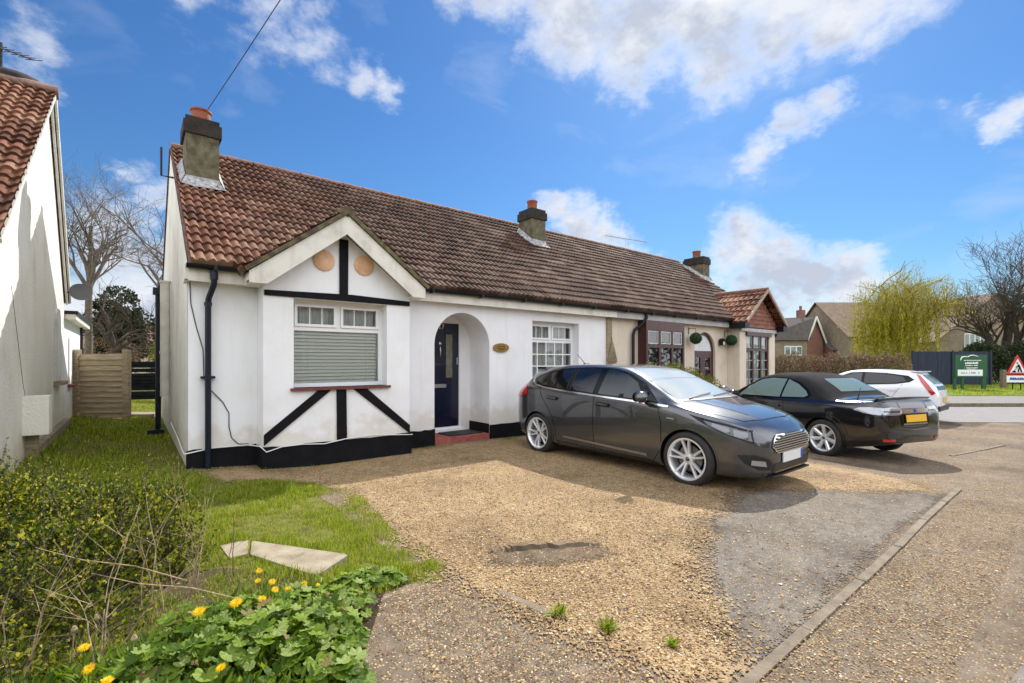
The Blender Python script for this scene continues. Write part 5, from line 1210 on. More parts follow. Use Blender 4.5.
# ------------------------------------------------------------------ black soft-top car
def car_black():
    t = thing('parked_car', 'black soft-top convertible parked tail to the road with a yellow rear plate', 'car', (10.60,4.12,gz(10.2)+.0), pi-.31, 'parked cars', local=True)
    Lg = 4.52; PT = paint('black_car_paint_mat', (.004,.004,.006), 0, .15, .0)
    P = dict(hw=[(0,.55),(.05,.68),(.15,.78),(.4,.85),(.8,.875),(3.6,.88),(4.0,.86),(4.26,.815),(4.42,.755),(4.49,.68),(4.52,.58)],
      zb=[(0,.24),(.2,.18),(1,.17),(3.2,.18),(3.9,.21),(4.2,.26),(4.52,.34)],
      zs=[(0,.56),(.08,.64),(.3,.74),(.7,.83),(1.2,.88),(1.8,.915),(2.6,.94),(3.3,.955),(3.9,.965),(4.23,.955),(4.40,.93),(4.48,.86),(4.52,.62)],
      ws=[(0,.48),(.05,.60),(.15,.71),(.4,.79),(.9,.83),(1.8,.84),(2.8,.845),(3.6,.83),(4.0,.80),(4.26,.745),(4.42,.69),(4.52,.5)],
      wr=[(0,.33),(.2,.50),(.8,.62),(1.3,.69),(1.6,.67),(2.05,.58),(2.4,.555),(2.9,.56),(3.3,.60),(3.55,.66),(3.80,.72),(4.2,.68),(4.42,.62),(4.52,.4)],
      zr=[(0,.62),(.1,.70),(.4,.80),(.9,.885),(1.3,.94),(1.45,.985),(1.9,1.21),(2.1,1.32),(2.45,1.375),(2.85,1.37),(3.25,1.27),(3.55,1.12),(3.76,1.005),(3.87,.995),(4.2,1.005),(4.38,1.01),(4.48,.91),(4.52,.65)],
      zt=[(0,.64),(.1,.73),(.4,.83),(.9,.915),(1.3,.965),(1.45,1.02),(1.9,1.25),(2.1,1.365),(2.45,1.43),(2.85,1.435),(3.25,1.36),(3.55,1.20),(3.76,1.06),(3.87,1.03),(4.2,1.03),(4.38,1.035),(4.48,.93),(4.52,.67)])
    c = Car(t, Lg, P, PT, (.92,3.595), arch=.352, softtop=(2.05,3.78), hwmax=.88)
    w0 = wheel(t, 7, style='single')
    for i, (s, sx) in enumerate(((3.595,1),(.92,1),(.92,-1),(3.595,-1))):
        w = w0 if i == 0 else copy_tree(w0, t)
        w.location = (sx*.775, s-Lg/2, .325); w.rotation_euler = (.4*i, 0, 0 if sx > 0 else pi)
    for sx in (-1,1):
        c.patch('window_surround', [(1.58,.93),(2.9,.955),(3.28,.985),(3.33,1.04),(3.24,1.13),(3.02,1.255),(2.8,1.325),(2.4,1.342),(2.12,1.305),(1.82,1.15)], GLOSSK, 'side', sx, .003)
        c.patch('window', [(1.74,.965),(2.72,.975),(2.72,1.312),(2.4,1.322),(2.16,1.285),(1.90,1.14)], CGL, 'side', sx, .0065)
        c.patch('window', [(2.76,.98),(3.21,1.00),(3.27,1.035),(3.20,1.11),(3.0,1.225),(2.76,1.31)], CGL, 'side', sx, .0065)
        c.strip('door_gap', [(1.42,.90),(1.36,.7),(1.38,.42),(1.50,.24)], .008, LIN, 'side', sx, .002)
        c.strip('door_gap', [(2.82,.945),(2.84,.6),(2.78,.26)], .008, LIN, 'side', sx, .002)
        c.strip('door_gap', [(1.48,.24),(2.80,.26)], .008, LIN, 'side', sx, .002)
        c.patch('door_handle', [(2.55,.79),(2.75,.80),(2.75,.83),(2.55,.82)], PT, 'side', sx, .018, thick=.014)
        c.strip('side_moulding', [(1.2,.26),(3.15,.285)], .035, PT, 'side', sx, .008, thick=.01)
        for s in (.92,3.595): c.strip('arch_lip', arcpts(s,.325,.362,-10,190,26), .02, PT, 'side', sx, .004, thick=.007)
        c.strip('arch_crease', arcpts(3.595,.325,.43,15,110,12), .022, PT, 'side', sx, .004, thick=.008)
        tl = c.patch('tail_light', [(4.10,.865),(4.24,.82),(4.44,.80),(4.48,.84),(4.46,.905),(4.30,.91),(4.18,.90)], CLRL, 'side', sx, .006, thick=.006)
        c.patch('tail_light', [(sx*.34,.795),(sx*.50,.79),(sx*.70,.80),(sx*.72,.90),(sx*.55,.915),(sx*.34,.90)], CLRL, 'rear', sx, .008, thick=.006)
        c.patch('lamp_band', [(sx*.36,.835),(sx*.68,.84),(sx*.68,.862),(sx*.36,.857)], LAMPK, 'rear', sx, .018, parent=tl)
        c.patch('reflector', [(sx*.50,.375),(sx*.70,.38),(sx*.70,.42),(sx*.50,.415)], REDL, 'rear', sx, .006)
        c.strip('boot_gap', [(sx*.33,.99),(sx*.34,.80),(sx*.32,.60),(0,.575)], .008, LIN, 'rear', sx, .003)
        mirror_part(c, sx, 1.80, .985, PT, PT)
        c.patch('headlight', [(.10,.62),(.4,.70),(.7,.80),(.4,.78),(.12,.71)], CLRL, 'side', sx, .006)
    c.patch('plate_recess', [(-.34,.63),(.34,.63),(.36,.80),(-.36,.80)], GLOSSK, 'rear', 1, .005)
    c.patch('boot_handle', [(-.34,.815),(.34,.815),(.33,.885),(-.33,.885)], M['chrome'], 'rear', 1, .012, thick=.012)
    c.patch('round_badge', [(.032*cos(2*pi*i/14),.85+.032*sin(2*pi*i/14)) for i in range(14)], PLB, 'rear', 1, .030)
    plate(c, Lg+.018, .735, .50, .115, PLY, False, .12)
    pz = c.patch('plate_surround', [(-.30,.635),(.30,.635),(.30,.658),(-.30,.658)], M['alu'], 'rear', 1, .012)
    c.strip('bumper_crease', [(-.80,.52),(-.4,.545),(.4,.545),(.80,.52)], .012, PT, 'rear', 1, .004, thick=.012)
    c.patch('rear_window', [(-.46,1.12),(.46,1.12),(.41,1.31),(.37,1.335),(-.37,1.335),(-.41,1.31)], CGL, 'rear', 1, .005)
    c.patch('windscreen', [(-.66,1.42),(-.3,1.36),(.3,1.36),(.66,1.42),(.58,1.9),(.53,2.08),(-.53,2.08),(-.58,1.9)], CG, 'top', 1, .004)
    mb = MB(); n = 12; rows = [[],[],[],[]]
    for i in range(n+1):
        q = i/n*2-1; x = q*.66; y = 4.38-Lg/2-.05*q*q; z = 1.045-.02*q*q
        for r, (dy, dz) in zip(rows, ((-.10,-.012),(.03,.028),(.05,.022),(-.02,-.03))): r.append((x,y+dy,z+dz))
    mb.grid(rows); mb.build('spoiler', PT, t, smooth=True)
    mb = MB(); mb.tube([(.62,4.02-Lg/2,.98),(.62,4.02-Lg/2,1.0),(.60,4.06-Lg/2,1.22)], [.022,.012,.003], 6); mb.build('aerial', TRIM, t)
    return c
car_black()

# ------------------------------------------------------------------ white hatchback
def car_white():
    t = thing('parked_car', 'white hatchback with tall slanting red tail lamps parked beyond the black convertible', 'car', (18.05,4.92,gz(18)), pi, 'parked cars', local=True)
    Lg = 3.98; PT = paint('white_paint_mat_car', (.78,.80,.84), 0, .35)
    P = dict(hw=[(0,.52),(.05,.66),(.2,.77),(.5,.84),(.9,.855),(3.3,.855),(3.6,.83),(3.82,.77),(3.94,.68),(3.98,.58)],
      zb=[(0,.24),(.3,.18),(3,.19),(3.6,.24),(3.98,.34)],
      zs=[(0,.60),(.1,.70),(.5,.86),(1.0,.94),(1.5,.98),(2.4,1.02),(3.1,1.07),(3.5,1.12),(3.75,1.08),(3.9,.95),(3.95,.85),(3.98,.62)],
      ws=[(0,.46),(.2,.70),(.6,.79),(1.2,.81),(3.1,.80),(3.6,.76),(3.85,.68),(3.98,.5)],
      wr=[(0,.3),(.3,.52),(1.0,.64),(1.5,.62),(1.9,.57),(3.2,.55),(3.55,.52),(3.8,.56),(3.93,.56),(3.98,.4)],
      zr=[(0,.66),(.1,.76),(.5,.90),(.95,1.01),(1.1,1.07),(1.7,1.38),(2.0,1.44),(2.5,1.455),(3.1,1.43),(3.5,1.38),(3.68,1.24),(3.84,1.08),(3.93,.92),(3.98,.66)],
      zt=[(0,.68),(.1,.78),(.5,.93),(.95,1.04),(1.1,1.10),(1.7,1.42),(2.0,1.49),(2.5,1.51),(3.1,1.485),(3.5,1.435),(3.68,1.28),(3.84,1.10),(3.93,.94),(3.98,.68)])
    c = Car(t, Lg, P, PT, (.80,3.33), arch=.35, hwmax=.855)
    w0 = wheel(t, 6, style='single')
    for i, (s, sx) in enumerate(((3.33,1),(.80,1),(.80,-1),(3.33,-1))):
        w = w0 if i == 0 else copy_tree(w0, t)
        w.location = (sx*.75, s-Lg/2, .325); w.rotation_euler = (.4*i, 0, 0 if sx > 0 else pi)
    for sx in (-1,1):
        c.patch('window_surround', [(1.15,1.0),(2.3,1.045),(3.05,1.09),(3.35,1.15),(3.45,1.22),(3.3,1.33),(2.8,1.40),(2.2,1.425),(1.9,1.40),(1.6,1.27)], GLOSSK, 'side', sx, .003)
        c.patch('window', [(1.35,1.04),(2.2,1.07),(2.2,1.40),(1.92,1.375),(1.65,1.25)], CG, 'side', sx, .0065)
        c.patch('window', [(2.27,1.075),(3.02,1.12),(3.28,1.18),(3.18,1.30),(2.8,1.37),(2.27,1.40)], CGT, 'side', sx, .0065)
        c.patch('tail_light', [(3.47,1.375),(3.55,1.33),(3.76,1.08),(3.90,.86),(3.83,.80),(3.72,.98),(3.60,1.15)], REDL, 'side', sx, .008, thick=.008)
        c.strip('door_gap', [(2.24,1.03),(2.25,.6),(2.22,.25)], .008, LIN, 'side', sx, .002); c.strip('door_gap', [(3.2,1.1),(3.05,.85),(2.9,.6),(2.86,.27)], .008, LIN, 'side', sx, .002)
        c.strip('door_gap', [(1.12,.95),(1.08,.6),(1.16,.25)], .008, LIN, 'side', sx, .002)
        for s in (2.1,3.0): c.patch('door_handle', [(s-.10,.90),(s+.10,.91),(s+.10,.94),(s-.10,.93)], PT, 'side', sx, .018, thick=.012)
        for s in (.80,3.33): c.strip('arch_lip', arcpts(s,.325,.36,-10,190,24), .018, TRIM, 'side', sx, .004, thick=.005)
        mirror_part(c, sx, 1.45, 1.08, PT, PT)
        c.patch('headlight', [(.08,.66),(.4,.78),(.7,.90),(.4,.87),(.1,.76)], CLRL, 'side', sx, .006)
    c.patch('rear_window', [(-.50,1.10),(.50,1.10),(.46,1.36),(-.46,1.36)], CGL, 'rear', 1, .005)
    c.patch('rear_bumper', [(-.70,.36),(.70,.36),(.66,.50),(-.66,.50)], TRIM, 'rear', 1, .005)
    c.patch('boot_trim', [(-.48,.93),(.48,.93),(.48,1.04),(-.48,1.04)], GLOSSK, 'rear', 1, .006)
    c.patch('windscreen', [(-.62,1.02),(0,.96),(.62,1.02),(.54,1.68),(-.54,1.68)], CG, 'top', 1, .004)
    mb = MB(); mb.prism([(-.52,3.32-Lg/2),(.52,3.32-Lg/2),(.49,3.60-Lg/2),(-.49,3.60-Lg/2)], 2, 1.43, 1.462); mb.build('spoiler', PT, t)
    plate(c, Lg+.008, .66, .50, .115, PLY, False)
car_white()

# ================================================================== vegetation
def rv(r): 
    while True:
        v = Vector((r.uniform(-1,1),r.uniform(-1,1),r.uniform(-1,1)))
        if .05 < v.length < 1: return v.normalized()
def leaf(mb, p, d, n, l, w, fold=.25):
    """pointed leaf from p along d, normal n: two quads with a fold"""
    s = d.cross(n).normalized(); t = p+d*l; m = p+d*l*.45
    mb.add([p, m-s*w+n*fold*w, t, m, m+s*w+n*fold*w], [(0,1,2,3),(0,3,2,4)])
def tri_leaf(mb, p, d, n, l, w):
    s = d.cross(n).normalized(); mb.add([p, p+d*l*.5-s*w, p+d*l, p+d*l*.5+s*w], [(0,1,2,3)])

def bare_tree(name, lab, cat, base, h, r0, seed, mat, spread=.62, up=.25, levels=6, grp=None, leafmat=None, twig=.006, first=.30, kids=(3,4), lean=(0,0)):
    r = random.Random(seed); b = Vector(base); t = thing(name, lab, cat, base, group=grp); tr = MB(); cr = MB()
    def grow(p, d, ln, rad, lev, mb):
        n = 4 if lev <= 1 else 3; pts = [p]; rr = [rad]; q = p.copy(); dd = d.copy()
        for i in range(n):
            dd = (dd+rv(r)*.16*(1+.25*lev)+Vector((0,0,up*.12))).normalized(); q = q+dd*ln/n; pts.append(q.copy()); rr.append(max(twig*.5, rad*(1-.42*(i+1)/n)))
        mb.tube(pts, rr, 7 if lev < 2 else 4 if lev < 4 else 3, cap=False)
        if lev >= levels: return
        k = r.randint(*kids)
        for i in range(k):
            f = r.uniform(.35,1) if i else 1; idx = min(n, max(1,int(f*n))); pp = pts[idx]; ra = rr[idx]
            ax = (dd.orthogonal().normalized()); ax.rotate(Matrix.Rotation(r.uniform(0,2*pi),3,dd)); nd = (dd*(1-spread*.55)+ax*spread*r.uniform(.7,1.25)+Vector((0,0,up*.5))).normalized()
            grow(pp, nd, ln*r.uniform(.62,.84), ra*r.uniform(.55,.75), lev+1, cr)
    d0 = Vector((lean[0],lean[1],1)).normalized()
    n = 6; pts = [b+Vector((0,0,-.1))]+[b+d0*h*first*(i/n)+Vector((r.uniform(-.03,.03),r.uniform(-.03,.03),0))*h*.08 for i in range(1,n+1)]
    tr.tube(pts, [r0*1.25]+[r0*(1-.25*i/n) for i in range(1,n+1)], 9, cap=False)
    top = pts[-1]
    for i in range(5):
        a = 2*pi*i/5+r.uniform(-.4,.4); grow(top-Vector((0,0,h*.05*r.random())), Vector((cos(a)*spread, sin(a)*spread, .9+up)).normalized(), h*r.uniform(.20,.28), r0*.55, 1, tr if False else cr)
    grow(top, d0, h*.27, r0*.7, 1, cr)
    tr.build('trunk', mat, t, smooth=True); cr.build('crown', mat, t, smooth=True)
    return t

def leaf_cloud(mb, blobs, n, l, w, r, shell=.55, up=0, quad=True):
    """leaves through the volume of a set of ellipsoids (c, (rx,ry,rz)), denser at the rim, with clumps"""
    tot = sum(b[1][0]*b[1][1]*b[1][2] for b in blobs); 
    for c, R in blobs:
        c = Vector(c)
        for _ in range(int(n*R[0]*R[1]*R[2]/tot)):
            d = rv(r); q = r.random()**(1/3)*(1-shell)+shell*r.uniform(.82,1.05)
            p = c+Vector((d.x*R[0]*q, d.y*R[1]*q, d.z*R[2]*q))
            if noise.noise(p*2.3/max(.25,min(R)))< -.22: continue
            if n == 150000 and noise.noise(p*8) < -.12: continue
            dd = (d+rv(r)*.9+Vector((0,0,up))).normalized(); nn = rv(r); nn = (nn-dd*nn.dot(dd)).normalized(); s = r.uniform(.7,1.3)
            tri_leaf(mb, p, dd, nn, l*s, w*s)

# ------------------------------------------------------------------ lawn grass
r = random.Random(5); g = MB()
lawn = [(-1.05,5.0),(-.6,2.2),(.6,2.3),(1.15,2.75),(1.6,2.72),(1.78,3.3),(1.74,3.9),(1.86,4.6),(1.95,5.35),(1.6,5.85),(1.2,6.2),(.7,6.55),(.5,7.2),(-1.05,7.2)]
slabs = [[(.49,4.11),(.69,4.08),(.63,3.79),(.51,3.79)], [(.70,4.07),(1.19,3.34),(.92,3.15),(.64,3.78)]]
def blade(x, y, h, w, z=None):
    z = gz(x) if z is None else z
    a = r.uniform(0,2*pi); lx, ly = cos(a)*h*r.uniform(.1,.75), sin(a)*h*r.uniform(.1,.75); sx, sy = -sin(a+.6)*w, cos(a+.6)*w
    o = len(g.v); g.v += [(x-sx,y-sy,z),(x+sx,y+sy,z),(x+lx*.4+sx*.7,y+ly*.4+sy*.7,z+h*.6),(x+lx*.4-sx*.7,y+ly*.4-sy*.7,z+h*.6),(x+lx,y+ly,z+h*r.uniform(.75,1))]
    g.f += [(o,o+1,o+2,o+3),(o+3,o+2,o+4)]; g.mi += [0,0]
n = 0
while n < 85000:
    x = r.uniform(-1.05,2.05); y = r.uniform(2.3,7.2)
    if not inpoly(x,y,lawn) or any(inpoly(x,y,s) for s in slabs): continue
    q = noise.noise(Vector((x*1.6,y*1.6,1)))+.5*noise.noise(Vector((x*6,y*6,3)))
    if q+.25*max(0,x-.9) < -.10-.25*(x<.6) and r.random() < .76: continue
    if (x-1.55)**2/.05+(y-5.0)**2/.06 < 1 and r.random() < .9: continue
    h = (.030+.055*max(0,q+.2))*r.uniform(.5,1.3); blade(x, y, h, r.uniform(.0012,.0026)); n += 1
for _ in range(26000):      # side passage, longer and coarser
    y = r.uniform(5.2,21); x = r.uniform(-1.05,.5 if y < 14.3 else 1.6); q = noise.noise(Vector((x*1.2,y*.8,4)))
    if q < -.1 and r.random() < .7: continue
    blade(x, y, (.05+.10*max(0,q))*r.uniform(.5,1.3), .006)
def tuft(cx, cy, R, n, h, w=.002):
    for _ in range(n):
        a = r.uniform(0,2*pi); q = R*sqrt(r.random()); blade(cx+q*cos(a), cy+q*sin(a)*.8, h*r.uniform(.4,1.2)*(1.15-q/R), w)
for cx, cy, R, n, h in ((1.30,5.62,.30,1500,.10),(1.55,5.50,.22,900,.09),(1.40,2.95,.22,900,.11),(1.62,2.95,.14,500,.08),(1.50,3.25,.18,700,.08),(.4,6.4,.2,500,.12),(.75,7.0,.15,200,.06),
      (5.5,6.95,.28,380,.09),(5.0,6.6,.2,130,.04),(4.15,7.05,.22,240,.06),(3.5,6.72,.25,200,.06),(2.6,6.78,.9,420,.055),(3.9,7.1,.35,260,.07),(1.9,6.8,.3,160,.07),(1.35,6.8,.3,200,.07),(2.2,5.9,.3,120,.025),(3.0,6.3,.35,160,.025),(2.9,4.5,.22,80,.02),(2.1,4.8,.15,70,.02),(4.6,6.3,.2,120,.03)):
    tuft(cx, cy, R, n, h)
for s in slabs:
    for (xa,ya),(xb,yb) in zip(s, s[1:]+s[:1]):
        for k in range(4): t_ = r.random(); tuft(xa+(xb-xa)*t_+r.uniform(-.015,.015), ya+(yb-ya)*t_+r.uniform(-.015,.015), .045, 34, .035)
# weeds in the cracks
for cx, cy, R, n, h in ((3.02,1.02,.10,110,.02),(4.35,1.08,.06,40,.015),(7.9,2.2,.2,60,.02)): tuft(cx, cy, R, n, h, .0015)
tag(g.build('grass', M['grass'], kind='stuff'), 'short bright green grass on the lawn and side passage', 'grass')
def weed(x, y, R, lab, seed, cnt=46, mat='grass', h=.07):
    q = random.Random(seed); mb = MB()
    for _ in range(cnt):
        a = q.uniform(0,2*pi); d = Vector((cos(a),sin(a),q.uniform(.2,1.3))).normalized(); nn = Vector((-cos(a)*.7,-sin(a)*.7,1)); p = Vector((x+q.uniform(-.4,.4)*R,y+q.uniform(-.4,.4)*R,gz(x)+.012))
        leaf(mb, p, d, (nn-d*nn.dot(d)).normalized(), R*q.uniform(.6,1.1), .006)
    tag(mb.build('weed', M[mat], at=(x,y,gz(x))), lab, 'weed', 'weeds in the gravel')
weed(1.90,1.97,.085,'leafy green weed at the end of the short concrete strip in the gravel',1)
weed(2.02,1.70,.075,'bright green weed tuft in the gravel just below the leafy weed',2,60)
weed(2.16,1.40,.05,'small green weed at the bottom edge of the gravel near the kerb',3,40)

# ------------------------------------------------------------------ low bush at the lower left
bu = thing('bush', 'sprawling dark green and yellow bush with tiny leaves filling the lower left corner', 'bush', (-.5,3.9,.15))
r = random.Random(21); bl = MB(); br = MB()
mounds = [((-1.0,4.9,.42),(.5,.5,.36)),((-.6,4.4,.40),(.42,.42,.34)),((-.2,4.1,.36),(.34,.36,.34)),((-1.2,4.3,.44),(.45,.5,.36)),((.05,3.95,.30),(.34,.42,.36)),((-.25,3.45,.30),(.38,.42,.34)),((-.6,3.05,.28),(.42,.42,.34)),((-.95,2.75,.28),(.45,.45,.36)),((-.20,3.0,.16),(.30,.3,.26)),((-.5,2.6,.18),(.32,.3,.24)),((-.10,4.30,.22),(.38,.42,.40)),((-.45,4.75,.25),(.45,.5,.38)),((-.9,4.6,.28),(.5,.6,.42)),((-.35,3.9,.22),(.42,.5,.42)),((-.85,3.8,.26),(.55,.6,.44)),((-.15,3.55,.14),(.30,.35,.30)),
    ((-.55,3.3,.12),(.40,.40,.32)),((-1.0,3.2,.15),(.45,.5,.40)),((-1.3,4.0,.25),(.5,.8,.46)),((.18,4.05,.12),(.22,.28,.30)),((.22,3.7,.08),(.2,.25,.24))]
leaf_cloud(bl, mounds, 150000, .024, .0085, r, .50, .35)
for c, R in mounds:
    for _ in range(int(30*R[0]*R[1]/.2)):        # shoots standing out of the bush
        d = rv(r); d.z = abs(d.z); p = Vector(c)+Vector((d.x*R[0],d.y*R[1],d.z*R[2]))*.8; q = p.copy(); dd = (d*.6+Vector((r.uniform(-.3,.3),r.uniform(-.3,.3),.8))).normalized(); pts = [p]; Ln = r.uniform(.12,.30)
        for k in range(5):
            dd = (dd+rv(r)*.15).normalized(); q = q+dd*Ln/5; pts.append(q.copy())
            for _2 in range(7):
                e = (rv(r)+dd*.4).normalized(); nn = rv(r); nn = (nn-e*nn.dot(e)).normalized(); tri_leaf(bl, q+rv(r)*.006, e, nn, r.uniform(.010,.018), .0045)
        br.tube(pts, [.003,.0028,.0025,.002,.0015,.001], 3, cap=False)
    for _ in range(16):
        d = rv(r); d.z = abs(d.z); br.tube([Vector((c[0],c[1],.1)), Vector(c)+Vector((d.x*R[0],d.y*R[1],d.z*R[2]))*.5+rv(r)*.03, Vector(c)+Vector((d.x*R[0],d.y*R[1],d.z*R[2]))*1.0], [.008,.005,.002], 4, cap=False)
bl.build('foliage', M['bushleaf'], bu); br.build('branches', M['bark2'], bu)

# ------------------------------------------------------------------ dry stems
def dry_plant(x, y, h, n, lab, seed, mat='twig', lean=.25, rad=.0033, side=4):
    q = random.Random(seed); t = MB(); z0 = gz(x)
    for i in range(n):
        a = q.uniform(0,2*pi); d = Vector((cos(a)*lean*q.random(), sin(a)*lean*q.random(), 1)).normalized(); p = Vector((x+q.uniform(-.05,.05),y+q.uniform(-.05,.05),z0)); H = h*q.uniform(.55,1); pts = [p]
        for k in range(8): d = (d+rv(q)*.17).normalized(); p = p+d*H/8; pts.append(p.copy())
        R = rad*q.uniform(.7,1.1); t.tube(pts, [R*(1-.7*k/8) for k in range(9)], 5)
        for _ in range(q.randint(1,side)):
            k = q.randint(2,6); e = (pts[k+1]-pts[k]).normalized(); s = (e*.6+rv(q)*.8); s.z = abs(s.z)*.8+.15; s.normalize(); pp = pts[k].copy(); L2 = H*q.uniform(.12,.38); sp = [pp.copy()]
            for m in range(4): s = (s+rv(q)*.12).normalized(); pp = pp+s*L2/4; sp.append(pp.copy())
            t.tube(sp, [R*.5,R*.45,R*.38,R*.3,R*.15], 4)
    tag(t.build('dried_plant', M[mat], at=(x,y,z0)), lab, 'dried plant', 'dried plants in the flower bed')
dry_plant(.27,3.30,.98,5,'tallest cluster of pale dry stems standing at the right end of the bush',3, rad=.0042, side=7)
dry_plant(.08,3.05,.86,5,'pale dry stems left of the tallest cluster, spreading',4)
dry_plant(-.10,2.72,.72,6,'crooked pale dry stems in the middle of the bush front',5, lean=.5)
dry_plant(-.32,2.62,.70,5,'thin pale dry stems near the left edge in front of the bush',6, lean=.6)
dry_plant(.46,3.48,.58,3,'dark reddish bare twig leaning right beside the paving slab',9,'twigdark',.5)
dry_plant(.12,3.7,.72,4,'brown twigs rising out of the back of the bush',12,'twigdark',.3)
for k, (a, b, lab) in enumerate((((.20,2.75,.42),(-.35,3.05,.62),'long pale dry stalk lying slanted across the front of the bush'),((.42,2.70,.28),(-.15,2.9,.50),'second fallen dry stalk lying lower across the bush'))):
    mb = MB(); a = Vector(a); b = Vector(b); mb.tube([a, a.lerp(b,.35)+Vector((0,0,.015)), a.lerp(b,.7)-Vector((0,0,.01)), b], [.003,.0028,.0022,.0012], 5); tag(mb.build('dry_stalk', M['twig'], at=a), lab, 'dry stalk')

# ------------------------------------------------------------------ mallow plants, herbs, dandelions
def mallow_leaf(mb, c, nrm, up, R, q):
    nrm = nrm.normalized(); u = (up-nrm*up.dot(nrm)).normalized(); w = nrm.cross(u); N_ = 7; ring = []
    for i in range(N_*4+1):
        a = -2.75+5.5*i/(N_*4); ph = (i % 4)/4; lob = .90+.10*cos(2*pi*(ph-.5))
        rr = R*lob*(1 if abs(a) < 2.2 else .85); z = .10*R*cos(2*pi*(ph-.5))*.7+.16*R*(rr/R)**2
        ring.append(c+u*cos(a)*rr+w*sin(a)*rr+nrm*z)
    mid = [c+(p-c)*.5-nrm*.02*R for p in ring]
    o = len(mb.v); m = len(ring); mb.v += [tuple(c)]+[tuple(p) for p in mid]+[tuple(p) for p in ring]
    for i in range(m-1):
        mb.f.append((o,o+1+i,o+2+i)); mb.f.append((o+1+i,o+1+m+i,o+2+m+i,o+2+i)); mb.mi += [0,0]
def mallow(x, y, R, H, n, lab, seed):
    q = random.Random(seed); z0 = gz(x); t = thing('mallow_plant', lab, 'plant', (x,y,z0), group='leafy mallow plants in the flower bed'); lf = MB(); st = MB()
    for i in range(n):
        a = q.uniform(0,2*pi); e = q.random()**.6; p = Vector((x+cos(a)*R*e, y+sin(a)*R*e, z0+H*(1-.55*e*e)*q.uniform(.55,1.08)))
        nn = Vector((cos(a)*.7*e+q.uniform(-.35,.35), sin(a)*.7*e+q.uniform(-.35,.35), 1)); mallow_leaf(lf, p, nn, Vector((cos(a),sin(a),-.1)), q.uniform(.016,.050), q)
        st.tube([(x,y,z0), ((x+p.x)/2+q.uniform(-.02,.02),(y+p.y)/2,z0+(p.z-z0)*.65), tuple(p)], .0018, 3, cap=False)
    lf.build('leaves', M['mallow'], t, smooth=True); st.build('stems', M['herb'], t)
spots = [(.66,1.98,.13,.16),(.78,2.30,.12,.14),(.94,2.62,.12,.12),(.82,2.55,.17,.20),(.72,2.35,.17,.20),(.62,2.62,.18,.17),(.50,2.42,.18,.24),(.60,2.15,.16,.20),(.40,2.25,.17,.26),(.42,2.75,.16,.15),(1.0,2.86,.13,.11),(1.14,2.92,.12,.10),(1.26,2.88,.10,.08),(.20,2.55,.18,.24),(.22,2.28,.18,.22),(.70,2.80,.14,.12),(.05,2.35,.17,.20)]
locs = ['at the very bottom of the bed on the tarmac edge','spilling onto the tarmac halfway up the bed edge','on the tarmac edge just below the tip of the bed','at the tip of the bed beside the tarmac','beside the tarmac edge, second from the tip','under the topmost mallow leaves in the middle of the bed','in the middle of the bed below the dandelions','at the bottom edge of the picture by the tarmac','at the bottom edge, left of the one by the tarmac','just in front of the dandelion cluster','at the corner of the larger paving slab','right of the slab at the lawn tip, pale leaves','furthest right in the bed, low and dark','in front of the tallest dry stems','at the bottom below the tall dry stems','between the dandelion cluster and the slab','at the bottom left among dry stalks']
for i, (x, y, R, H) in enumerate(spots): mallow(x, y, R, H, 62, 'mallow with lobed green leaves '+locs[i], 50+i)
hb = MB(); r = random.Random(8); bed = [(-1.2,1.6),(.60,1.7),(.74,2.4),(1.0,2.75),(.95,3.0),(.75,3.0),(.45,3.1),(.2,2.9),(-.3,2.6),(-1.2,2.5)]; k = 0
while k < 4600:
    x = r.uniform(-1.2,1.3); y = r.uniform(1.9,3.6)
    if not inpoly(x,y,bed): continue
    a = r.uniform(0,2*pi); d = Vector((cos(a)*.8,sin(a)*.8,r.uniform(.4,1.5))).normalized(); nn = Vector((-cos(a),-sin(a),.9)); nn = (nn-d*nn.dot(d)).normalized()
    p = Vector((x,y,gz(x)+r.uniform(0,.10 if y < 2.6 else .04))); leaf(hb, p, d, nn, r.uniform(.04,.10), r.uniform(.006,.015), .35); k += 1
tag(hb.build('ground_cover', M['herb'], kind='stuff'), 'low green weeds covering the flower bed', 'ground cover')
sheet('flower_bed', wobble([(-3,1.5),(.60,1.7),(.70,2.3),(1.0,2.72),(1.3,2.9),(1.1,3.1),(.5,3.6),(-3,5.0)], .04, .15, 6), .006, M['soil'])
def dandelion(x, y, z, R, lab, seed):
    q = random.Random(seed); z0 = gz(x); t = thing('dandelion', lab, 'flower', (x,y,z0), group='yellow dandelions'); st = MB(); st.tube([(x+q.uniform(-.03,.03),y+q.uniform(-.03,.03),z0),(x+q.uniform(-.01,.01),y,z0+(z-z0)*.5),(x,y,z)], .0028, 5); st.build('stem', M['herb'], t)
    h = MB(); ax = Vector((q.uniform(-.3,.3)-.1,q.uniform(-.3,.3)-.35,1)).normalized(); u = ax.orthogonal().normalized(); w = ax.cross(u); c = Vector((x,y,z))
    for ring, (rr, up, cnt) in enumerate(((1,.05,26),(.8,.25,24),(.58,.5,18),(.32,.8,12))):
        for i in range(cnt):
            a = 2*pi*i/cnt+ring*.4+q.uniform(-.08,.08); d = (u*cos(a)+w*sin(a)+ax*up).normalized(); tri_leaf(h, c+ax*.002, d, (ax-d*ax.dot(d)).normalized(), R*rr*q.uniform(.85,1.1), R*.10)
    h.build('flower_head', M['dandelion'], t)
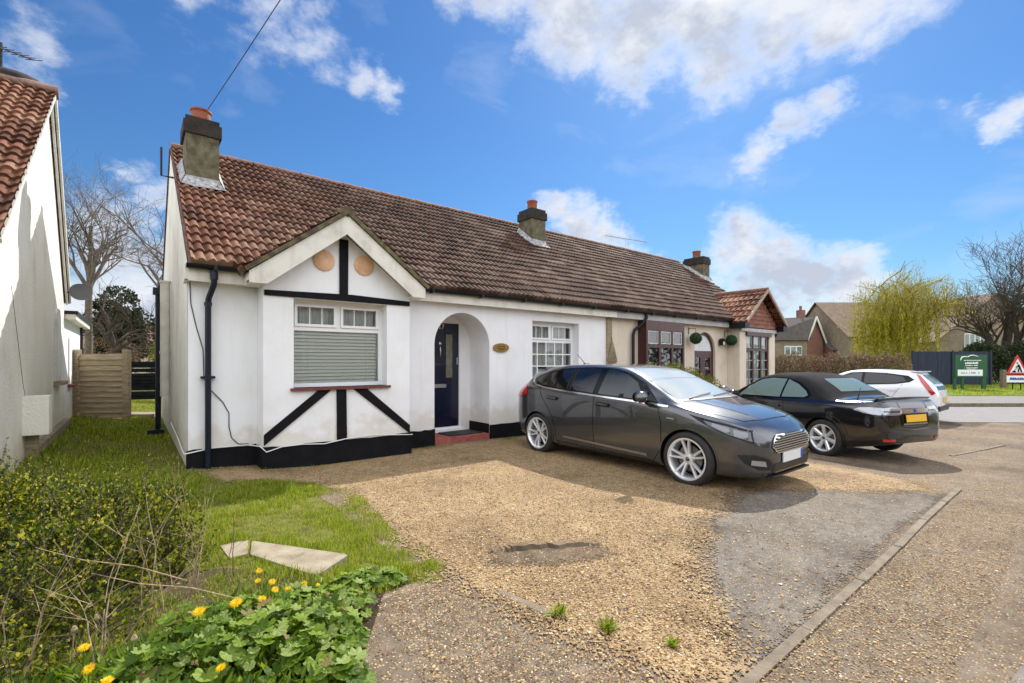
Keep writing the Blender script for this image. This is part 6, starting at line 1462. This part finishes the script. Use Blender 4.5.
DL = [(199,612,.38,.030,'large yellow dandelion flower at the foot of the tallest dry stems'),(236,603,.38,.031,'large yellow dandelion right of the one by the dry stems'),(221,668,.30,.022,'yellow dandelion low in the mallow at the bottom edge'),(84,648,.34,.024,'upper of the two yellow dandelions at the lower left'),(89,669,.32,.023,'lower of the two yellow dandelions at the lower left'),(107,681,.30,.024,'yellow dandelion cut by the bottom edge of the picture'),
 (259,571,.22,.022,'yellow dandelion nearest the paving slab'),(258,581,.22,.021,'yellow dandelion just below the one nearest the slab'),(272,582,.22,.023,'yellow dandelion on the right of the pair by the slab'),(275,590,.22,.023,'yellow dandelion in the middle of the cluster below the slab'),(288,589,.22,.019,'small yellow dandelion right of the middle of the cluster'),(262,599,.24,.024,'lowest yellow dandelion of the cluster below the slab'),(304,584,.20,.022,'yellow dandelion standing alone right of the cluster'),(318,585,.19,.014,'tiny half open dandelion furthest right'),(282,606,.22,.014,'tiny yellow dandelion below the cluster')]
for i, (px, py, z, R, lab) in enumerate(DL):      # surveyed bearings of the flower heads from the gate corner
    d = (1.47-z)*476/(py-361); lt = (px-512)/476*d; x, y = FR(lt, d); dandelion(x, y, z, R, lab, i)
def seedhead(x, y, z, lab, s):
    q = random.Random(s); t = MB(); t.tube([(x,y,gz(x)),(x+.01,y,z)], .003, 5); t.lathe([(.004,z-.01),(.010,z),(.012,z+.008),(.006,z+.022),(0,z+.024)], (x+.01,y,0), 10)
    tag(t.build('seed_head', M['twig'], at=(x,y,gz(x))), lab, 'seed head', 'spent dandelion heads')
for i, (px, py, lab) in enumerate(((71,632,'spent closed dandelion head furthest left on a brown stalk'),(94,620,'spent closed dandelion head in the middle of three on a brown stalk'),(131,641,'spent closed dandelion head furthest right on a brown stalk'))):
    d = (1.47-.33)*476/(py-361); x, y = FR((px-512)/476*d, d); seedhead(x, y, .33, lab, i)

# ================================================================== behind the side passage
def fence_thing(name, lab, mat, a, b, z0, z1, post=True, boards=11, postmat=None):
    a = Vector(a); b = Vector(b); t = thing('fence', lab, 'fence', (a.x,a.y,z0)); d = (b-a); u = d.normalized(); n = Vector((-u.y,u.x)); q = random.Random(int(z1*100)); mb = MB(); H = (z1-z0)/boards
    for k in range(boards):
        za = z0+k*H; w = q.uniform(-.006,.006)
        p0 = a+n*w; p1 = b+n*w
        mb.obox(((p0.x+p1.x)/2,(p0.y+p1.y)/2,za+H*.52),((u.x,u.y,q.uniform(-.012,.012)),(n.x,n.y,-.32),(n.x*.32,n.y*.32,1)),(d.length/2,.009,H*.60))
    mb.build('panel', mat, t)
    for p in ((a,b) if post else ()):
        mb = MB(); mb.obox((p.x,p.y,(z0+z1)/2+.03),((u.x,u.y,0),(n.x,n.y,0),(0,0,1)),(.06,.06,(z1-z0)/2+.08)); mb.build('post', postmat or mat, t)
    return t
fence_thing('fence_panel', 'weathered larch lap fence panel across the passage beside the roughcast house', M['oldwood'], (-1.0,14.55), (-.12,13.95), .18, 1.62, boards=12)
fence_thing('fence_panel', 'dark stained fence across the end of the back garden', M['darkwood'], (-.6,20.6), (7.5,14.9+2.5), .2, 1.42, post=False, boards=14)
T1 = bare_tree('bare_tree', 'tall leafless tree with one straight trunk behind the passage fence', 'tree', (-1.45,26.5,.2), 8.8, .15, 3, M['bark'], spread=.62, up=.30, levels=5, first=.52, twig=.009, grp='bare trees')
T2 = bare_tree('bare_tree', 'leafless tree whose fine twigs show beside the near chimney', 'tree', (1.5,22.5,.1), 9.6, .15, 8, M['bark'], spread=.62, up=.30, levels=5, first=.30, twig=.008, grp='bare trees')
T3 = bare_tree('bare_tree', 'low leafless fruit tree between the two taller bare ones', 'tree', (-.6,24,.2), 5.2, .12, 18, M['bark2'], spread=.75, up=.05, levels=4, first=.35, twig=.008, grp='bare trees')
def leafy(name, lab, cat, base, blobs, n, l, w, mat, seed, trunk=.12, shell=.5, up=0, h=2, grp=None, tm='bark2'):
    t = thing(name, lab, cat, base, group=grp); q = random.Random(seed); mb = MB(); leaf_cloud(mb, blobs, n, l, w, q, shell, up); mb.build('crown' if 'tree' in cat else 'foliage', M[mat], t)
    mb = MB(); b = Vector(base); mb.tube([b, b+Vector((0,0,h*.5)), b+Vector((.05,.03,h))], [trunk, trunk*.8, trunk*.4], 7)
    for c, R in blobs: mb.tube([b+Vector((0,0,h*.45)), (b+Vector((0,0,h))).lerp(Vector(c),.5), Vector(c)], [trunk*.5, trunk*.35, trunk*.15], 5)
    mb.build('trunk' if 'tree' in cat else 'branches', M[tm], t); return t
cx, cy = -1.15, 30.0
leafy('conifer_tree', 'dark evergreen tree behind the bare tree trunk by the passage', 'evergreen tree', (cx+.6,cy,.2), [((cx+.6,cy,2.6),(1.1,1.1,1.6)),((cx+.6,cy,3.8),(.9,.9,1.3)),((cx+1.3,cy,2.8),(.9,.9,1.2)),((cx+.1,cy,3.2),(.8,.8,1.2))], 9000, .16, .05, 'conifer', 2, h=3.5)
leafy('bush', 'yellow green bush over the dark garden fence', 'bush', (1.45,27.5,.2), [((1.45,27.5,1.7),(.9,.9,1.0)),((2.2,27.3,1.5),(.9,.8,.9)),((2.0,27.0,2.1),(.5,.5,.5))], 7000, .09, .035, 'yellowbush', 3, trunk=.05, h=1.4)
leafy('hedge', 'brown twiggy hedge behind the passage fence', 'hedge', (-2,28.5,.2), [((-3.6+i*.8,28.6+.3*sin(i),1.35),(.7,.6,1.15+.2*sin(i*2.3))) for i in range(7)], 14000, .07, .02, 'beech', 4, trunk=.04, h=1.0)
H6 = thing('house', 'low house with a brown tiled roof seen over the passage fence', 'house', (-3,36,.2)); mb = MB(); mb.box(-8,3,36,42,.2,2.2); mb.build('wall', M['cream'], H6)
mb = MB(); mb.prism([(35.6,2.1),(42.4,2.1),(39,4.0)], 0, -8.2, 3.2); mb.build('roof', M['ridge'], H6)

# ================================================================== shrub in front of the cream bungalow
leafy('hedge', 'green and yellow clipped shrub between the grey car and the brown windows', 'shrub', (10.0,6.3,-.2), [((9.0,6.35,.70),(.55,.45,.74)),((9.7,6.3,.72),(.6,.45,.74)),((10.4,6.3,.62),(.55,.45,.70)),((11.0,6.2,.52),(.45,.45,.62))], 26000, .035, .014, 'hedgeleaf', 6, trunk=.04, h=.8)

# ================================================================== far right: hedge, willow, houses, signs
def P3(l, d, z): x, y = FR(l, d); return Vector((x, y, z))
def fthing(name, lab, cat, l, d, z=-.15, grp=None): return thing(name, lab, cat, tuple(P3(l,d,z)), group=grp)
hd = fthing('hedge', 'long brown leafy beech hedge behind the white car', 'hedge', 15, 27.5); q = random.Random(31); mb = MB(); tw = MB(); ll = 12.0
blobs = []
while ll < 22.5: blobs.append((tuple(P3(ll,27.5+q.uniform(-.2,.2),.72)), (.75,.6,1.18+q.uniform(-.1,.12)))); ll += .6
leaf_cloud(mb, blobs, 30000, .085, .035, q, .6); mb.build('foliage', M['beech'], hd)
for c, R in blobs:
    for _ in range(26): d = rv(q); d.z = abs(d.z)+.6; tw.tube([Vector(c)-Vector((0,0,.85)), Vector(c)+Vector((d.x*R[0],d.y*R[1],d.z*R[2]*.62))], [.018,.006], 3, cap=False)
tw.build('branches', M['bark2'], hd)
# willow
wl = fthing('willow_tree', 'weeping willow in yellow green spring leaf in front of the far houses', 'tree', 30.2, 37.0); q = random.Random(12); base = P3(30.2,37.0,-.2); tr = MB(); cr = MB(); lv = MB()
tr.tube([base, base+Vector((.1,0,1.6)), base+Vector((0,.1,3.0))], [.42,.34,.28], 9); tips = []
def wgrow(p, d, ln, rad, lev):
    pts = [p]; rr = [rad]; u = p.copy(); dd = d.copy()
    for i in range(4): dd = (dd+rv(q)*.16+Vector((0,0,.05 if lev < 3 else -.10))).normalized(); u = u+dd*ln/4; pts.append(u.copy()); rr.append(max(.012, rad*(1-.12*(i+1))))
    cr.tube(pts, rr, 5, cap=False)
    if lev >= 2: tips.append(pts[2]); tips.append(pts[4]); tips.append(pts[3])
    if lev < 4:
        for _ in range(3):
            a = rv(q); a.z = abs(a.z)*.4+.15; wgrow(pts[q.randint(2,4)], (dd*.5+a*.75).normalized(), ln*.72, rad*.55, lev+1)
for i in range(8):
    a = 2*pi*i/8; wgrow(base+Vector((0,0,2.9)), Vector((cos(a)*.62,sin(a)*.62,.95)).normalized(), 2.5, .17, 1)
for k in range(2): wgrow(base+Vector((0,0,3.0)), Vector((.08-.1*k,.05,1)).normalized(), 3.0, .18, 1)
for p in tips:
    for _ in range(q.randint(4,6) if p.z < 5.3 else q.randint(1,2)):
        a = rv(q)*.9; top = p+Vector((a.x,a.y,abs(a.z)*.3)); bot = q.uniform(.3,1.8); n = 7; L2 = min(top.z-bot, q.uniform(1.2,4.6))
        if top.z > 5.2: L2 = min(L2, q.uniform(.5,1.8))
        if L2 < .5: continue
        pts = [top+Vector((noise.noise(top+Vector((0,0,t)))*.35*t, noise.noise(top+Vector((9,0,t)))*.35*t, -L2*t)) for t in [i/n for i in range(n+1)]]
        cr.tube([pts[0],pts[3],pts[5],pts[n]], .006, 3, cap=False)
        dens = 1.25 if top.z < 5.2 else .14
        for s in range(int(L2*15*dens)):
            t = q.random()*n; i = min(n-1,int(t)); c = pts[i].lerp(pts[i+1],t-i)+rv(q)*.07; d = (rv(q)*.6+Vector((0,0,-1))).normalized(); nn = rv(q); nn = (nn-d*nn.dot(d)).normalized(); tri_leaf(lv, c, d, nn, q.uniform(.14,.26), .032)
tr.build('trunk', M['bark'], wl); cr.build('branches', pm('willow_twig_mat', (.30,.25,.05), rough=.8), wl); lv.build('foliage', M['willow'], wl)
# large bare tree on the right
bare_tree('bare_tree', 'spreading leafless oak behind the green sign at the right edge', 'tree', tuple(P3(38.9,37.5,-.2)), 14.5, .42, 44, M['bark2'], spread=.60, up=.34, levels=6, first=.15, twig=.022, kids=(3,4), grp='bare trees')
# dark evergreens behind the signs
for l, d, R, lab, s in ((34.6,35.0,1.5,'dark evergreen shrub between the navy fence and the oak trunk',1),(37.4,34.6,1.7,'dark evergreen shrub behind the roadworks sign',2),(40.3,35.4,1.8,'dark evergreen shrub at the far right edge',3)):
    c = P3(l,d,1.3); leafy('evergreen_shrub', lab, 'evergreen shrub', tuple(P3(l,d,-.15)), [(tuple(c),(R,R,1.6)),(tuple(c+Vector((.5,.2,.7))),(R*.6,R*.6,1.0)),(tuple(c+Vector((-.6,-.1,.3))),(R*.7,R*.6,1.2))], 9000, .13, .05, 'conifer', s, h=1.5, grp='dark evergreen shrubs')
# navy boarded fence
nv = fthing('fence', 'tall navy blue boarded fence behind the green sign', 'fence', 26, 32.5); nm = pm('navy_fence_mat', [(.3,(.012,.018,.036)),(.6,(.022,.032,.056)),(.8,(.035,.048,.075))], 2, .8, stretch=(6,6,.5)); q = random.Random(3)
mb = MB(); k = 27.3
while k < 32.7: fbox(mb, k, k+.14, 32.5+q.uniform(-.012,.012), 32.55, -.2, 2.12+q.uniform(-.01,.01)); k += .145
mb.build('boards', nm, nv)
for k in (27.3,30.0,32.6): mb = MB(); fbox(mb, k, k+.1, 32.42, 32.48, -.2, 2.2); mb.build('post', nm, nv)
# far houses
def far_house(lab, l0, l1, d0, d1, ze, zr, wallm, roofm, ridge_along=True, wins=(), chim=None, seed=1, gable_mat=None):
    t = fthing('house', lab, 'house', l0, d0); mb = MB(); fbox(mb, l0, l1, d0, d1, -.2, ze); mb.build('wall', wallm, t); mb = MB(); o = .3
    if ridge_along:
        m = (d0+d1)/2; pts = [P3(l0-o,d0-o,ze-.1),P3(l1+o,d0-o,ze-.1),P3(l1+o,m,zr),P3(l0-o,m,zr),P3(l0-o,d1+o,ze-.1),P3(l1+o,d1+o,ze-.1)]
        mb.add(pts, [(0,1,2,3),(3,2,5,4)]); g = MB()
        for l in (l0,l1): g = MB(); g.add([P3(l,d0,ze),P3(l,d1,ze),P3(l,m,zr-.12)], [(0,1,2)]); g.build('gable', gable_mat or wallm, t)
    else:
        m = (l0+l1)/2; pts = [P3(l0-o,d0-o,ze-.1),P3(m,d0-o,zr),P3(l1+o,d0-o,ze-.1),P3(l0-o,d1,ze-.1),P3(m,d1,zr),P3(l1+o,d1,ze-.1)]
        mb.add(pts, [(0,1,4,3),(1,2,5,4)]); g = MB(); g.add([P3(l0,d0-.02,ze),P3(l1,d0-.02,ze),P3(m,d0-.02,zr-.15)], [(0,1,2)]); g.build('gable', gable_mat or wallm, t)
    mb.build('roof', roofm, t)
    for a, b, za, zb in wins:
        f = MB(); fbox(f, a, b, d0-.06, d0-.01, za, zb); w_ = f.build('window', M['upvc'], t); f = MB(); n = max(1, round((b-a)/.55)); 
        for i in range(n): s = (b-a)/n; fbox(f, a+i*s+.06, a+(i+1)*s-.06, d0-.075, d0-.065, za+.08, zb-.08)
        f.build('pane', CGL, w_)
    if chim: f = MB(); fbox(f, chim[0], chim[0]+.7, chim[1], chim[1]+.7, zr-1, chim[2]); c_ = f.build('chimney', gable_mat or wallm, t); f = MB(); f.lathe([(.14,chim[2]),(.16,chim[2]+.4),(.12,chim[2]+.4)], tuple(P3(chim[0]+.35,chim[1]+.35,0)), 8); f.build('pot', M['pot'], c_)
    return t
brick = pm('far_brick_mat', [(.3,(.17,.075,.055)),(.6,(.25,.12,.085))], 5, .9); slate = pm('far_slate_mat', [(.3,(.075,.065,.058)),(.7,(.12,.10,.09))], 3, .85); btile = pm('far_brown_tile_mat', [(.3,(.13,.085,.055)),(.7,(.20,.14,.095))], 2, .9); tanw = pm('far_tan_wall_mat', [(.3,(.20,.15,.10)),(.7,(.30,.24,.17))], 3, .9)
slt = fthing('house', 'brick house with grey roof, brick gable end and small chimney far behind the hedge', 'house', 27, 50)
# its gable end turned to the right: front eaves run left to right
mb = MB(); fbox(mb, 25.5, 31.0, 50, 56, -.2, 3.75); mb.build('wall', tanw, slt)
G_ = [P3(31.02,50,-.2),P3(33.2,50.8,-.2),P3(33.2,50.8,3.55),P3(32.05,50.4,6.05),P3(31.02,50,3.75)]
mb = MB(); mb.add([*G_], [(0,1,2,3,4)]); mb.build('gable', brick, slt)
mb = MB(); mb.add([P3(25.2,49.7,3.65),P3(31.1,49.7,3.65),P3(32.15,50.2,6.15),P3(25.2,53,6.0)], [(0,1,2,3)]); mb.add([P3(32.1,50.2,6.15),P3(33.5,50.6,3.4),P3(33.5,56,3.4),P3(32.1,56,6.15),P3(25.2,53,6.0)], [(0,1,2,3),(0,3,4)]); mb.build('roof', slate, slt)
mb = MB(); mb.beam(P3(31.0,49.75,3.62),P3(32.1,50.15,6.12),.06,.2); mb.beam(P3(32.1,50.15,6.12),P3(33.45,50.6,3.35),.06,.2); mb.build('bargeboard', M['whitepaint'], slt)
for a, b in ((28.6,30.4),(26.6,27.5)):
    f = MB(); fbox(f, a, b, 49.9, 49.98, 2.05, 3.05); w_ = f.build('window', M['upvc'], slt); f = MB(); n = 3 if b-a > 1 else 1; s = (b-a)/n
    for i in range(n): fbox(f, a+i*s+.07, a+(i+1)*s-.07, 49.87, 49.895, 2.15, 2.95)
    f.build('pane', CGL, w_)
mb = MB(); fbox(mb, 31.1, 31.75, 51.5, 52.1, 5.2, 7.0); ch = mb.build('chimney', brick, slt); mb = MB(); mb.lathe([(.13,7.0),(.15,7.45),(.11,7.45)], tuple(P3(31.4,51.8,0)), 8); mb.build('pot', M['pot'], ch)
far_house('low outbuilding roof between the brick house and the willow', 33.6, 36.5, 50, 54, 2.7, 4.2, brick, slate, seed=2)
far_house('wide brown roofed house standing behind the willow', 34.0, 49.0, 48, 58, 4.0, 8.0, tanw, btile, wins=((46.6,48.2,1.8,3.1),(41,42,2.4,3.4)), seed=3)
far_house('gable fronted brown house behind the willow and the oak', 40.5, 52.0, 45.5, 57, 3.4, 8.0, tanw, btile, ridge_along=False, wins=((43.2,45.2,2.6,4.1),(50.0,51.2,2.3,3.6)), seed=4)
far_house('brown roofed house beyond the oak at the right edge', 53.5, 68, 47, 57, 4.6, 7.4, tanw, btile, wins=((54.5,55.9,1.8,3.4),), seed=5)
# a line of distant hedges and trees that closes the horizon
q = random.Random(77); mb = MB(); blobs = []
for i in range(110):
    a = 2*pi*i/110; R_ = 82+q.uniform(-5,5); blobs.append(((R_*cos(a)+12,R_*sin(a),1.6), (4,3,q.uniform(1.8,4.2))))
leaf_cloud(mb, blobs, 60000, .6, .28, q, .5); tag(mb.build('far_woods', M['conifer'], kind='stuff'), 'distant dark belt of trees along the horizon', 'woods')
# green sign
gs = fthing('sign', 'green village sign board with white emblem and lines of lettering on green posts', 'sign', 26, 27); GRN = pm('sign_green_mat', (.008,.085,.028), rough=.45); PAL = pm('sign_pale_mat', (.42,.62,.48), rough=.5)
l0, l1, sd = 25.15, 26.95, 27.0
mb = MB(); fbox(mb, l0, l1, sd, sd+.05, .55, 1.83); mb.build('board', GRN, gs)
for a, b in ((l0-.02,l0+.10),(l0+.42,l0+.54),(l1-.20,l1+.0)): mb = MB(); fbox(mb, a, b, sd+.052, sd+.15, -.2, 1.80 if a > l0+1 else .9); mb.build('post', GRN, gs)
mb = MB(); fbox(mb, l0+.13, l1-.26, sd-.012, sd-.003, .63, .98); wp = mb.build('white_panel', M['upvc'], gs)
def words(mb, lc, w, z, h, seed, dd=sd-.02):
    q = random.Random(seed); x = lc-w/2
    while x < lc+w/2:
        cw = h*q.uniform(.35,.8); hh = h*(1 if q.random() < .4 else .72)
        if q.random() < .86: fbox(mb, x, min(x+cw*.8,lc+w/2), dd, dd+.006, z, z+hh)
        x += cw
mb = MB(); words(mb, (l0+l1)/2-.07, 1.05, .76, .09, 3); mb.build('lettering', pm('sign_grey_mat', (.30,.30,.36), rough=.6), wp)
for wa in ((l0+.95,.98,1.48,.055,1),(l0+.90,.74,1.30,.12,2),(l0+.90,.72,1.19,.06,4),(l0+.90,.80,1.06,.05,5),(l0+.90,.50,.995,.035,6)): mb = MB(); words(mb, *wa); mb.build('lettering', M['upvc'], gs)
mb = MB(); cv = [(.28,1.50),(.30,1.62),(.38,1.70),(.52,1.72),(.68,1.70),(.82,1.78),(.98,1.80),(1.15,1.76),(1.28,1.72)]
mb.tube([P3(l0+a,sd-.02,b) for a, b in cv], [.02,.03,.035,.03,.022,.025,.028,.022,.012], 6); mb.build('emblem', M['upvc'], gs)
# roadworks sign
rs = fthing('road_sign', 'red bordered triangular roadworks sign with a worker figure over a white plate', 'road sign', 28.6, 26.5); rl, rd = 28.15, 26.5
mb = MB(); A = [P3(rl-.62,rd,.72),P3(rl+.62,rd,.72),P3(rl,rd,1.83)]; Bk = [p+Vector((FW.x,FW.y,0))*.03 for p in A]; mb.add(A+Bk, [(0,1,2),(5,4,3),(0,3,4,1),(1,4,5,2),(2,5,3,0)]); tp = mb.build('red_triangle', REDL if False else pm('sign_red_mat', (.50,.015,.015), rough=.5), rs)
mb = MB(); mb.add([P3(rl-.44,rd-.006,.82),P3(rl+.44,rd-.006,.82),P3(rl,rd-.006,1.60)], [(0,1,2)]); mb.build('white_triangle', M['upvc'], tp)
mb = MB()
mb.tube([P3(rl+.02,rd-.02,1.28),P3(rl+.10,rd-.02,1.10)], [.035,.05], 6); mb.lathe([(0,-.045),(.04,-.02),(.045,0),(.04,.02),(0,.045)], tuple(P3(rl-.03,rd-.02,1.36)), 8)
mb.tube([P3(rl+.10,rd-.02,1.10),P3(rl+.02,rd-.02,.98),P3(rl+.03,rd-.02,.85)], .032, 5); mb.tube([P3(rl+.11,rd-.02,1.08),P3(rl+.17,rd-.02,.97),P3(rl+.20,rd-.02,.85)], .032, 5)
mb.tube([P3(rl+.03,rd-.02,1.24),P3(rl-.12,rd-.02,1.12)], .022, 5); mb.tube([P3(rl+.04,rd-.02,1.18),P3(rl-.10,rd-.02,1.04),P3(rl-.22,rd-.02,.92)], .012, 5)
mb.add([P3(rl-.36,rd-.018,.84),P3(rl-.08,rd-.018,.84),P3(rl-.17,rd-.018,.95),P3(rl-.27,rd-.018,.93)], [(0,1,2,3)]); mb.build('worker_figure', M['black'], tp)
mb = MB(); fbox(mb, rl-.60, rl+.60, rd-.005, rd+.02, .28, .66); pp = mb.build('plate', M['upvc'], rs); mb = MB(); words(mb, rl-.02, .85, .42, .13, 9, rd-.02); mb.build('lettering', PLB, pp)
for a in (-.22,.22): mb = MB(); fbox(mb, rl+a-.02, rl+a+.02, rd+.035, rd+.07, -.2, 1.0); mb.build('leg', M['gutter'], rs)
# stub post
mb = MB(); fbox(mb, 29.2, 29.42, 28.3, 28.5, -.2, .95); tag(mb.build('bollard', M['kerb'], at=tuple(P3(29.3,28.4,-.2))), 'short grey concrete post on the verge between the two signs', 'bollard')
mb = MB(); 
for k in range(7): mb.tube([P3(26.6+k*.5,30.5,-.15),P3(26.6+k*.5,30.5,.35)], .03, 5)

# rougher grass on the far verge
g2 = MB(); q = random.Random(6)
for _ in range(15000):
    l = q.uniform(20,36); d = q.uniform(22.4,32); p = P3(l,d,-.15); h = q.uniform(.05,.16)*(.6+noise.noise(p*.7)); h = max(.04,h); a = q.uniform(0,2*pi); w = Vector((cos(a),sin(a),0))*.016; e = Vector((q.uniform(-.6,.6)*h,q.uniform(-.6,.6)*h,h))
    g2.add([p-w,p+w,p+e], [(0,1,2)])
tag(g2.build('grass', M['grass'], kind='stuff'), 'rougher grass on the verge below the green sign', 'grass')

# ------------------------------------------------------------------ the other side of the street (seen only in glass and paint)
for i, (xa, xb, lab) in enumerate(((-24,-13,'brick house across the street, furthest left'),(-9,2,'brick house across the street facing the white bungalow'),(6,17,'brick house across the street facing the parked cars'),(21,32,'brick house across the street, furthest right'))):
    t = thing('house', lab, 'house', (xa,-20,.0)); mb = MB(); mb.box(xa,xb,-28,-20,-.3,4.6); mb.build('wall', brick, t)
    mb = MB(); mb.prism([(-28.5,4.5),(-19.5,4.5),(-24,7.6)], 0, xa-.3, xb+.3); mb.build('roof', slate, t)
    for wx in (xa+2.2, xb-2.2):
        for wz in (1.6,3.7): mb = MB(); mb.box(wx-.9,wx+.9,-20,-19.93,wz-.6,wz+.6); w_ = mb.build('window', M['upvc'], t); mb = MB(); mb.box(wx-.8,wx+.8,-19.93,-19.91,wz-.5,wz+.5); mb.build('pane', CG, w_)
mb = MB(); q = random.Random(5); blobs = [((-22+i*1.5,-12,.6),(.95,.5,.9)) for i in range(38)]; leaf_cloud(mb, blobs, 16000, .16, .07, q, .6)
tag(mb.build('hedge', M['hedgeleaf'], at=(-22,-12,0)), 'long clipped green hedge across the street', 'hedge')
